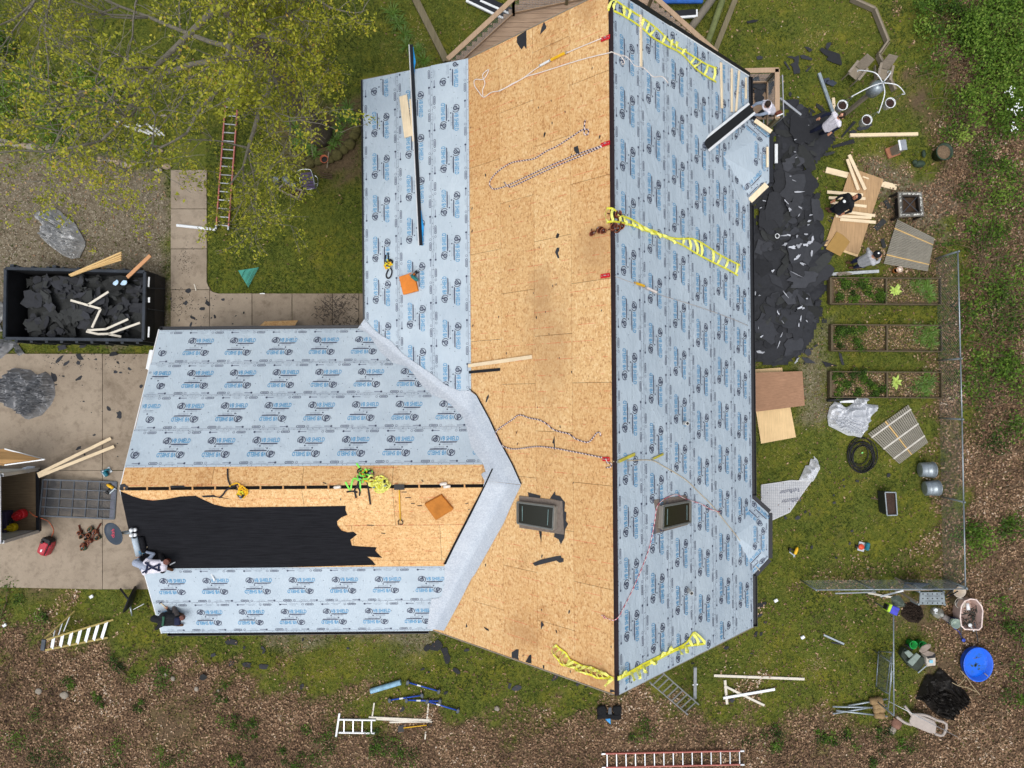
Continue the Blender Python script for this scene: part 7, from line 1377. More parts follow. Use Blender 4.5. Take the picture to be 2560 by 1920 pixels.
bucket(GQ(3, 3, 1560, 90, 0), .2, .6, CRB, 'tall cream bucket with a wood lid behind the cross fence', inner=PLYL); bucket(GQ(3, 3, 1600, 205, 0), .17, .38, mat('white_bucket', (198, 192, 178), .6), 'open white bucket next to the grey step stool')
bucket(GQ(3, 3, 1570, 380, 0), .17, .34, mat('navy_bucket', (44, 60, 132), .5), 'blue bucket with a glass jar on top')
m = MB(); p = GQ(3, 3, 1600, 400, .34); m.lathe(p, [(.14, 0), (.16, .14), (.165, .16), (.15, .16), (.13, .02)], 22); m.solo('glass_bowl', m_clear('pale_glass', (170, 190, 176), .55), 'pale glass bowl on the blue bucket', 'bowl', smooth=True)
m = MB(); p = GQ(3, 3, 1440, 305, 0); m.lathe(p, [(.16, 0), (.17, .25), (.06, .36), (.06, .42)], 20); m.solo('clear_jug', m_clear('cloudy_plastic', (180, 182, 174), .6), 'clear plastic jug near the pink tub', 'jug', smooth=True); m = MB(); p = GQ(3, 3, 1437, 288, .36); m.lathe(p, [(.06, 0), (.06, .1), (.045, .1), (.045, .02)], 14); m.tube([p+Vector((.02, -.05, .05)), p+Vector((.0, -.12, .03)), p+Vector((.08, -.14, .02))], .015, 6); m.solo('white_cup', WHITEP, 'white cup on the clear jug', 'cup', smooth=True)
m = MB(); m.lathe(GQ(3, 3, 1510, 345, .1), [(.09, 0), (.1, .3)], 16, Vector((.8, -.5, .1))); m.solo('grey_tube', mat('tube_grey', (126, 120, 116), .7), 'short grey tube left of the blue bucket', 'tube')
# folding step stool (grey plastic with holes)
sg = thing('step_stool', 'grey plastic folding step stool with holes by the cross fence', 'step stool', GQ(3, 3, 1420, 195)); GP = mat('grey_plastic', (128, 138, 142), .55); S4 = [GQ(3, 3, 1315, 140, .5), GQ(3, 3, 1525, 140, .5), GQ(3, 3, 1535, 250, .5), GQ(3, 3, 1308, 248, .5)]
MB().plate(S4, .04).build('top_plate', GP, sg, bevel=.01)
for u in (.12, .31, .5, .69, .88):
    for v in (.14, .5, .86): p = S4[0].lerp(S4[1], u).lerp(S4[3].lerp(S4[2], u), v); m = MB(); m.lathe(p+Vector((0, 0, .001)), [(.024, 0), (.001, .002)], 10); m.build('hole', BLKPL, sg)
for v in (.3, .7): MB().bar(S4[0].lerp(S4[3], v).lerp(S4[1].lerp(S4[2], v), .2)+Vector((0, 0, .004)), S4[0].lerp(S4[3], v).lerp(S4[1].lerp(S4[2], v), .8)+Vector((0, 0, .004)), .015, .004).build('groove', DGREY, sg)
for i in range(4): MB().bar(S4[i]-Vector((0, 0, .03)), Vector((S4[i].x, S4[i].y, 0)), .06, .06, Vector((0, 1, 0))).build('leg', GP, sg)
MB().plate([GQ(3, 3, 1180, 62, .7), GQ(3, 3, 1400, 70, .7), GQ(3, 3, 1330, 100, .2), GQ(3, 3, 1170, 105, .2)], .03).solo('perforated_board', mat('dark_perf', (62, 70, 78), .6), 'dark perforated board leaning behind the cross fence', 'board')
# green watering can / rag on rail, sticks and bags under fence
tarp('green_jacket', Q(3, 3, [(905, 100), (945, 85), (975, 85), (1010, 130), (985, 180), (945, 180), (915, 155)]), mat('sage_cloth', (116, 126, 114), .8), 'sage green cloth draped over the cross fence rail', .3, 17, 1.12, 'cloth', 9, 22)
for a, b, w_, ma, lab in (((985, 185), (1170, 125), 14, WHITEP, 'white stick leaning over the cross fence rail'), ((950, 195), (1105, 190), 16, CHAN, 'cream stick lying below the cross fence'), ((1195, 165), (1290, 230), 18, WTH, 'weathered stick poking out beside the step stool'), ((1190, 60), (1275, 110), 16, WTH, 'weathered stick behind the cross fence'), ((1180, 130), (1420, 118), 12, WTH, 'thin stick along the cross fence rail'), ((1545, 180), (1710, 30), 10, BLKPL, 'black rod crossing the fence corner'), ((1560, 195), (1640, 130), 8, BLKPL, 'short black rod at the fence corner')):
    A, B = GQ(3, 3, *a, .7), GQ(3, 3, *b, 1.0 if 'lying' not in lab else .05); A.z = .05 if ('lying' in lab or 'weather' in lab) else .6; MB().bar(A, B, w_*.0038, .025).solo('loose_stick', ma, lab, 'stick')
# blue and lime box on the fence post
bxr = thing('storage_box', 'blue and lime green storage box on the end fence post', 'box', GQ(3, 3, 1060, 285, 1.22)); MB().box(GQ(3, 3, 1078, 290, 1.34), .26, .26, .26, -.4).build('body', mat('violet_blue', (66, 70, 180), .45), bxr, bevel=.02); MB().box(GQ(3, 3, 1035, 268, 1.34), .1, .26, .28, -.4).build('lime_end', mat('lime_plastic', (166, 204, 60), .45), bxr, bevel=.02); MB().box(GQ(3, 3, 1022, 265, 1.36), .07, .17, .2, -.4).build('dark_window', BLKPL, bxr)
# green pots
for x, y, lab in ((1235, 585, 'left of two bright green flower pots'), (1312, 588, 'right of two bright green flower pots')):
    pt = thing('green_flower_pot', lab, 'flower pot', GQ(3, 3, x-18, y-14), 'bright green flower pots'); p = GQ(3, 3, x-22, y-18, 0); m = MB(); m.lathe(p, [(.1, 0), (.13, .3), (.14, .32), (.115, .32), (.09, .04)], 20); m.build('pot', mat('bright_green', (26, 150, 66), .45), pt, smooth=True); m = MB(); m.lathe(p, [(.1, .08), (.001, .09)], 14); m.build('soil', mat('pot_soil', (40, 46, 36), .9), pt)
# garden chair heap: green plastic seat, dark frame
gs = thing('garden_stool', 'grey green plastic seat on a dark frame by the green pots', 'seat', GQ(3, 3, 1260, 715))
for pts, zz in (([(1178, 660), (1215, 640), (1262, 680), (1222, 712)], .42), ([(1205, 745), (1285, 665), (1325, 695), (1250, 782)], .46)): MB().plate([GQ(3, 3, x, y, zz) for x, y in pts], .05).build('seat_panel', mat('sage_plastic', (124, 138, 130), .55), gs, bevel=.015)
for pts, zz in (([(1160, 655), (1180, 625), (1205, 630), (1190, 680), (1225, 730), (1200, 755), (1150, 690)], .3), ([(1200, 760), (1330, 700), (1380, 720), (1300, 830), (1230, 790)], .25)): MB().plate([GQ(3, 3, x, y, zz) for x, y in pts], .2).build('dark_frame', mat('dark_green_frame', (50, 58, 50), .7), gs, bevel=.01)
m = MB(); m.tube([GQ(3, 3, 1185, 590, .2), GQ(3, 3, 1250, 640, .3)], .04, 8); m.build('arm', BLKPL, gs, smooth=True)
# diaper pail / box with open lid
bx_ = thing('lidded_box', 'cream box with open brown lid and dark inside', 'box', GQ(3, 3, 1400, 720)); MB().plate([GQ(3, 3, 1368, 700, .4), GQ(3, 3, 1450, 690, .4), GQ(3, 3, 1452, 775, .35), GQ(3, 3, 1375, 785, .35)], .34).build('box_body', mat('cream_box', (190, 182, 170), .6), bx_, bevel=.02); MB().plate([GQ(3, 3, 1370, 690, .42), GQ(3, 3, 1445, 670, .42), GQ(3, 3, 1448, 705, .41), GQ(3, 3, 1380, 715, .41)], .01).build('dark_opening', BLKPL, bx_)
for pts in ([(1305, 650), (1330, 610), (1370, 590), (1410, 588), (1408, 620), (1370, 650), (1330, 668)], [(1330, 670), (1380, 645), (1445, 665), (1420, 690), (1370, 695)]): MB().plate([GQ(3, 3, x, y, .55) for x, y in pts], .04).build('lid', mat('taupe_lid', (132, 120, 110), .7), bx_, bevel=.015)
MB().box(GQ(3, 3, 1410, 740, .43), .12, .1, .01).build('label_print', mat('cyan_label', (126, 186, 206), .5), bx_); gb('grey_bar', (3, 3, 1295, 838), (3, 3, 1410, 740), 10, .02, GALV, 'thin grey bar leaning on the cream box', 'bar', z=.3)
# pink tub
pk = thing('plastic_tub', 'pale pink plastic tub full of odds and ends', 'tub', GQ(3, 3, 1765, 335)); zc = .5; ol = [(1670, 430), (1660, 350), (1670, 260), (1700, 215), (1750, 198), (1800, 205), (1845, 260), (1855, 300), (1845, 440), (1820, 465), (1700, 460)]
PK = mat('pink_plastic', (202, 176, 166), .5, 0, .08); rim = [GQ(3, 3, x, y, zc) for x, y in ol]; cc_ = sum(rim, Vector())/len(rim); m = MB(); nn_ = len(rim); bot = [cc_+(p-cc_)*.86-Vector((0, 0, zc-.02)) for p in rim]; m.v = [tuple(p) for p in rim+bot]; m.f = [(i, (i+1) % nn_, nn_+(i+1) % nn_, nn_+i) for i in range(nn_)]+[tuple(range(nn_, 2*nn_))]; m.m = [0]*len(m.f); m.build('tub', PK, pk)
m = MB(); m.tube(rim+[rim[0]], .025, 6, cap=False); m.build('rim', mat('pink_rim', (226, 206, 198), .45), pk, smooth=True)
m = MB(); m.tube([GQ(3, 3, 1722, 235, .4), GQ(3, 3, 1730, 290, .4)], [.05, .06], 10); m.solo('white_bottle', WHITEP, 'white bottle lying in the pink tub', 'bottle', smooth=True); rr = random.Random(8)
m = MB()
for i in range(34): a = GQ(3, 3, rr.uniform(1685, 1800), rr.uniform(270, 430), rr.uniform(.1, .45)); m.tube([a, a+Vector((rr.uniform(-.15, .15), rr.uniform(-.15, .15), .03)), a+Vector((rr.uniform(-.2, .2), rr.uniform(-.2, .2), 0))], rr.uniform(.006, .02), 5)
m.solo('tub_contents', [mat('odds_dark', (58, 60, 54), .7, 0, .5, 10)], 'tangled dark cords and parts inside the pink tub', 'junk', kind='stuff')
m = MB(); m.lathe(GQ(3, 3, 1745, 425, .42), [(.001, .03), (.06, .02), (.07, 0)], 14); m.tube([GQ(3, 3, 1750, 435, .43), GQ(3, 3, 1780, 478, .48)], .02, 6); m.solo('white_brush', WHITEP, 'white brush on top of the pink tub contents', 'brush', smooth=True)
for a, b, lab in (((1785, 400), (1815, 570), 'dark rod sticking down out of the pink tub'), ((1668, 440), (1668, 560), 'thin grey rod left of the pink tub')): m = MB(); m.tube([GQ(3, 3, *a, .5), GQ(3, 3, *b, .03)], .015, 6); m.solo('loose_rod', DGREY, lab, 'rod', smooth=True)
m = MB(); m.lathe(GQ(3, 3, 1685, 552, .03), [(.06, 0), (.06, .04), (.001, .06)], 14); m.solo('blue_bottle_cap', mat('knob_blue', (40, 70, 170), .4), 'small round blue cap near the blue pool', 'cap'); m = MB(); m.tube([GQ(3, 3, 1605, 450, .2), GQ(3, 3, 1650, 480, .1), GQ(3, 3, 1675, 530, .04)], .012, 6); m.solo('blue_strap', mat('knob_blue', (40, 70, 170), .4), 'blue strap trailing from the blue bucket', 'strap', smooth=True)
# blue wading pool
bp_ = thing('wading_pool', 'round bright blue wading pool with leaves in the water', 'pool', GQ(3, 3, 1775, 740)); c = GQ(3, 3, 1765, 735, .0); BLU = mat('pool_blue', (16, 92, 214), .35, 0, .1, 3, .05, .5); R0 = .46; m = MB(); m.lathe(c, [(R0*.9, 0), (R0*1.02, .12), (R0*1.0, .26), (R0*1.08, .3), (R0*1.08, .32), (R0*1.0, .32), (R0*.9, .04), (.001, .03)], 40, sx=1.0, sy=1.16); m.build('shell', BLU, bp_, smooth=True)
def m_water():
    t = NT('pool_water'); n1 = t.noise(5, 4); cc0 = t.ramp(n1, [(.55, srgb(18, 100, 216)), (.75, srgb(30, 92, 150))]); t.done(cc0, .08, 0, .5); return t.mat
m = MB(); m.lathe(c+Vector((0, 0, .12)), [(R0*.94, 0), (.001, .001)], 36, sx=1, sy=1.16); m.build('water', m_water(), bp_)
for i in range(9): scrap('pool_leaf', (c.x+rr.gauss(.12, .1), c.y+rr.gauss(-.0, .12)), rr.uniform(.03, .07), rr.uniform(0, 6), mat('wet_leaf', (48, 76, 92), .4), 'dark wet leaf floating in the blue pool', 'leaf', 'leaves floating in the pool', rr, .122, npt=7, th=.002)
# black tarp sheet, plastic lounge
tarp('black_tarp', Q(3, 3, [(1480, 790), (1530, 830), (1590, 890), (1695, 985), (1745, 1060), (1700, 1120), (1640, 1165), (1560, 1240), (1480, 1215), (1400, 1150), (1340, 1080), (1270, 1060), (1310, 960), (1365, 850), (1430, 855)]), mat('black_sheet', (30, 27, 24), .6, 0, .35, 3, .3), 'crumpled black plastic sheet beside the blue pool', .28, 19, .02, 'sheet', 4, 40)
for P, lab in (([(1660, 815), (1720, 880), (1760, 940), (1830, 1025)], 'thin bare branch below the blue pool'), ([(1590, 920), (1650, 950), (1720, 965), (1800, 1000)], 'crooked bare branch on the black sheet'), ([(1640, 950), (1705, 885)], 'short twig crossing the bare branches'), ([(1870, 840), (1925, 890)], 'stub of a pale twig under the pool edge')): m = MB(); m.tube(smooth([GQ(3, 3, x, y, .3) for x, y in P], 4), .014, 6); m.solo('bare_branch', mat('twig_tan', (158, 142, 112), .9), lab, 'branch', smooth=True)
lg = thing('plastic_chair', 'weathered grey plastic garden chair lying on its back in the leaves', 'chair', GQ(3, 3, 1340, 1280)); LG = mat('taupe_plastic', (168, 158, 150), .6, 0, .1, 6)
MB().plate([GQ(3, 3, x, y, .34) for x, y in ((1245, 1200), (1290, 1190), (1440, 1255), (1460, 1290), (1450, 1365), (1400, 1360), (1230, 1290), (1225, 1250))], .05).build('back_shell', LG, lg, bevel=.02)
for P in ([(1180, 1120), (1225, 1180), (1250, 1210)], [(1110, 1215), (1180, 1265), (1240, 1285)], [(1440, 1240), (1540, 1278), (1510, 1375), (1440, 1362)], [(1255, 1195), (1350, 1200), (1450, 1240)]): m = MB(); m.tube(smooth([GQ(3, 3, x, y, .3) for x, y in P], 3), .045, 8); m.build('leg' if len(P) == 3 and P[0][0] < 1200 else 'arm', LG, lg, smooth=True)
m = MB(); m.tube([GQ(3, 3, 1042, 1082, .6), GQ(3, 3, 1640, 1392, .45)], .011, 6); m.solo('wire_line', ALU, 'thin pale wire stretched over the plastic garden chair', 'wire', smooth=True)
gb('metal_strip', (3, 3, 480, 508), (3, 3, 658, 588), 16, .03, GALV, 'short grey metal strip on the moss left of the fence', 'metal strip'); gb('dark_strip', (3, 3, 548, 575), (3, 3, 655, 592), 12, .02, BLACK, 'short dark strip under the grey metal strip', 'metal strip')
tarp('dark_mulch_heap', Q(3, 3, [(1160, 240), (1250, 225), (1330, 270), (1350, 350), (1300, 410), (1220, 400), (1150, 340)]), mat('mulch', (46, 36, 28), .95, 0, .5, 24, .7), 'dark mulch heap by the step stool', .14, 23, -.02, 'mulch', 12, 26)
# --- lawn chair, planter with cans, terracotta pot near the tree
def zz4(x, y, z=0): return G(660+x/11.06, 380+y/11.06, z)
lc = thing('folding_chair', 'chrome framed folding chair with dark purple webbing on the lawn edge', 'chair', zz4(1250, 800)); CH = mat('chrome', (206, 210, 212), .15, .9, .05, 4, 0)
fr_ = [(910, 560, .75), (1000, 490, .8), (1230, 480, .8), (1320, 560, .75), (1420, 1000, .42)]
m = MB(); m.tube(smooth([zz4(*p) for p in fr_], 3), .013, 7); m.tube(smooth([zz4(1390, 640, .6), zz4(1480, 720, .55), (zz4(1490, 880, .4)), zz4(1450, 1010, .3), zz4(1550, 1170, .02)], 3), .013, 7); m.tube([zz4(970, 620, .7), zz4(1010, 900, .42), zz4(1170, 1050, .3), zz4(1215, 1190, .02)], .013, 7); m.tube([zz4(1330, 600, .7), zz4(1430, 860, .4)], .02, 7); m.tube([zz4(1160, 1045, .4), zz4(1440, 1005, .4)], .013, 7); m.tube([zz4(1420, 880, .45), zz4(1490, 880, .4)], .01, 6); m.build('tube_frame', CH, lc, smooth=True)
for i in range(6):
    a0, b0 = zz4(1000+20*i, 620+78*i, .66-.05*i), zz4(1320+22*i, 585+78*i, .66-.05*i); MB().bar(a0, b0, .075, .006).build('web_band', mat('purple_web', (74, 62, 92), .6, 0, .3, 20), lc)
px_ = thing('wooden_planter', 'grey wooden planter box holding metal watering cans', 'planter', zz4(700, 1050)); c4_ = [zz4(380, 1020, .35), zz4(560, 860, .35), zz4(1060, 1060, .35), zz4(930, 1270, .35)]
for i in range(4): a, b = c4_[i], c4_[(i+1) % 4]; MB().bar(Vector((a.x, a.y, .18)), Vector((b.x, b.y, .18)), .04, .34).build('side_board', WTH, px_)
MB().plate([p-Vector((0, 0, .2)) for p in c4_], .02).build('soil', mat('red_soil', (70, 44, 36), .95, 0, .3, 20), px_)
for x, y, r_, ax, lab in ((340, 830, .1, Vector((.2, .1, 1)), 'left metal can in the wooden planter'), (570, 760, .11, Vector((1, -.5, .5)), 'tilted grey metal can behind the planter'), (850, 1010, .1, Vector((.1, .2, 1)), 'right square metal can in the wooden planter')): m = MB(); m.lathe(zz4(x, y, .2), [(r_, 0), (r_, .24), (r_*.9, .25), (.001, .26)], 16 if 'square' not in lab else 4, ax); m.solo('metal_can', GALV, lab, 'can', smooth=False)
tp_ = thing('terracotta_pot', 'round terracotta pot by the stone ring of the tree', 'flower pot', zz4(1705, 245)); m = MB(); m.lathe(zz4(1705, 245, 0), [(.09, 0), (.13, .2), (.14, .22), (.12, .22), (.085, .03)], 20); m.build('pot', mat('terracotta', (176, 100, 70), .8), tp_, smooth=True); m = MB(); m.lathe(zz4(1705, 245, 0), [(.108, .14), (.001, .15)], 14); m.build('soil', BLKPL, tp_)
m = MB(); m.tube([zz4(1790, 0, .3), zz4(1745, 440, .02)], .02, 6); m.solo('garden_stake', WTHY, 'grey stake crossing the terracotta pot', 'stake')
for i in range(3): MB().bar(zz4(1560, 570+60*i, .2), zz4(1890, 640+50*i, .2), .03, .03).solo('rusty_rail', mat('rust', (72, 54, 44), .8), ['upper', 'middle', 'lower'][i]+' rusty rail of a low rack beside the folding chair', 'rail')
# ring of mossy stones around the tree bed, row of stones by the gravel, white pickets
MOSS = mat('mossy_stone', (84, 80, 46), .95, 0, .35, 9, .5)
for i, (x, y, s) in enumerate([(870, 1120, 40), (850, 1170, 42), (810, 1245, 46), (760, 1295, 40), (700, 1340, 50), (640, 1375, 38), (540, 1390, 40), (470, 1405, 44), (400, 1385, 46), (330, 1350, 48), (280, 1290, 44), (250, 1230, 36)]):
    m = MB(); m.rock(GQ(1, 0, x, y, .05), s*.0042, i, .7); m.solo('mossy_stone', MOSS, 'mossy stone in the ring around the tree bed', 'stone', 'mossy stones ringing the tree bed', smooth=True)
for i, (x, y, s) in enumerate([(30, 1232, 44), (85, 1240, 30), (140, 1250, 34), (205, 1258, 30), (270, 1268, 36), (370, 1282, 30), (440, 1286, 46), (545, 1310, 38), (670, 1172, 30), (650, 1300, 24), (750, 1342, 22), (870, 1382, 28), (932, 1386, 26), (1000, 1396, 38), (1075, 1422, 32), (1130, 1430, 34), (1370, 1472, 24), (1380, 1302, 22), (1420, 1005, 22), (150, 1060, 36), (1185, 1232, 30), (1440, 1440, 30)]):
    m = MB(); m.rock(GQ(0, 0, x, y, .03), s*.0042, i+20, .6, dim=(1.3, .8)); m.solo('border_stone', mat('tan_stone', (156, 138, 116), .9, 0, .2, 8, .4) if i % 2 else STONE, 'tan field stone in the border row along the gravel', 'stone', 'border stones along the gravel', smooth=True)
for i, (a, b) in enumerate((((1000, 1048), (1215, 1140)), ((1110, 1080), (1295, 1162)), ((1180, 1072), (1345, 1172)), ((1262, 1068), (1385, 1170)), ((1320, 1085), (1425, 1175)))): gb('white_picket', (0, 0, *a), (0, 0, *b), 16, .03, mat('old_white', (190, 192, 188), .6, 0, .2), ['first', 'second', 'third', 'fourth', 'fifth'][i]+' from the left of the white pickets under the tree', 'picket', z=.04*i, group='white pickets under the tree')
# ================================================================ vegetation
GRASS = m_tone('grass_blades', [(0, (48, 62, 22)), (.3, (78, 94, 34)), (.55, (108, 116, 46)), (.76, (140, 136, 56)), (.9, (160, 146, 90)), (1, (180, 164, 126))], .7, .25)
LEAFL = m_tone('dry_leaves', [(0, (58, 45, 36)), (.28, (98, 77, 60)), (.52, (136, 108, 84)), (.74, (168, 138, 108)), (.92, (196, 168, 138)), (1, (212, 196, 176))], .8, .1)
def blades(cx, cy, cz, n, length, width, tone, lean=(.5, 1.3), tip=.0):
    """n triangles: base points arrays, returns verts"""
    a = nrs.uniform(0, 6.283, n); ln = length*nrs.uniform(.6, 1.25, n); le = nrs.uniform(*lean, n)
    dx, dy, dz = np.cos(a)*np.sin(le)*ln, np.sin(a)*np.sin(le)*ln, np.cos(le)*ln; wx, wy = -np.sin(a)*width/2, np.cos(a)*width/2
    v = np.empty((n, 3, 3)); v[:, 0] = np.stack([cx-wx, cy-wy, cz], -1); v[:, 1] = np.stack([cx+wx, cy+wy, cz], -1); v[:, 2] = np.stack([cx+dx, cy+dy, cz+dz], -1)
    return v.reshape(-1, 3)
def quads(c, size, tone=None, tilt=.7):
    """folded diamond leaves at centres c (n,3)"""
    n = len(c); a = nrs.uniform(0, 6.283, n); s = size*nrs.uniform(.6, 1.3, n); t1 = nrs.normal(0, tilt, n); t2 = nrs.normal(0, tilt, n)
    u = np.stack([np.cos(a)*np.cos(t1), np.sin(a)*np.cos(t1), np.sin(t1)], -1); w_ = np.stack([-np.sin(a)*np.cos(t2), np.cos(a)*np.cos(t2), np.sin(t2)], -1)
    v = np.empty((n, 4, 3)); v[:, 0] = c-u*s[:, None]; v[:, 1] = c-w_*(s*.55)[:, None]; v[:, 2] = c+u*s[:, None]; v[:, 3] = c+w_*(s*.55)[:, None]
    return v.reshape(-1, 3)
EXC = [poly_px(p) for p in ([(-330, 884), (420, 884), (420, 1474), (-330, 1466)], [(426, 335), (517, 335), (517, 716), (545, 733), (960, 733), (960, 822), (426, 822)], [(905, 180), (1870, 180), (1885, 1575), (400, 1585), (410, 826), (905, 826)], [(2074, 695), (2350, 697), (2350, 760), (2074, 760)], [(2077, 812), (2350, 812), (2350, 877), (2077, 877)], [(2074, 929), (2350, 929), (2350, 993), (2074, 993)], [(10, 665), (410, 680), (410, 860), (10, 855)])]+[PP]
def excl(X, Y, m=0):
    r = np.zeros(X.shape, bool)
    for p in EXC: r |= (sdist(p, X, Y) > m)
    return r
n0_ = 330000; X = nrs.uniform(-17.6, 17.6, n0_); Y = nrs.uniform(-13.1, 13.7, n0_); l_, t_, g_2 = zones(X, Y); dens = l_*(1-t_*(.8+.15*wob(X*1.3, Y*1.3)))*(1-g_2*.93); wb_ = wob(X*.9+3, Y*.9)
keep = (nrs.rand(n0_) < dens*(.75+.2*wb_)) & ~excl(X, Y, .02); X, Y = X[keep], Y[keep]; zz_ = wob(X*.6, Y*.6)*.02-.03
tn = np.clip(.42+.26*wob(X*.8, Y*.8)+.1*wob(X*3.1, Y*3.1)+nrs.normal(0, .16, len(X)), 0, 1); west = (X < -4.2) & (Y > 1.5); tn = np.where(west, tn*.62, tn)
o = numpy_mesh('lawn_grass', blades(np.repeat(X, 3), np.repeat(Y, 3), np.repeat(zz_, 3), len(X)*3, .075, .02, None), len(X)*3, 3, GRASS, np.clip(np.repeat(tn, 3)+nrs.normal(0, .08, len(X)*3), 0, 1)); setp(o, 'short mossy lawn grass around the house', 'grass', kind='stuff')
n1_ = 620000; X = nrs.uniform(-17.6, 17.6, n1_); Y = nrs.uniform(-13.1, 13.7, n1_); l_, t_, g_2 = zones(X, Y); wb_ = wob(X*1.7, Y*1.7); sparse = np.where(X > 7.5, .03, .008)+np.where(Y < -7, .06, 0)
keep = (nrs.rand(n1_) < np.clip(t_*(.8+.3*wb_), 0, 1)+sparse*.55+.02*g_2) & ~excl(X, Y, 0); X, Y = X[keep], Y[keep]; c = np.stack([X, Y, wob(X*.6, Y*.6)*.02-.005+nrs.uniform(0, .04, len(X))], -1)
o = numpy_mesh('fallen_leaves', quads(c, .042, None, .6), len(X), 4, LEAFL, np.clip(nrs.beta(2.2, 2.4, len(X))+.16*wob(X, Y)+.07*wob(X*3, Y*3), 0, 1)); setp(o, 'brown fallen leaves covering the ground at the edges', 'leaf litter', kind='stuff')
# small pale wood chips and pebbles in the gravel
n2_ = 46000; X = nrs.uniform(-17.6, 17.6, n2_); Y = nrs.uniform(-13.1, 13.7, n2_); l_, t_, g_2 = zones(X, Y); keep = (nrs.rand(n2_) < g_2*.55+.012) & ~excl(X, Y, 0); X, Y = X[keep], Y[keep]
o = numpy_mesh('gravel_stones', quads(np.stack([X, Y, np.full(len(X), .0)], -1), .022, None, .3), len(X), 4, m_tone('gravel', [(0, (82, 74, 62)), (.6, (128, 118, 102)), (1, (206, 198, 184))], .9), nrs.beta(2, 2, len(X))); setp(o, 'loose gravel and wood chips on the bare ground', 'gravel', kind='stuff')
# dry twigs lying in the litter on the right
TWG = mat('dry_twig', (122, 106, 84), .9, 0, .25, 10); m = MB(); rr = random.Random(77)
for i in range(520):
    px, py = (rr.uniform(2410, 2560), rr.uniform(550, 1900)) if i < 130 else ((rr.gauss(2400, 45), rr.gauss(230, 150)) if i < 380 else (rr.uniform(2430, 2560), rr.uniform(600, 1050))); p = G(px, py, .05); a = rr.uniform(-.5, .5)+(0 if rr.random() < .7 else 1.4); L = rr.uniform(.3, 1.4); d = Vector((math.cos(a), math.sin(a), rr.uniform(0, .25)))
    m.tube([p, p+d*L*.5+Vector((rr.uniform(-.06, .06), rr.uniform(-.08, .08), .05)), p+d*L], [rr.uniform(.005, .011), .006, .003], 4)
o = m.build('dry_twigs', TWG, None, smooth=True); setp(o, 'thin dry twigs strewn over the leaf litter on the right', 'twigs', kind='stuff')
# --- leafy shrubs
SHR = m_tone('shrub_leaf', [(0, (34, 50, 16)), (.4, (66, 96, 28)), (.75, (100, 132, 42)), (1, (140, 162, 70))], .6, .3)
def shrub(px, py, r, h, n, label, tone=.5, leaf=.05, zc=None, matl=None, name='leafy_shrub', grp=None, asp=1.0, stems=6):
    b = G(px, py, 0); root = thing(name, label, 'shrub', b, grp); k = max(4, int(n/160)); rr2 = nrs
    cl = np.stack([rr2.normal(0, .45, k)*r, rr2.normal(0, .45, k)*r*asp, rr2.uniform(.25, 1, k)*h], -1); ci = rr2.randint(0, k, n); cs = rr2.uniform(.12, .3, k)*r
    c = cl[ci]+rr2.normal(0, 1, (n, 3))*cs[ci][:, None]*np.array([1, 1, .7]); c[:, 2] = np.clip(c[:, 2], .05, None); c += np.array(b)
    tn_ = np.clip(tone+rr2.normal(0, .14, n)+rr2.normal(0, .16, k)[ci], 0, 1); numpy_mesh('foliage', quads(c, leaf, None, .6), n, 4, matl or SHR, tn_, root)
    m = MB()
    for i in range(min(stems, k)): e = Vector(cl[i])+b; m.tube([b, (b+e)/2+Vector((rnd.uniform(-.1, .1), rnd.uniform(-.1, .1), .1)), e], [.02, .014, .005], 5)
    m.build('stems', mat('shrub_stem', (104, 88, 66), .9), root, smooth=True); return root
for px, py, r, h, n, lab, tn_ in ((2500, 40, 1.1, 1.3, 2600, 'dense green shrub in the top right corner', .52), (2430, 110, 1.0, 1.1, 2300, 'green shrub below the top right corner shrub', .55), (2520, 170, 1.2, 1.3, 2600, 'broad green shrub at the right edge near the top', .5), (2445, 230, 1.0, 1.0, 2200, 'green shrub right of the bare soil patch', .58), (2385, 60, .8, .8, 1300, 'thin shrub right of the pale stick', .42), (2540, 300, .8, 1.0, 1200, 'shrub at the right edge with white blossoms', .45), (2420, 320, .7, .6, 900, 'low sparse shrub below the bare soil', .4), (2330, 20, .5, .5, 500, 'small weedy shrub at the lawn edge top', .35), (2480, 400, .6, .5, 700, 'low shrub right of the green planter', .4), (2520, 520, .8, .7, 1300, 'bright low shrub at the right edge beside the fire pit', .58), (2450, 640, .9, .5, 1400, 'spreading low shrub outside the fence top', .52), (2540, 760, .9, .6, 1400, 'low shrub at the right edge beside the garden beds', .5), (2470, 860, .9, .5, 1500, 'spreading shrub outside the fence by the middle bed', .5), (2535, 930, .9, .6, 1500, 'green shrub outside the fence by the lower bed', .52), (2450, 960, .7, .4, 900, 'small shrub near the fence by the lower bed', .46), (2420, 1345, .6, .4, 800, 'bright green weed clump right on the fence line', .6), (2520, 1320, .5, .35, 500, 'green weed clump in the leaves far right', .5), (2540, 1080, .6, .4, 600, 'weedy patch in the right hand leaf litter', .45), (2545, 1560, .5, .4, 450, 'weed patch right of the pink tub', .45), (2545, 1720, .5, .4, 450, 'weed patch right of the black sheet', .42)):
    shrub(px, py, r*(1.2 if py < 320 else 1.9), h*(.8 if py < 320 else .5), int(n*(1.4 if py < 320 else 1.0)), lab, tn_+(.12 if py < 320 else 0), .048, grp='shrubs along the right edge')
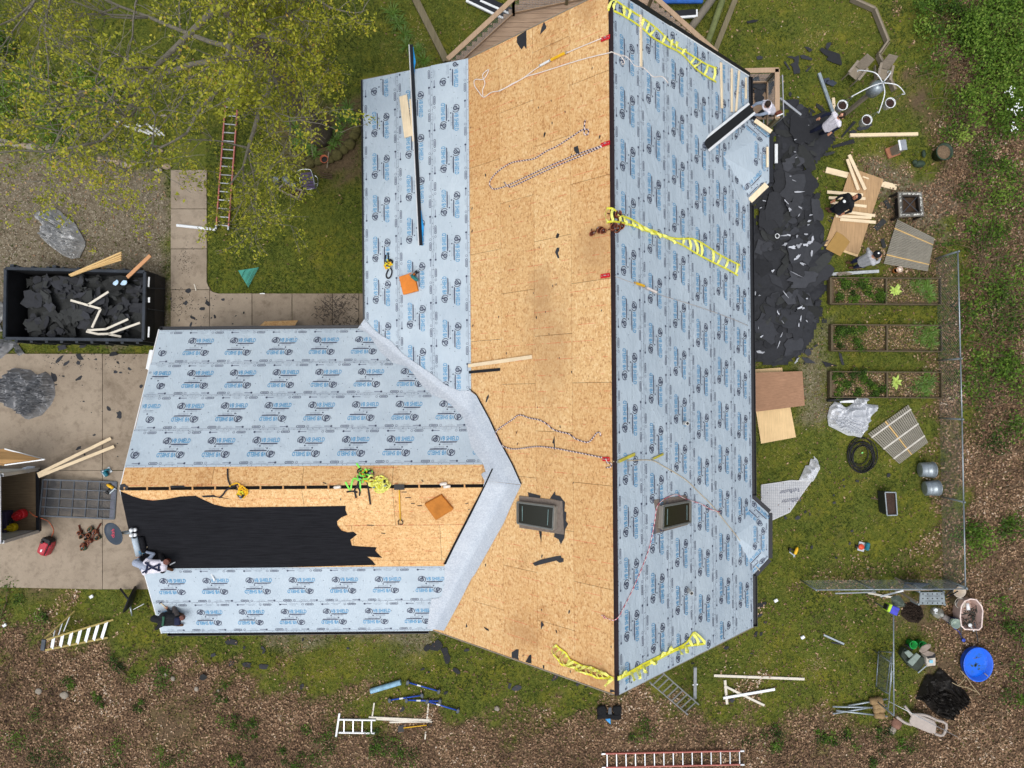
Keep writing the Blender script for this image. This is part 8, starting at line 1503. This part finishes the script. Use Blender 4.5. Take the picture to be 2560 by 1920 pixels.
for px, py, r, h, n, lab, tn_ in ((60, 240, 1.3, .7, 2600, 'bright green undergrowth at the left edge under the tree', .62), (180, 290, 1.2, .6, 2200, 'bright green undergrowth above the border stones', .64), (290, 250, 1.0, .6, 1600, 'green undergrowth left of the white pickets', .55), (30, 140, 1.0, .7, 1500, 'dark undergrowth at the far left under the tree', .4), (360, 370, .5, .3, 500, 'weeds between border stones and walkway', .5), (290, 375, .35, .4, 400, 'dark green tuft among the border stones', .3)):
    shrub(px, py, r, h, n, lab, tn_, .045, grp='undergrowth under the tree')
for i, (c_, r_, x, y, s) in enumerate([(0, 3, 840, 1090, .16), (0, 3, 1265, 1150, .16), (0, 3, 565, 940, .16), (0, 3, 1470, 1560, .35), (0, 3, 1400, 870, .4), (0, 3, 1090, 850, .35), (0, 3, 860, 1560, .6), (0, 3, 600, 1600, .6), (0, 3, 200, 1480, .7), (0, 3, 2060, 1230, .3), (0, 3, 2040, 1580, .3), (0, 3, 1900, 1030, .2), (1, 3, 570, 1440, .4), (1, 3, 480, 1350, .2), (1, 3, 310, 1500, .25), (1, 3, 440, 1610, .4), (1, 3, 1180, 1430, .3), (1, 3, 1050, 1390, .25), (1, 3, 1250, 1570, .3), (1, 3, 1030, 1510, .25), (1, 3, 20, 1300, .25), (2, 3, 1150, 1350, .35), (2, 3, 2190, 1420, .3), (3, 3, 680, 1390, .25), (3, 3, 440, 1390, .2), (3, 3, 970, 1420, .25), (3, 3, 550, 1450, .2), (3, 3, 940, 1620, .2), (3, 3, 1190, 1440, .25), (3, 3, 30, 1450, .3), (3, 3, 2170, 450, .3), (0, 3, 350, 380, .3), (0, 3, 60, 230, .5)]):
    px, py = q(c_, r_, x, y); shrub(px, py, s*1.6, .08, int(110+480*s), 'fresh green weed tuft in the brown leaf litter', .34, .035, grp='green weed tufts in the litter', name='weed_tuft', stems=3)
# white blossoms at the right edge
m = MB()
for i in range(60): bx_, by_ = rr.choice([(2525, 230), (2545, 265), (2530, 275), (2535, 320)]); p = G(bx_+rr.gauss(0, 7), by_+rr.gauss(0, 7), 1.2+rr.uniform(-.1, .1)); m.lathe(p, [(.001, .02), (.02, .02), (.008, 0)], 6)
m.solo('white_blossoms', WHITEP, 'clusters of white blossom in the shrub at the right edge', 'blossom', kind='stuff')
# --- strap-leaved clumps (daylilies), ferny mounds, hostas
def clump(p, n, L, label, tone=.5, name='daylily_clump', grp=None, w_=.022, matl=None):
    m = MB(); rr2 = random.Random(int(abs(p.x*917+p.y*313)))
    for i in range(n):
        a = rr2.uniform(0, 6.28); l = L*rr2.uniform(.6, 1.2); d = Vector((math.cos(a), math.sin(a), 0)); s = Vector((-d.y, d.x, 0)); b = p+d*rr2.uniform(0, .06); h = l*rr2.uniform(.4, .8); pts = [b+d*l*t+Vector((0, 0, h*(t*1.9-1.5*t*t))) for t in (0, .3, .6, 1)]; k = len(m.v)
        for j, q_ in enumerate(pts): ww = w_*(.8, 1, .75, .05)[j]/2; m.v += [tuple(q_-s*ww), tuple(q_+s*ww)]
        for j in range(3): m.f.append((k+2*j, k+2*j+1, k+2*j+3, k+2*j+2)); m.m.append(0)
    return m.solo(name, matl or mat('strap_leaf', (82, 112, 40), .5, 0, .35, 3, .0), label, 'plant', grp)
for i, (x, y, l) in enumerate([(800, 930, .3), (790, 1010, .32), (740, 1050, .3), (720, 1120, .28), (300, 1050, .3), (340, 1110, .3), (380, 1180, .3), (350, 1250, .28), (430, 1270, .26), (520, 1340, .3), (480, 1300, .26), (700, 1210, .3), (850, 1050, .26), (660, 1260, .24), (690, 960, .24), (1180, 120, .4), (1240, 200, .4), (1280, 300, .4), (1300, 400, .35), (1450, 520, .35), (1400, 440, .3)]):
    clump(GQ(1, 0, x, y), 34, l, 'strap leaved green daylily clump by the tree bed', grp='daylily clumps by the tree bed')
for bi, (y0, lab) in enumerate(((695, 'upper'), (812, 'middle'), (929, 'lower'))):
    for i in range(7): clump(G(2283+rnd.uniform(0, 55), y0+8+rnd.uniform(0, 48), .1), 26, .28, 'strap leaved clump at the right end of the %s garden bed' % lab, grp='strap leaved clumps in the %s bed' % lab)
    fern = [(2095, 10), (2110, 25), (2130, 14), (2150, 20), (2165, 30), (2180, 42), (2198, 50), (2135, 48), (2100, 50)] if bi != 1 else [(2092, 12), (2090, 40), (2105, 22), (2120, 14), (2130, 48), (2150, 14)]
    for x, dy in fern: shrub(x, y0+dy, .26, .25, 520, 'ferny green mound on the left side of the %s garden bed' % lab, .36, .03, name='ferny_plant', grp='ferny plants in the %s bed' % lab, stems=3)
    nb = 2200; X = G(2076, 0).x+nrs.rand(nb)*3.62; Y = G(2200, y0+62).y+nrs.rand(nb)*.8; o = numpy_mesh('bed_litter', quads(np.stack([X, Y, .1+nrs.rand(nb)*.03], -1), .034, None, .5), nb, 4, LEAFL, nrs.beta(2, 1.6, nb)); setp(o, 'dry leaves and straw on the soil of the %s garden bed' % lab, 'leaf litter', kind='stuff')
    k_ = nrs.rand(nb) < (.75, .9, .6)[bi]; o = numpy_mesh('bed_grass', blades(X[k_], Y[k_], np.full(k_.sum(), .09), k_.sum(), .13, .022, None), k_.sum(), 3, GRASS, nrs.beta(2, 2, k_.sum())); setp(o, 'weedy grass sprouting in the %s garden bed' % lab, 'grass', kind='stuff')
HOS = mat('hosta_leaf', (168, 190, 92), .5, 0, .25, 6, .0)
for px, py, lab in ((2236, 727, 'pale yellow green hosta in the upper bed'), (2240, 955, 'pale yellow green hosta in the lower bed')): clump(G(px, py, .12), 22, .2, lab, name='hosta_plant', w_=.08, matl=HOS)
# ---------------------------------------------------------------- the spreading tree
BARK = mat('tree_bark', (92, 84, 72), .95, 0, .3, 9, .6); TL = m_tone('spring_leaves', [(0, (86, 92, 24)), (.35, (132, 138, 38)), (.65, (168, 170, 56)), (.88, (198, 190, 72)), (1, (186, 152, 70))], .6, .35)
tb = G(800, 335, 0); tree = thing('spreading_tree', 'large tree in sparse yellow green spring leaf over the upper left yard', 'tree', tb)
trunk = MB(); T8 = Vector((tb.x-.05, tb.y+.1, 8.2)); trunk.tube([tb-Vector((0, 0, .1)), tb+Vector((0, 0, .3)), tb+Vector((-.03, .05, 2.5)), tb+Vector((.05, .0, 5.0)), T8], [.5, .36, .3, .26, .2], 14); trunk.build('trunk', BARK, tree, smooth=True)
limbs = MB(); rt = random.Random(5); ends = []
def limb(p, d, L, r, lev):
    n = 6; P = [p]; q_ = p; d = d.normalized()
    for i in range(n):
        d = (d+Vector((rt.gauss(0, .16), rt.gauss(0, .16), rt.gauss(0, .1)+(.04 if lev < 2 else -.02)))).normalized(); q_ = q_+d*L/n; P.append(q_)
    limbs.tube(P, [max(.004, r*(1-.75*i/n)) for i in range(n+1)], 7 if lev == 0 else (5 if lev == 1 else 4))
    if lev < 3:
        k = (6, 6, 5)[lev]
        for i in range(k):
            j = rt.randint(1 if lev else 2, n); a = rt.uniform(.5, 1.1)*rt.choice([-1, 1]); dd = Matrix.Rotation(a, 3, 'Z') @ d; dd.z += rt.uniform(-.3, .35); limb(P[j], dd, L*rt.uniform(.42, .66), r*(.34 if lev == 0 else .4), lev+1)
    if lev >= 2: ends.extend(P[2:])
for a, z, L, el in ((2.6, 5.2, 4.4, .25), (3.6, 5.8, 5.2, .15), (4.3, 4.6, 3.6, .2), (5.0, 5.4, 3.4, .2), (5.9, 6.6, 2.2, .3), (.6, 7.0, 2.4, .35), (1.6, 7.4, 3.6, .35), (2.2, 7.8, 4.6, .3), (3.1, 7.9, 5.4, .2), (3.9, 8.0, 4.8, .25), (4.6, 7.6, 3.8, .3), (5.3, 8.0, 2.2, .5), (.0, 8.1, 2.2, .5)):
    b = tb.lerp(T8, min(1, z/8.2)); b.z = z; limb(b, Vector((math.cos(a), math.sin(a), el)), L, .085, 0)
limbs.build('limbs', mat('branch_bark', (116, 112, 100), .95, 0, .25, 12, .4), tree, smooth=True)
E = np.array([tuple(e) for e in ends]); E = E[(E[:, 2] > 3.6) & (E[:, 2] < 12.5) & (E[:, 0]*FPX/(H-E[:, 2]) < -300)]
nl_ = 52000; c = E[nrs.randint(0, len(E), nl_//7)]+nrs.normal(0, .09, (nl_//7, 3)); c = np.repeat(c, 7, 0)+nrs.normal(0, .05, (len(c)*7, 3))
dxy = np.hypot(c[:, 0]-tb.x, c[:, 1]-tb.y)
cl_ = numpy_mesh('crown', quads(c, .036, None, .7), len(c), 4, TL, np.clip(.5+nrs.normal(0, .2, len(c))+.16*wob(c[:, 0]*1.5, c[:, 1]*1.5), 0, 1), tree)
print('tree', len(ends), len(limbs.f), len(c))
# ================================================================ people
def capsule(m, p0, r0, p1, r1, mi=0, seg=10):
    p0, p1 = Vector(p0), Vector(p1); d = p1-p0; L = d.length; d = d.normalized() if L > 1e-6 else Vector((0, 0, 1)); P = []
    for a in (-80, -50, -20): t = math.radians(a); P.append((r0*math.cos(t), r0*math.sin(t)))
    for a in (20, 50, 80): t = math.radians(a); P.append((r1*math.cos(t), L+r1*math.sin(t)))
    m.lathe(p0, P, seg, d, mi)
def person(label, J, mats, labels=None, s=1.0, face=None, hood=False, extras=None):
    """J: joints; one continuous remeshed body, coloured by nearest limb. mats: shirt, sleeve, skin, pants, shoe, hair"""
    V_ = lambda k: Vector(J[k]); caps = []; A_ = caps.append
    shL, shR, hL, hR = V_('shL'), V_('shR'), V_('hipL'), V_('hipR'); sm = (shL+shR)/2; hm_ = (hL+hR)/2; hd = V_('head'); up = (hd-sm).normalized()
    fw = Vector(J['face']).normalized()
    for t in (.0, .5, 1.0): A_((shL.lerp(shR, .18+.64*t), .105*s, hL.lerp(hR, .15+.7*t), .115*s, 0))
    A_((shL, .075*s, shR, .075*s, 0)); A_((hL, .1*s, hR, .1*s, 3))
    A_((hm_, .125*s, hm_.lerp(sm, .12), .12*s, J.get('waist', 3)))
    A_((sm+up*.04*s, .06*s, hd-up*.06*s, .055*s, 2 if not hood else 5))
    top = hd+up*.03*s
    A_((hd-up*.03*s, .092*s, top, .1*s, 5)); A_((hd+fw*.035*s-up*.05*s, .066*s, hd+fw*.045*s+up*.02*s, .07*s, 2)); A_((hd+fw*.1*s-up*.02*s, .016*s, hd+fw*.112*s-up*.035*s, .018*s, 2))
    sd_ = up.cross(fw).normalized()
    if hood: A_((hd-fw*.05*s-up*.09*s, .1*s, hd-fw*.02*s+up*.05*s, .112*s, 5)); A_((sm-fw*.04*s, .1*s, hd-fw*.05*s-up*.08*s, .1*s, 5))
    else:
        for k in (-1, 1): A_((hd+sd_*k*.1*s-up*.01*s, .018*s, hd+sd_*k*.1*s-up*.03*s, .016*s, 2))
    for k in 'LR':
        sh, el, wr = V_('sh'+k), V_('el'+k), V_('ha'+k); A_((sh, .064*s, el, .05*s, 1)); A_((el, .05*s, el.lerp(wr, .86), .038*s, 1))
        d = (wr-el).normalized(); A_((el.lerp(wr, .86), .03*s, wr, .034*s, 2)); A_((wr, .033*s, wr+d*.05*s, .032*s, 2)); nrm = d.cross(Vector((.2, .1, 1))).normalized()
        for i, (o_, ln) in enumerate(((-.033, .075), (-.012, .09), (.011, .085), (.031, .066))): b = wr+d*.07*s+nrm*o_*s; A_((b, .012*s, b+d*ln*.6*s, .0115*s, 2)); A_((b+d*ln*.6*s, .0115*s, b+d*ln*s-Vector((0, 0, .025*s)), .011*s, 2))
        tside = nrm*(-1 if k == 'L' else 1); A_((wr+d*.02*s+tside*.03*s, .015*s, wr+d*.06*s+tside*.07*s, .013*s, 2))
        hp_, kn, an, to = V_('hip'+k), V_('kn'+k), V_('an'+k), V_('to'+k); A_((hp_, .098*s, kn, .068*s, 3)); A_((kn, .066*s, an, .047*s, 3)); A_((an, .05*s, to, .045*s, 4)); A_((an-Vector((0, 0, .0)), .05*s, an.lerp(to, -.35), .045*s, 4))
    m = MB()
    for a, ra, b, rb, li in caps: capsule(m, a, ra, b, rb)
    me = bpy.data.meshes.new('b'); me.from_pydata(m.v, [], m.f); ob = bpy.data.objects.new('b', me); col.objects.link(ob)
    md = ob.modifiers.new('r', 'REMESH'); md.mode = 'VOXEL'; md.voxel_size = .013*s; sm_ = ob.modifiers.new('s', 'SMOOTH'); sm_.factor = .5; sm_.iterations = 3
    bpy.context.view_layer.update(); ev = ob.evaluated_get(bpy.context.evaluated_depsgraph_get()); me2 = bpy.data.meshes.new_from_object(ev); bpy.data.objects.remove(ob)
    n = len(me2.polygons); C = np.empty(n*3, np.float32); me2.polygons.foreach_get('center', C); C = C.reshape(-1, 3); best = np.full(n, 1e9); lab = np.zeros(n, np.int32)
    for a, ra, b, rb, li in caps:
        a, b = np.array(a), np.array(b); e = b-a; t = np.clip(((C-a)@e)/(e@e+1e-12), 0, 1); d = np.linalg.norm(C-a-t[:, None]*e, axis=1)-(ra+(rb-ra)*t)-(.012 if li == 2 and hood else 0); u = d < best; best = np.where(u, d, best); lab = np.where(u, li, lab)
    for mt in mats: me2.materials.append(mt)
    me2.polygons.foreach_set('material_index', lab.astype(np.int32)); me2.polygons.foreach_set('use_smooth', np.ones(n, bool))
    base = Vector((hm_.x, hm_.y, min(J['toL'][2], J['toR'][2])-.04)); root = thing('person', label, 'person', base); o = bpy.data.objects.new('body', me2); col.objects.link(o); o.parent = root; o.location = -base; ORG[o.name] = Vector((0, 0, 0))
    if not hood or True:
        for k in (-1, 1): e = MB(); e.lathe(hd+fw*.103*s+sd_*k*.03*s+up*.012*s, [(.001, .008), (.01, .004), (.011, 0)], 8, fw); e.build('eye', BLKPL, root)
        e = MB(); mo = hd+fw*.107*s-up*.062*s; e.tube([mo-sd_*.024*s, mo+fw*.004*s, mo+sd_*.024*s], .006*s, 5); e.build('mouth', mat('lips', (150, 84, 74), .6), root)
    return root, hd, up, fw, sd_
def clo(name, rgb): return mat(name, rgb, .85, 0, .16, 14, .25)
SKIN = mat('skin', (204, 150, 122), .55, 0, .08, 6, .03); SKIN2 = mat('skin_tan', (176, 122, 94), .55, 0, .08, 6, .03); HAIR = clo('dark_hair', (44, 32, 26)); NAVY = clo('navy_cloth', (28, 34, 58)); WSH = clo('white_shirt', (214, 212, 222)); BLK = clo('black_hoodie', (24, 26, 30)); GRY = clo('grey_hoodie', (172, 174, 178)); GRB = clo('bluegrey_sleeve', (128, 140, 158)); BOOT = clo('tan_boot', (134, 100, 72)); BRB = clo('brown_boot', (84, 58, 40)); BPT = clo('black_trousers', (32, 32, 36))
def stand(footL, footR, hips, chest, head, elL, haL, elR, haR, face, axis, z0=0, toe=None, hw=.1, sw=.19, **kw):
    """axis: left-to-right unit vector of the shoulders"""
    ax = Vector(axis).normalized(); toe = Vector(toe or face); toe.z = 0; toe.normalize(); J = dict(head=head, shL=chest-ax*sw, shR=chest+ax*sw, hipL=hips-ax*hw, hipR=hips+ax*hw, elL=elL, haL=haL, elR=elR, haR=haR, face=face, **kw)
    for k, f in (('L', footL), ('R', footR)):
        f = Vector(f); an = Vector((f.x, f.y, z0+.07)); J['an'+k] = an; J['to'+k] = an+toe*.15-Vector((0, 0, .025)); hpk = J['hip'+k]; J['kn'+k] = (hpk+an)/2+toe*.05
    return J
g3 = lambda x, y, z: GQ(3, 0, x, y, z)
hips = g3(505, 1100, .93); J = stand(g3(345, 1155, 0), g3(440, 1165, 0), hips, Vector((hips.x+.1, hips.y+.07, 1.42)), Vector((hips.x+.16, hips.y+.1, 1.66)), Vector((hips.x-.12, hips.y+.32, 1.2)), Vector((hips.x-.22, hips.y+.3, .98)), Vector((hips.x+.28, hips.y-.1, 1.18)), Vector((hips.x+.16, hips.y-.17, .95)), Vector((-.55, -.15, .8)), (.45, -1, 0), toe=Vector((-1, -.6, 0)), waist=0, sw=.2)
pr_, hd, up, fw, sd_ = person('person in white T-shirt and dark jeans standing on the lawn looking up', J, [WSH, NAVY, SKIN, NAVY, BOOT, HAIR])
g4 = lambda x, y, z: GQ(3, 1, x, y, z)
hips = g4(605, 150, .92); J = stand(g4(555, 172, 0), g4(535, 150, 0), hips, Vector((hips.x+.16, hips.y+.16, 1.38)), Vector((hips.x+.26, hips.y+.2, 1.62)), Vector((hips.x-.02, hips.y+.38, 1.15)), Vector((hips.x-.12, hips.y+.3, .95)), Vector((hips.x+.3, hips.y-.12, 1.15)), Vector((hips.x+.15, hips.y-.16, .98)), Vector((-.75, .05, .65)), (.35, -1, 0), toe=Vector((-1, .1, 0)), waist=0)
pr_, hd, up, fw, sd_ = person('person in black hoodie standing among the studs on the plywood', J, [BLK, BLK, SKIN2, NAVY, BRB, BLK], hood=True)
c_ = (Vector(J['shL'])+Vector(J['shR']))/2*.6+Vector(J['hipL'])*.4; e = MB(); e.lathe(c_+Vector((-.06, .02, .13)), [(.001, .02), (.05, .012), (.055, 0)], 10, Vector((-.5, 0, 1))); e.build('chest_logo', WHITEP, pr_)
hips = g4(810, 605, .92); J = stand(g4(715, 612, 0), g4(738, 655, 0), hips, Vector((hips.x+.05, hips.y+.04, 1.42)), Vector((hips.x+.1, hips.y+.1, 1.66)), Vector((hips.x+.0, hips.y+.34, 1.32)), Vector((hips.x+.02, hips.y+.2, 1.22)), Vector((hips.x+.3, hips.y-.08, 1.38)), Vector((hips.x+.24, hips.y+.03, 1.62)), Vector((-.7, -.25, .6)), (.35, -1, 0), toe=Vector((-1, 0, 0)), waist=0)
pr_, hd, up, fw, sd_ = person('person in grey hoodie and black cap raising a hand to the head', J, [GRY, GRY, SKIN, clo('plaid_blue', (44, 52, 92)), BRB, BLK])
e = MB(); e.lathe(hd+up*.0, [(.122, 0), (.124, .05), (.1, .11), (.05, .14), (.001, .145)], 18, up); e.plate([hd+up*.03+fw*.1+sd_*.07, hd+up*.03+fw*.18+sd_*.045, hd+up*.03+fw*.18-sd_*.045, hd+up*.03+fw*.1-sd_*.07], .012); e.build('cap', BLK, pr_, smooth=False); e = MB(); e.lathe(hd+up*.12+fw*.05, [(.001, .01), (.03, .006), (.03, 0)], 8, (up+fw*.6)); e.build('cap_logo', WHITEP, pr_)
# worker at the first bay
def wz(x, y, z): return G(1840+x/13.825, 200+y/13.825, z)
head = wz(1100, 830, 2.72); J = dict(head=head, shL=wz(1120, 1120, 2.5), shR=wz(960, 770, 2.5), hipL=wz(1290, 1120, 1.98), hipR=wz(1200, 920, 1.98), elL=wz(820, 1210, 2.55), haL=wz(500, 1195, 2.9), elR=wz(700, 820, 2.6), haR=wz(520, 950, 2.9), face=Vector((-.55, -.35, -.75)), knL=wz(1200, 1180, 1.6), knR=wz(1130, 960, 1.6), anL=wz(1290, 1200, 1.18), anR=wz(1230, 980, 1.18), toL=wz(1200, 1230, 1.15), toR=wz(1140, 1000, 1.15), waist=0)
pr_, hd, up, fw, sd_ = person('person in white and grey hoodie leaning from the landing to hold the metal', J, [WSH, GRB, SKIN, clo('dark_work_trousers', (52, 48, 50)), BRB, HAIR])
e = MB(); P = [hd-up*.1+(fw*math.cos(t)*.12+sd_*math.sin(t)*.13) for t in [i*math.pi/8 for i in range(17)]]; e.tube(P, .04, 8, cap=False); e.build('hood_roll', WSH, pr_, smooth=True)
e = MB(); e.box(Vector(J['hipL'])+Vector((.12, -.08, .05)), .2, .14, .26, .5); e.build('belt_pouch', LEATH, pr_, bevel=.02); e = MB(); e.bar(Vector(J['hipL'])+Vector((.02, -.2, .2)), Vector(J['hipL'])+Vector((.22, -.12, .2)), .035, .02); e.build('belt_bar', WHITEP, pr_)
# kneeling roof workers
def kz(x, y, off): p = R(300+x/5.53, 1300+y/5.53); a, b = ray(300+x/5.53, 1300+y/5.53); d = H-(p.z+off); return Vector((a*d, b*d, p.z+off))
def kn_(x, y, z): return G(300+x/5.53, 1300+y/5.53, z)
zr5 = kz(600, 560, 0).z; J = dict(head=kn_(245, 600, zr5+.42), shL=kn_(340, 730, zr5+.42), shR=kn_(380, 560, zr5+.42), hipL=kn_(590, 690, zr5+.42), hipR=kn_(590, 590, zr5+.4), elR=kn_(465, 470, zr5+.32), haR=kn_(335, 430, zr5+.22), elL=kn_(270, 640, zr5+.2), haL=kn_(252, 490, zr5+.16), face=Vector((-.6, .15, -.75)), knR=kn_(560, 470, zr5+.08), knL=kn_(520, 640, zr5-.02), anR=kn_(600, 560, zr5+.07), toR=kn_(670, 600, zr5+.04), anL=kn_(660, 670, zr5+.0), toL=kn_(720, 690, zr5-.04), waist=0)
pr_, hd, up, fw, sd_ = person('person in grey hood and white vest kneeling at the wing gable with a hammer', J, [WSH, GRB, SKIN, BPT, BRB, clo('grey_hood', (150, 160, 178))], hood=True)
bk_ = Vector((0, 0, .135)); a, b, c2, d2 = Vector(J['shL']), Vector(J['shR']), Vector(J['hipL']), Vector(J['hipR'])
for P in ([a.lerp(b, .1), (a+b+c2+d2)/4, d2.lerp(c2, .1)], [b.lerp(a, .05), (a+b+c2+d2)/4, c2.lerp(d2, .05)], [c2.lerp(a, .1), d2.lerp(b, .1)], [a.lerp(c2, .2), b.lerp(d2, .2)]): e = MB(); P = smooth([p+bk_ for p in P], 3); e.ribbon(P, .045, Vector((0, 0, 1)), .02); e.build('harness_strap', NAVY, pr_)
e = MB(); e.lathe(Vector(J['hipR'])+Vector((.16, .05, .05)), [(.06, -.08), (.08, 0), (.08, .1)], 10); e.build('belt_pouch', LEATH, pr_); e = MB(); e.tube([kn_(690, 620, zr5+.35), kn_(765, 580, zr5+.4)], .018, 6); e.build('belt_hammer', ALU, pr_)
def hammer(p, q_, label): root = thing('hammer', label, 'hammer', p); m = MB(); m.tube([p, q_], .015, 7); m.build('handle', PINE, root, smooth=True); d = (q_-p).normalized(); s = d.cross(Vector((0, 0, 1))).normalized(); m = MB(); m.tube([p-s*.06, p+s*.05], [.022, .014], 8); m.build('head', DGREY, root)
hammer(kn_(300, 480, zr5+.16), kn_(395, 345, zr5+.22), 'wooden handled hammer in the hand of the kneeling person in white vest')
zr6 = kz(700, 1330, 0).z; J = dict(head=kn_(495, 1365, zr6+.42), shL=kn_(565, 1450, zr6+.42), shR=kn_(590, 1310, zr6+.42), hipL=kn_(780, 1420, zr6+.36), hipR=kn_(780, 1330, zr6+.36), elR=kn_(700, 1270, zr6+.3), haR=kn_(650, 1225, zr6+.2), elL=kn_(505, 1500, zr6+.22), haL=kn_(560, 1420, zr6+.1), face=Vector((-.6, .1, -.75)), knR=kn_(750, 1215, zr6+.16), knL=kn_(690, 1430, zr6+.0), anR=kn_(800, 1290, zr6+.1), toR=kn_(870, 1320, zr6+.08), anL=kn_(800, 1450, zr6-.02), toL=kn_(860, 1450, zr6-.02), waist=0)
pr_, hd, up, fw, sd_ = person('person all in black with hood up kneeling at the lower wing corner', J, [BLK, BLK, SKIN2, clo('grey_trousers', (78, 72, 70)), BRB, BLK], hood=True)
a, b, c2, d2 = Vector(J['shL']), Vector(J['shR']), Vector(J['hipL']), Vector(J['hipR']); GST = clo('green_strap', (44, 84, 66))
e = MB(); e.ribbon([p+bk_ for p in smooth([a.lerp(c2, .25), (a+b)/2*.75+(c2+d2)/2*.25, b.lerp(d2, .22)], 3)], .06, Vector((0, 0, 1)), .02); e.build('harness_strap', GST, pr_); e = MB(); e.box(c2.lerp(d2, .4)+Vector((.08, 0, .1)), .16, .22, .12); e.build('belt_pouch', NAVY, pr_, bevel=.02); e = MB(); e.lathe(d2+Vector((.2, -.02, .04)), [(.06, -.06), (.08, .0), (.07, .09)], 10); e.build('leather_pouch', LEATH, pr_)
hammer(kn_(560, 1145, zr6+.25), kn_(650, 1230, zr6+.2), 'hammer raised by the kneeling person all in black')
# ---------------------------------------------------------------- look-alikes are told apart by their place in the row
bpy.context.view_layer.update(); same = {}
for o in bpy.data.objects:
    if o.parent is None and 'label' in o: same.setdefault(o['label'], []).append(o)
def nth(n): return '%d%s' % (n, 'th' if 10 < n % 100 < 14 else {1: 'st', 2: 'nd', 3: 'rd'}.get(n % 10, 'th'))
for lab, os_ in same.items():
    if 1 < len(os_) <= 60:
        xs_ = [o.location.x for o in os_]; ys_ = [o.location.y for o in os_]; wide = max(xs_)-min(xs_) >= max(ys_)-min(ys_)
        for i, o in enumerate(sorted(os_, key=lambda o: o.location.x if wide else -o.location.y)): o['label'] = '%s, %s from the %s' % (lab, nth(i+1), 'left' if wide else 'top')
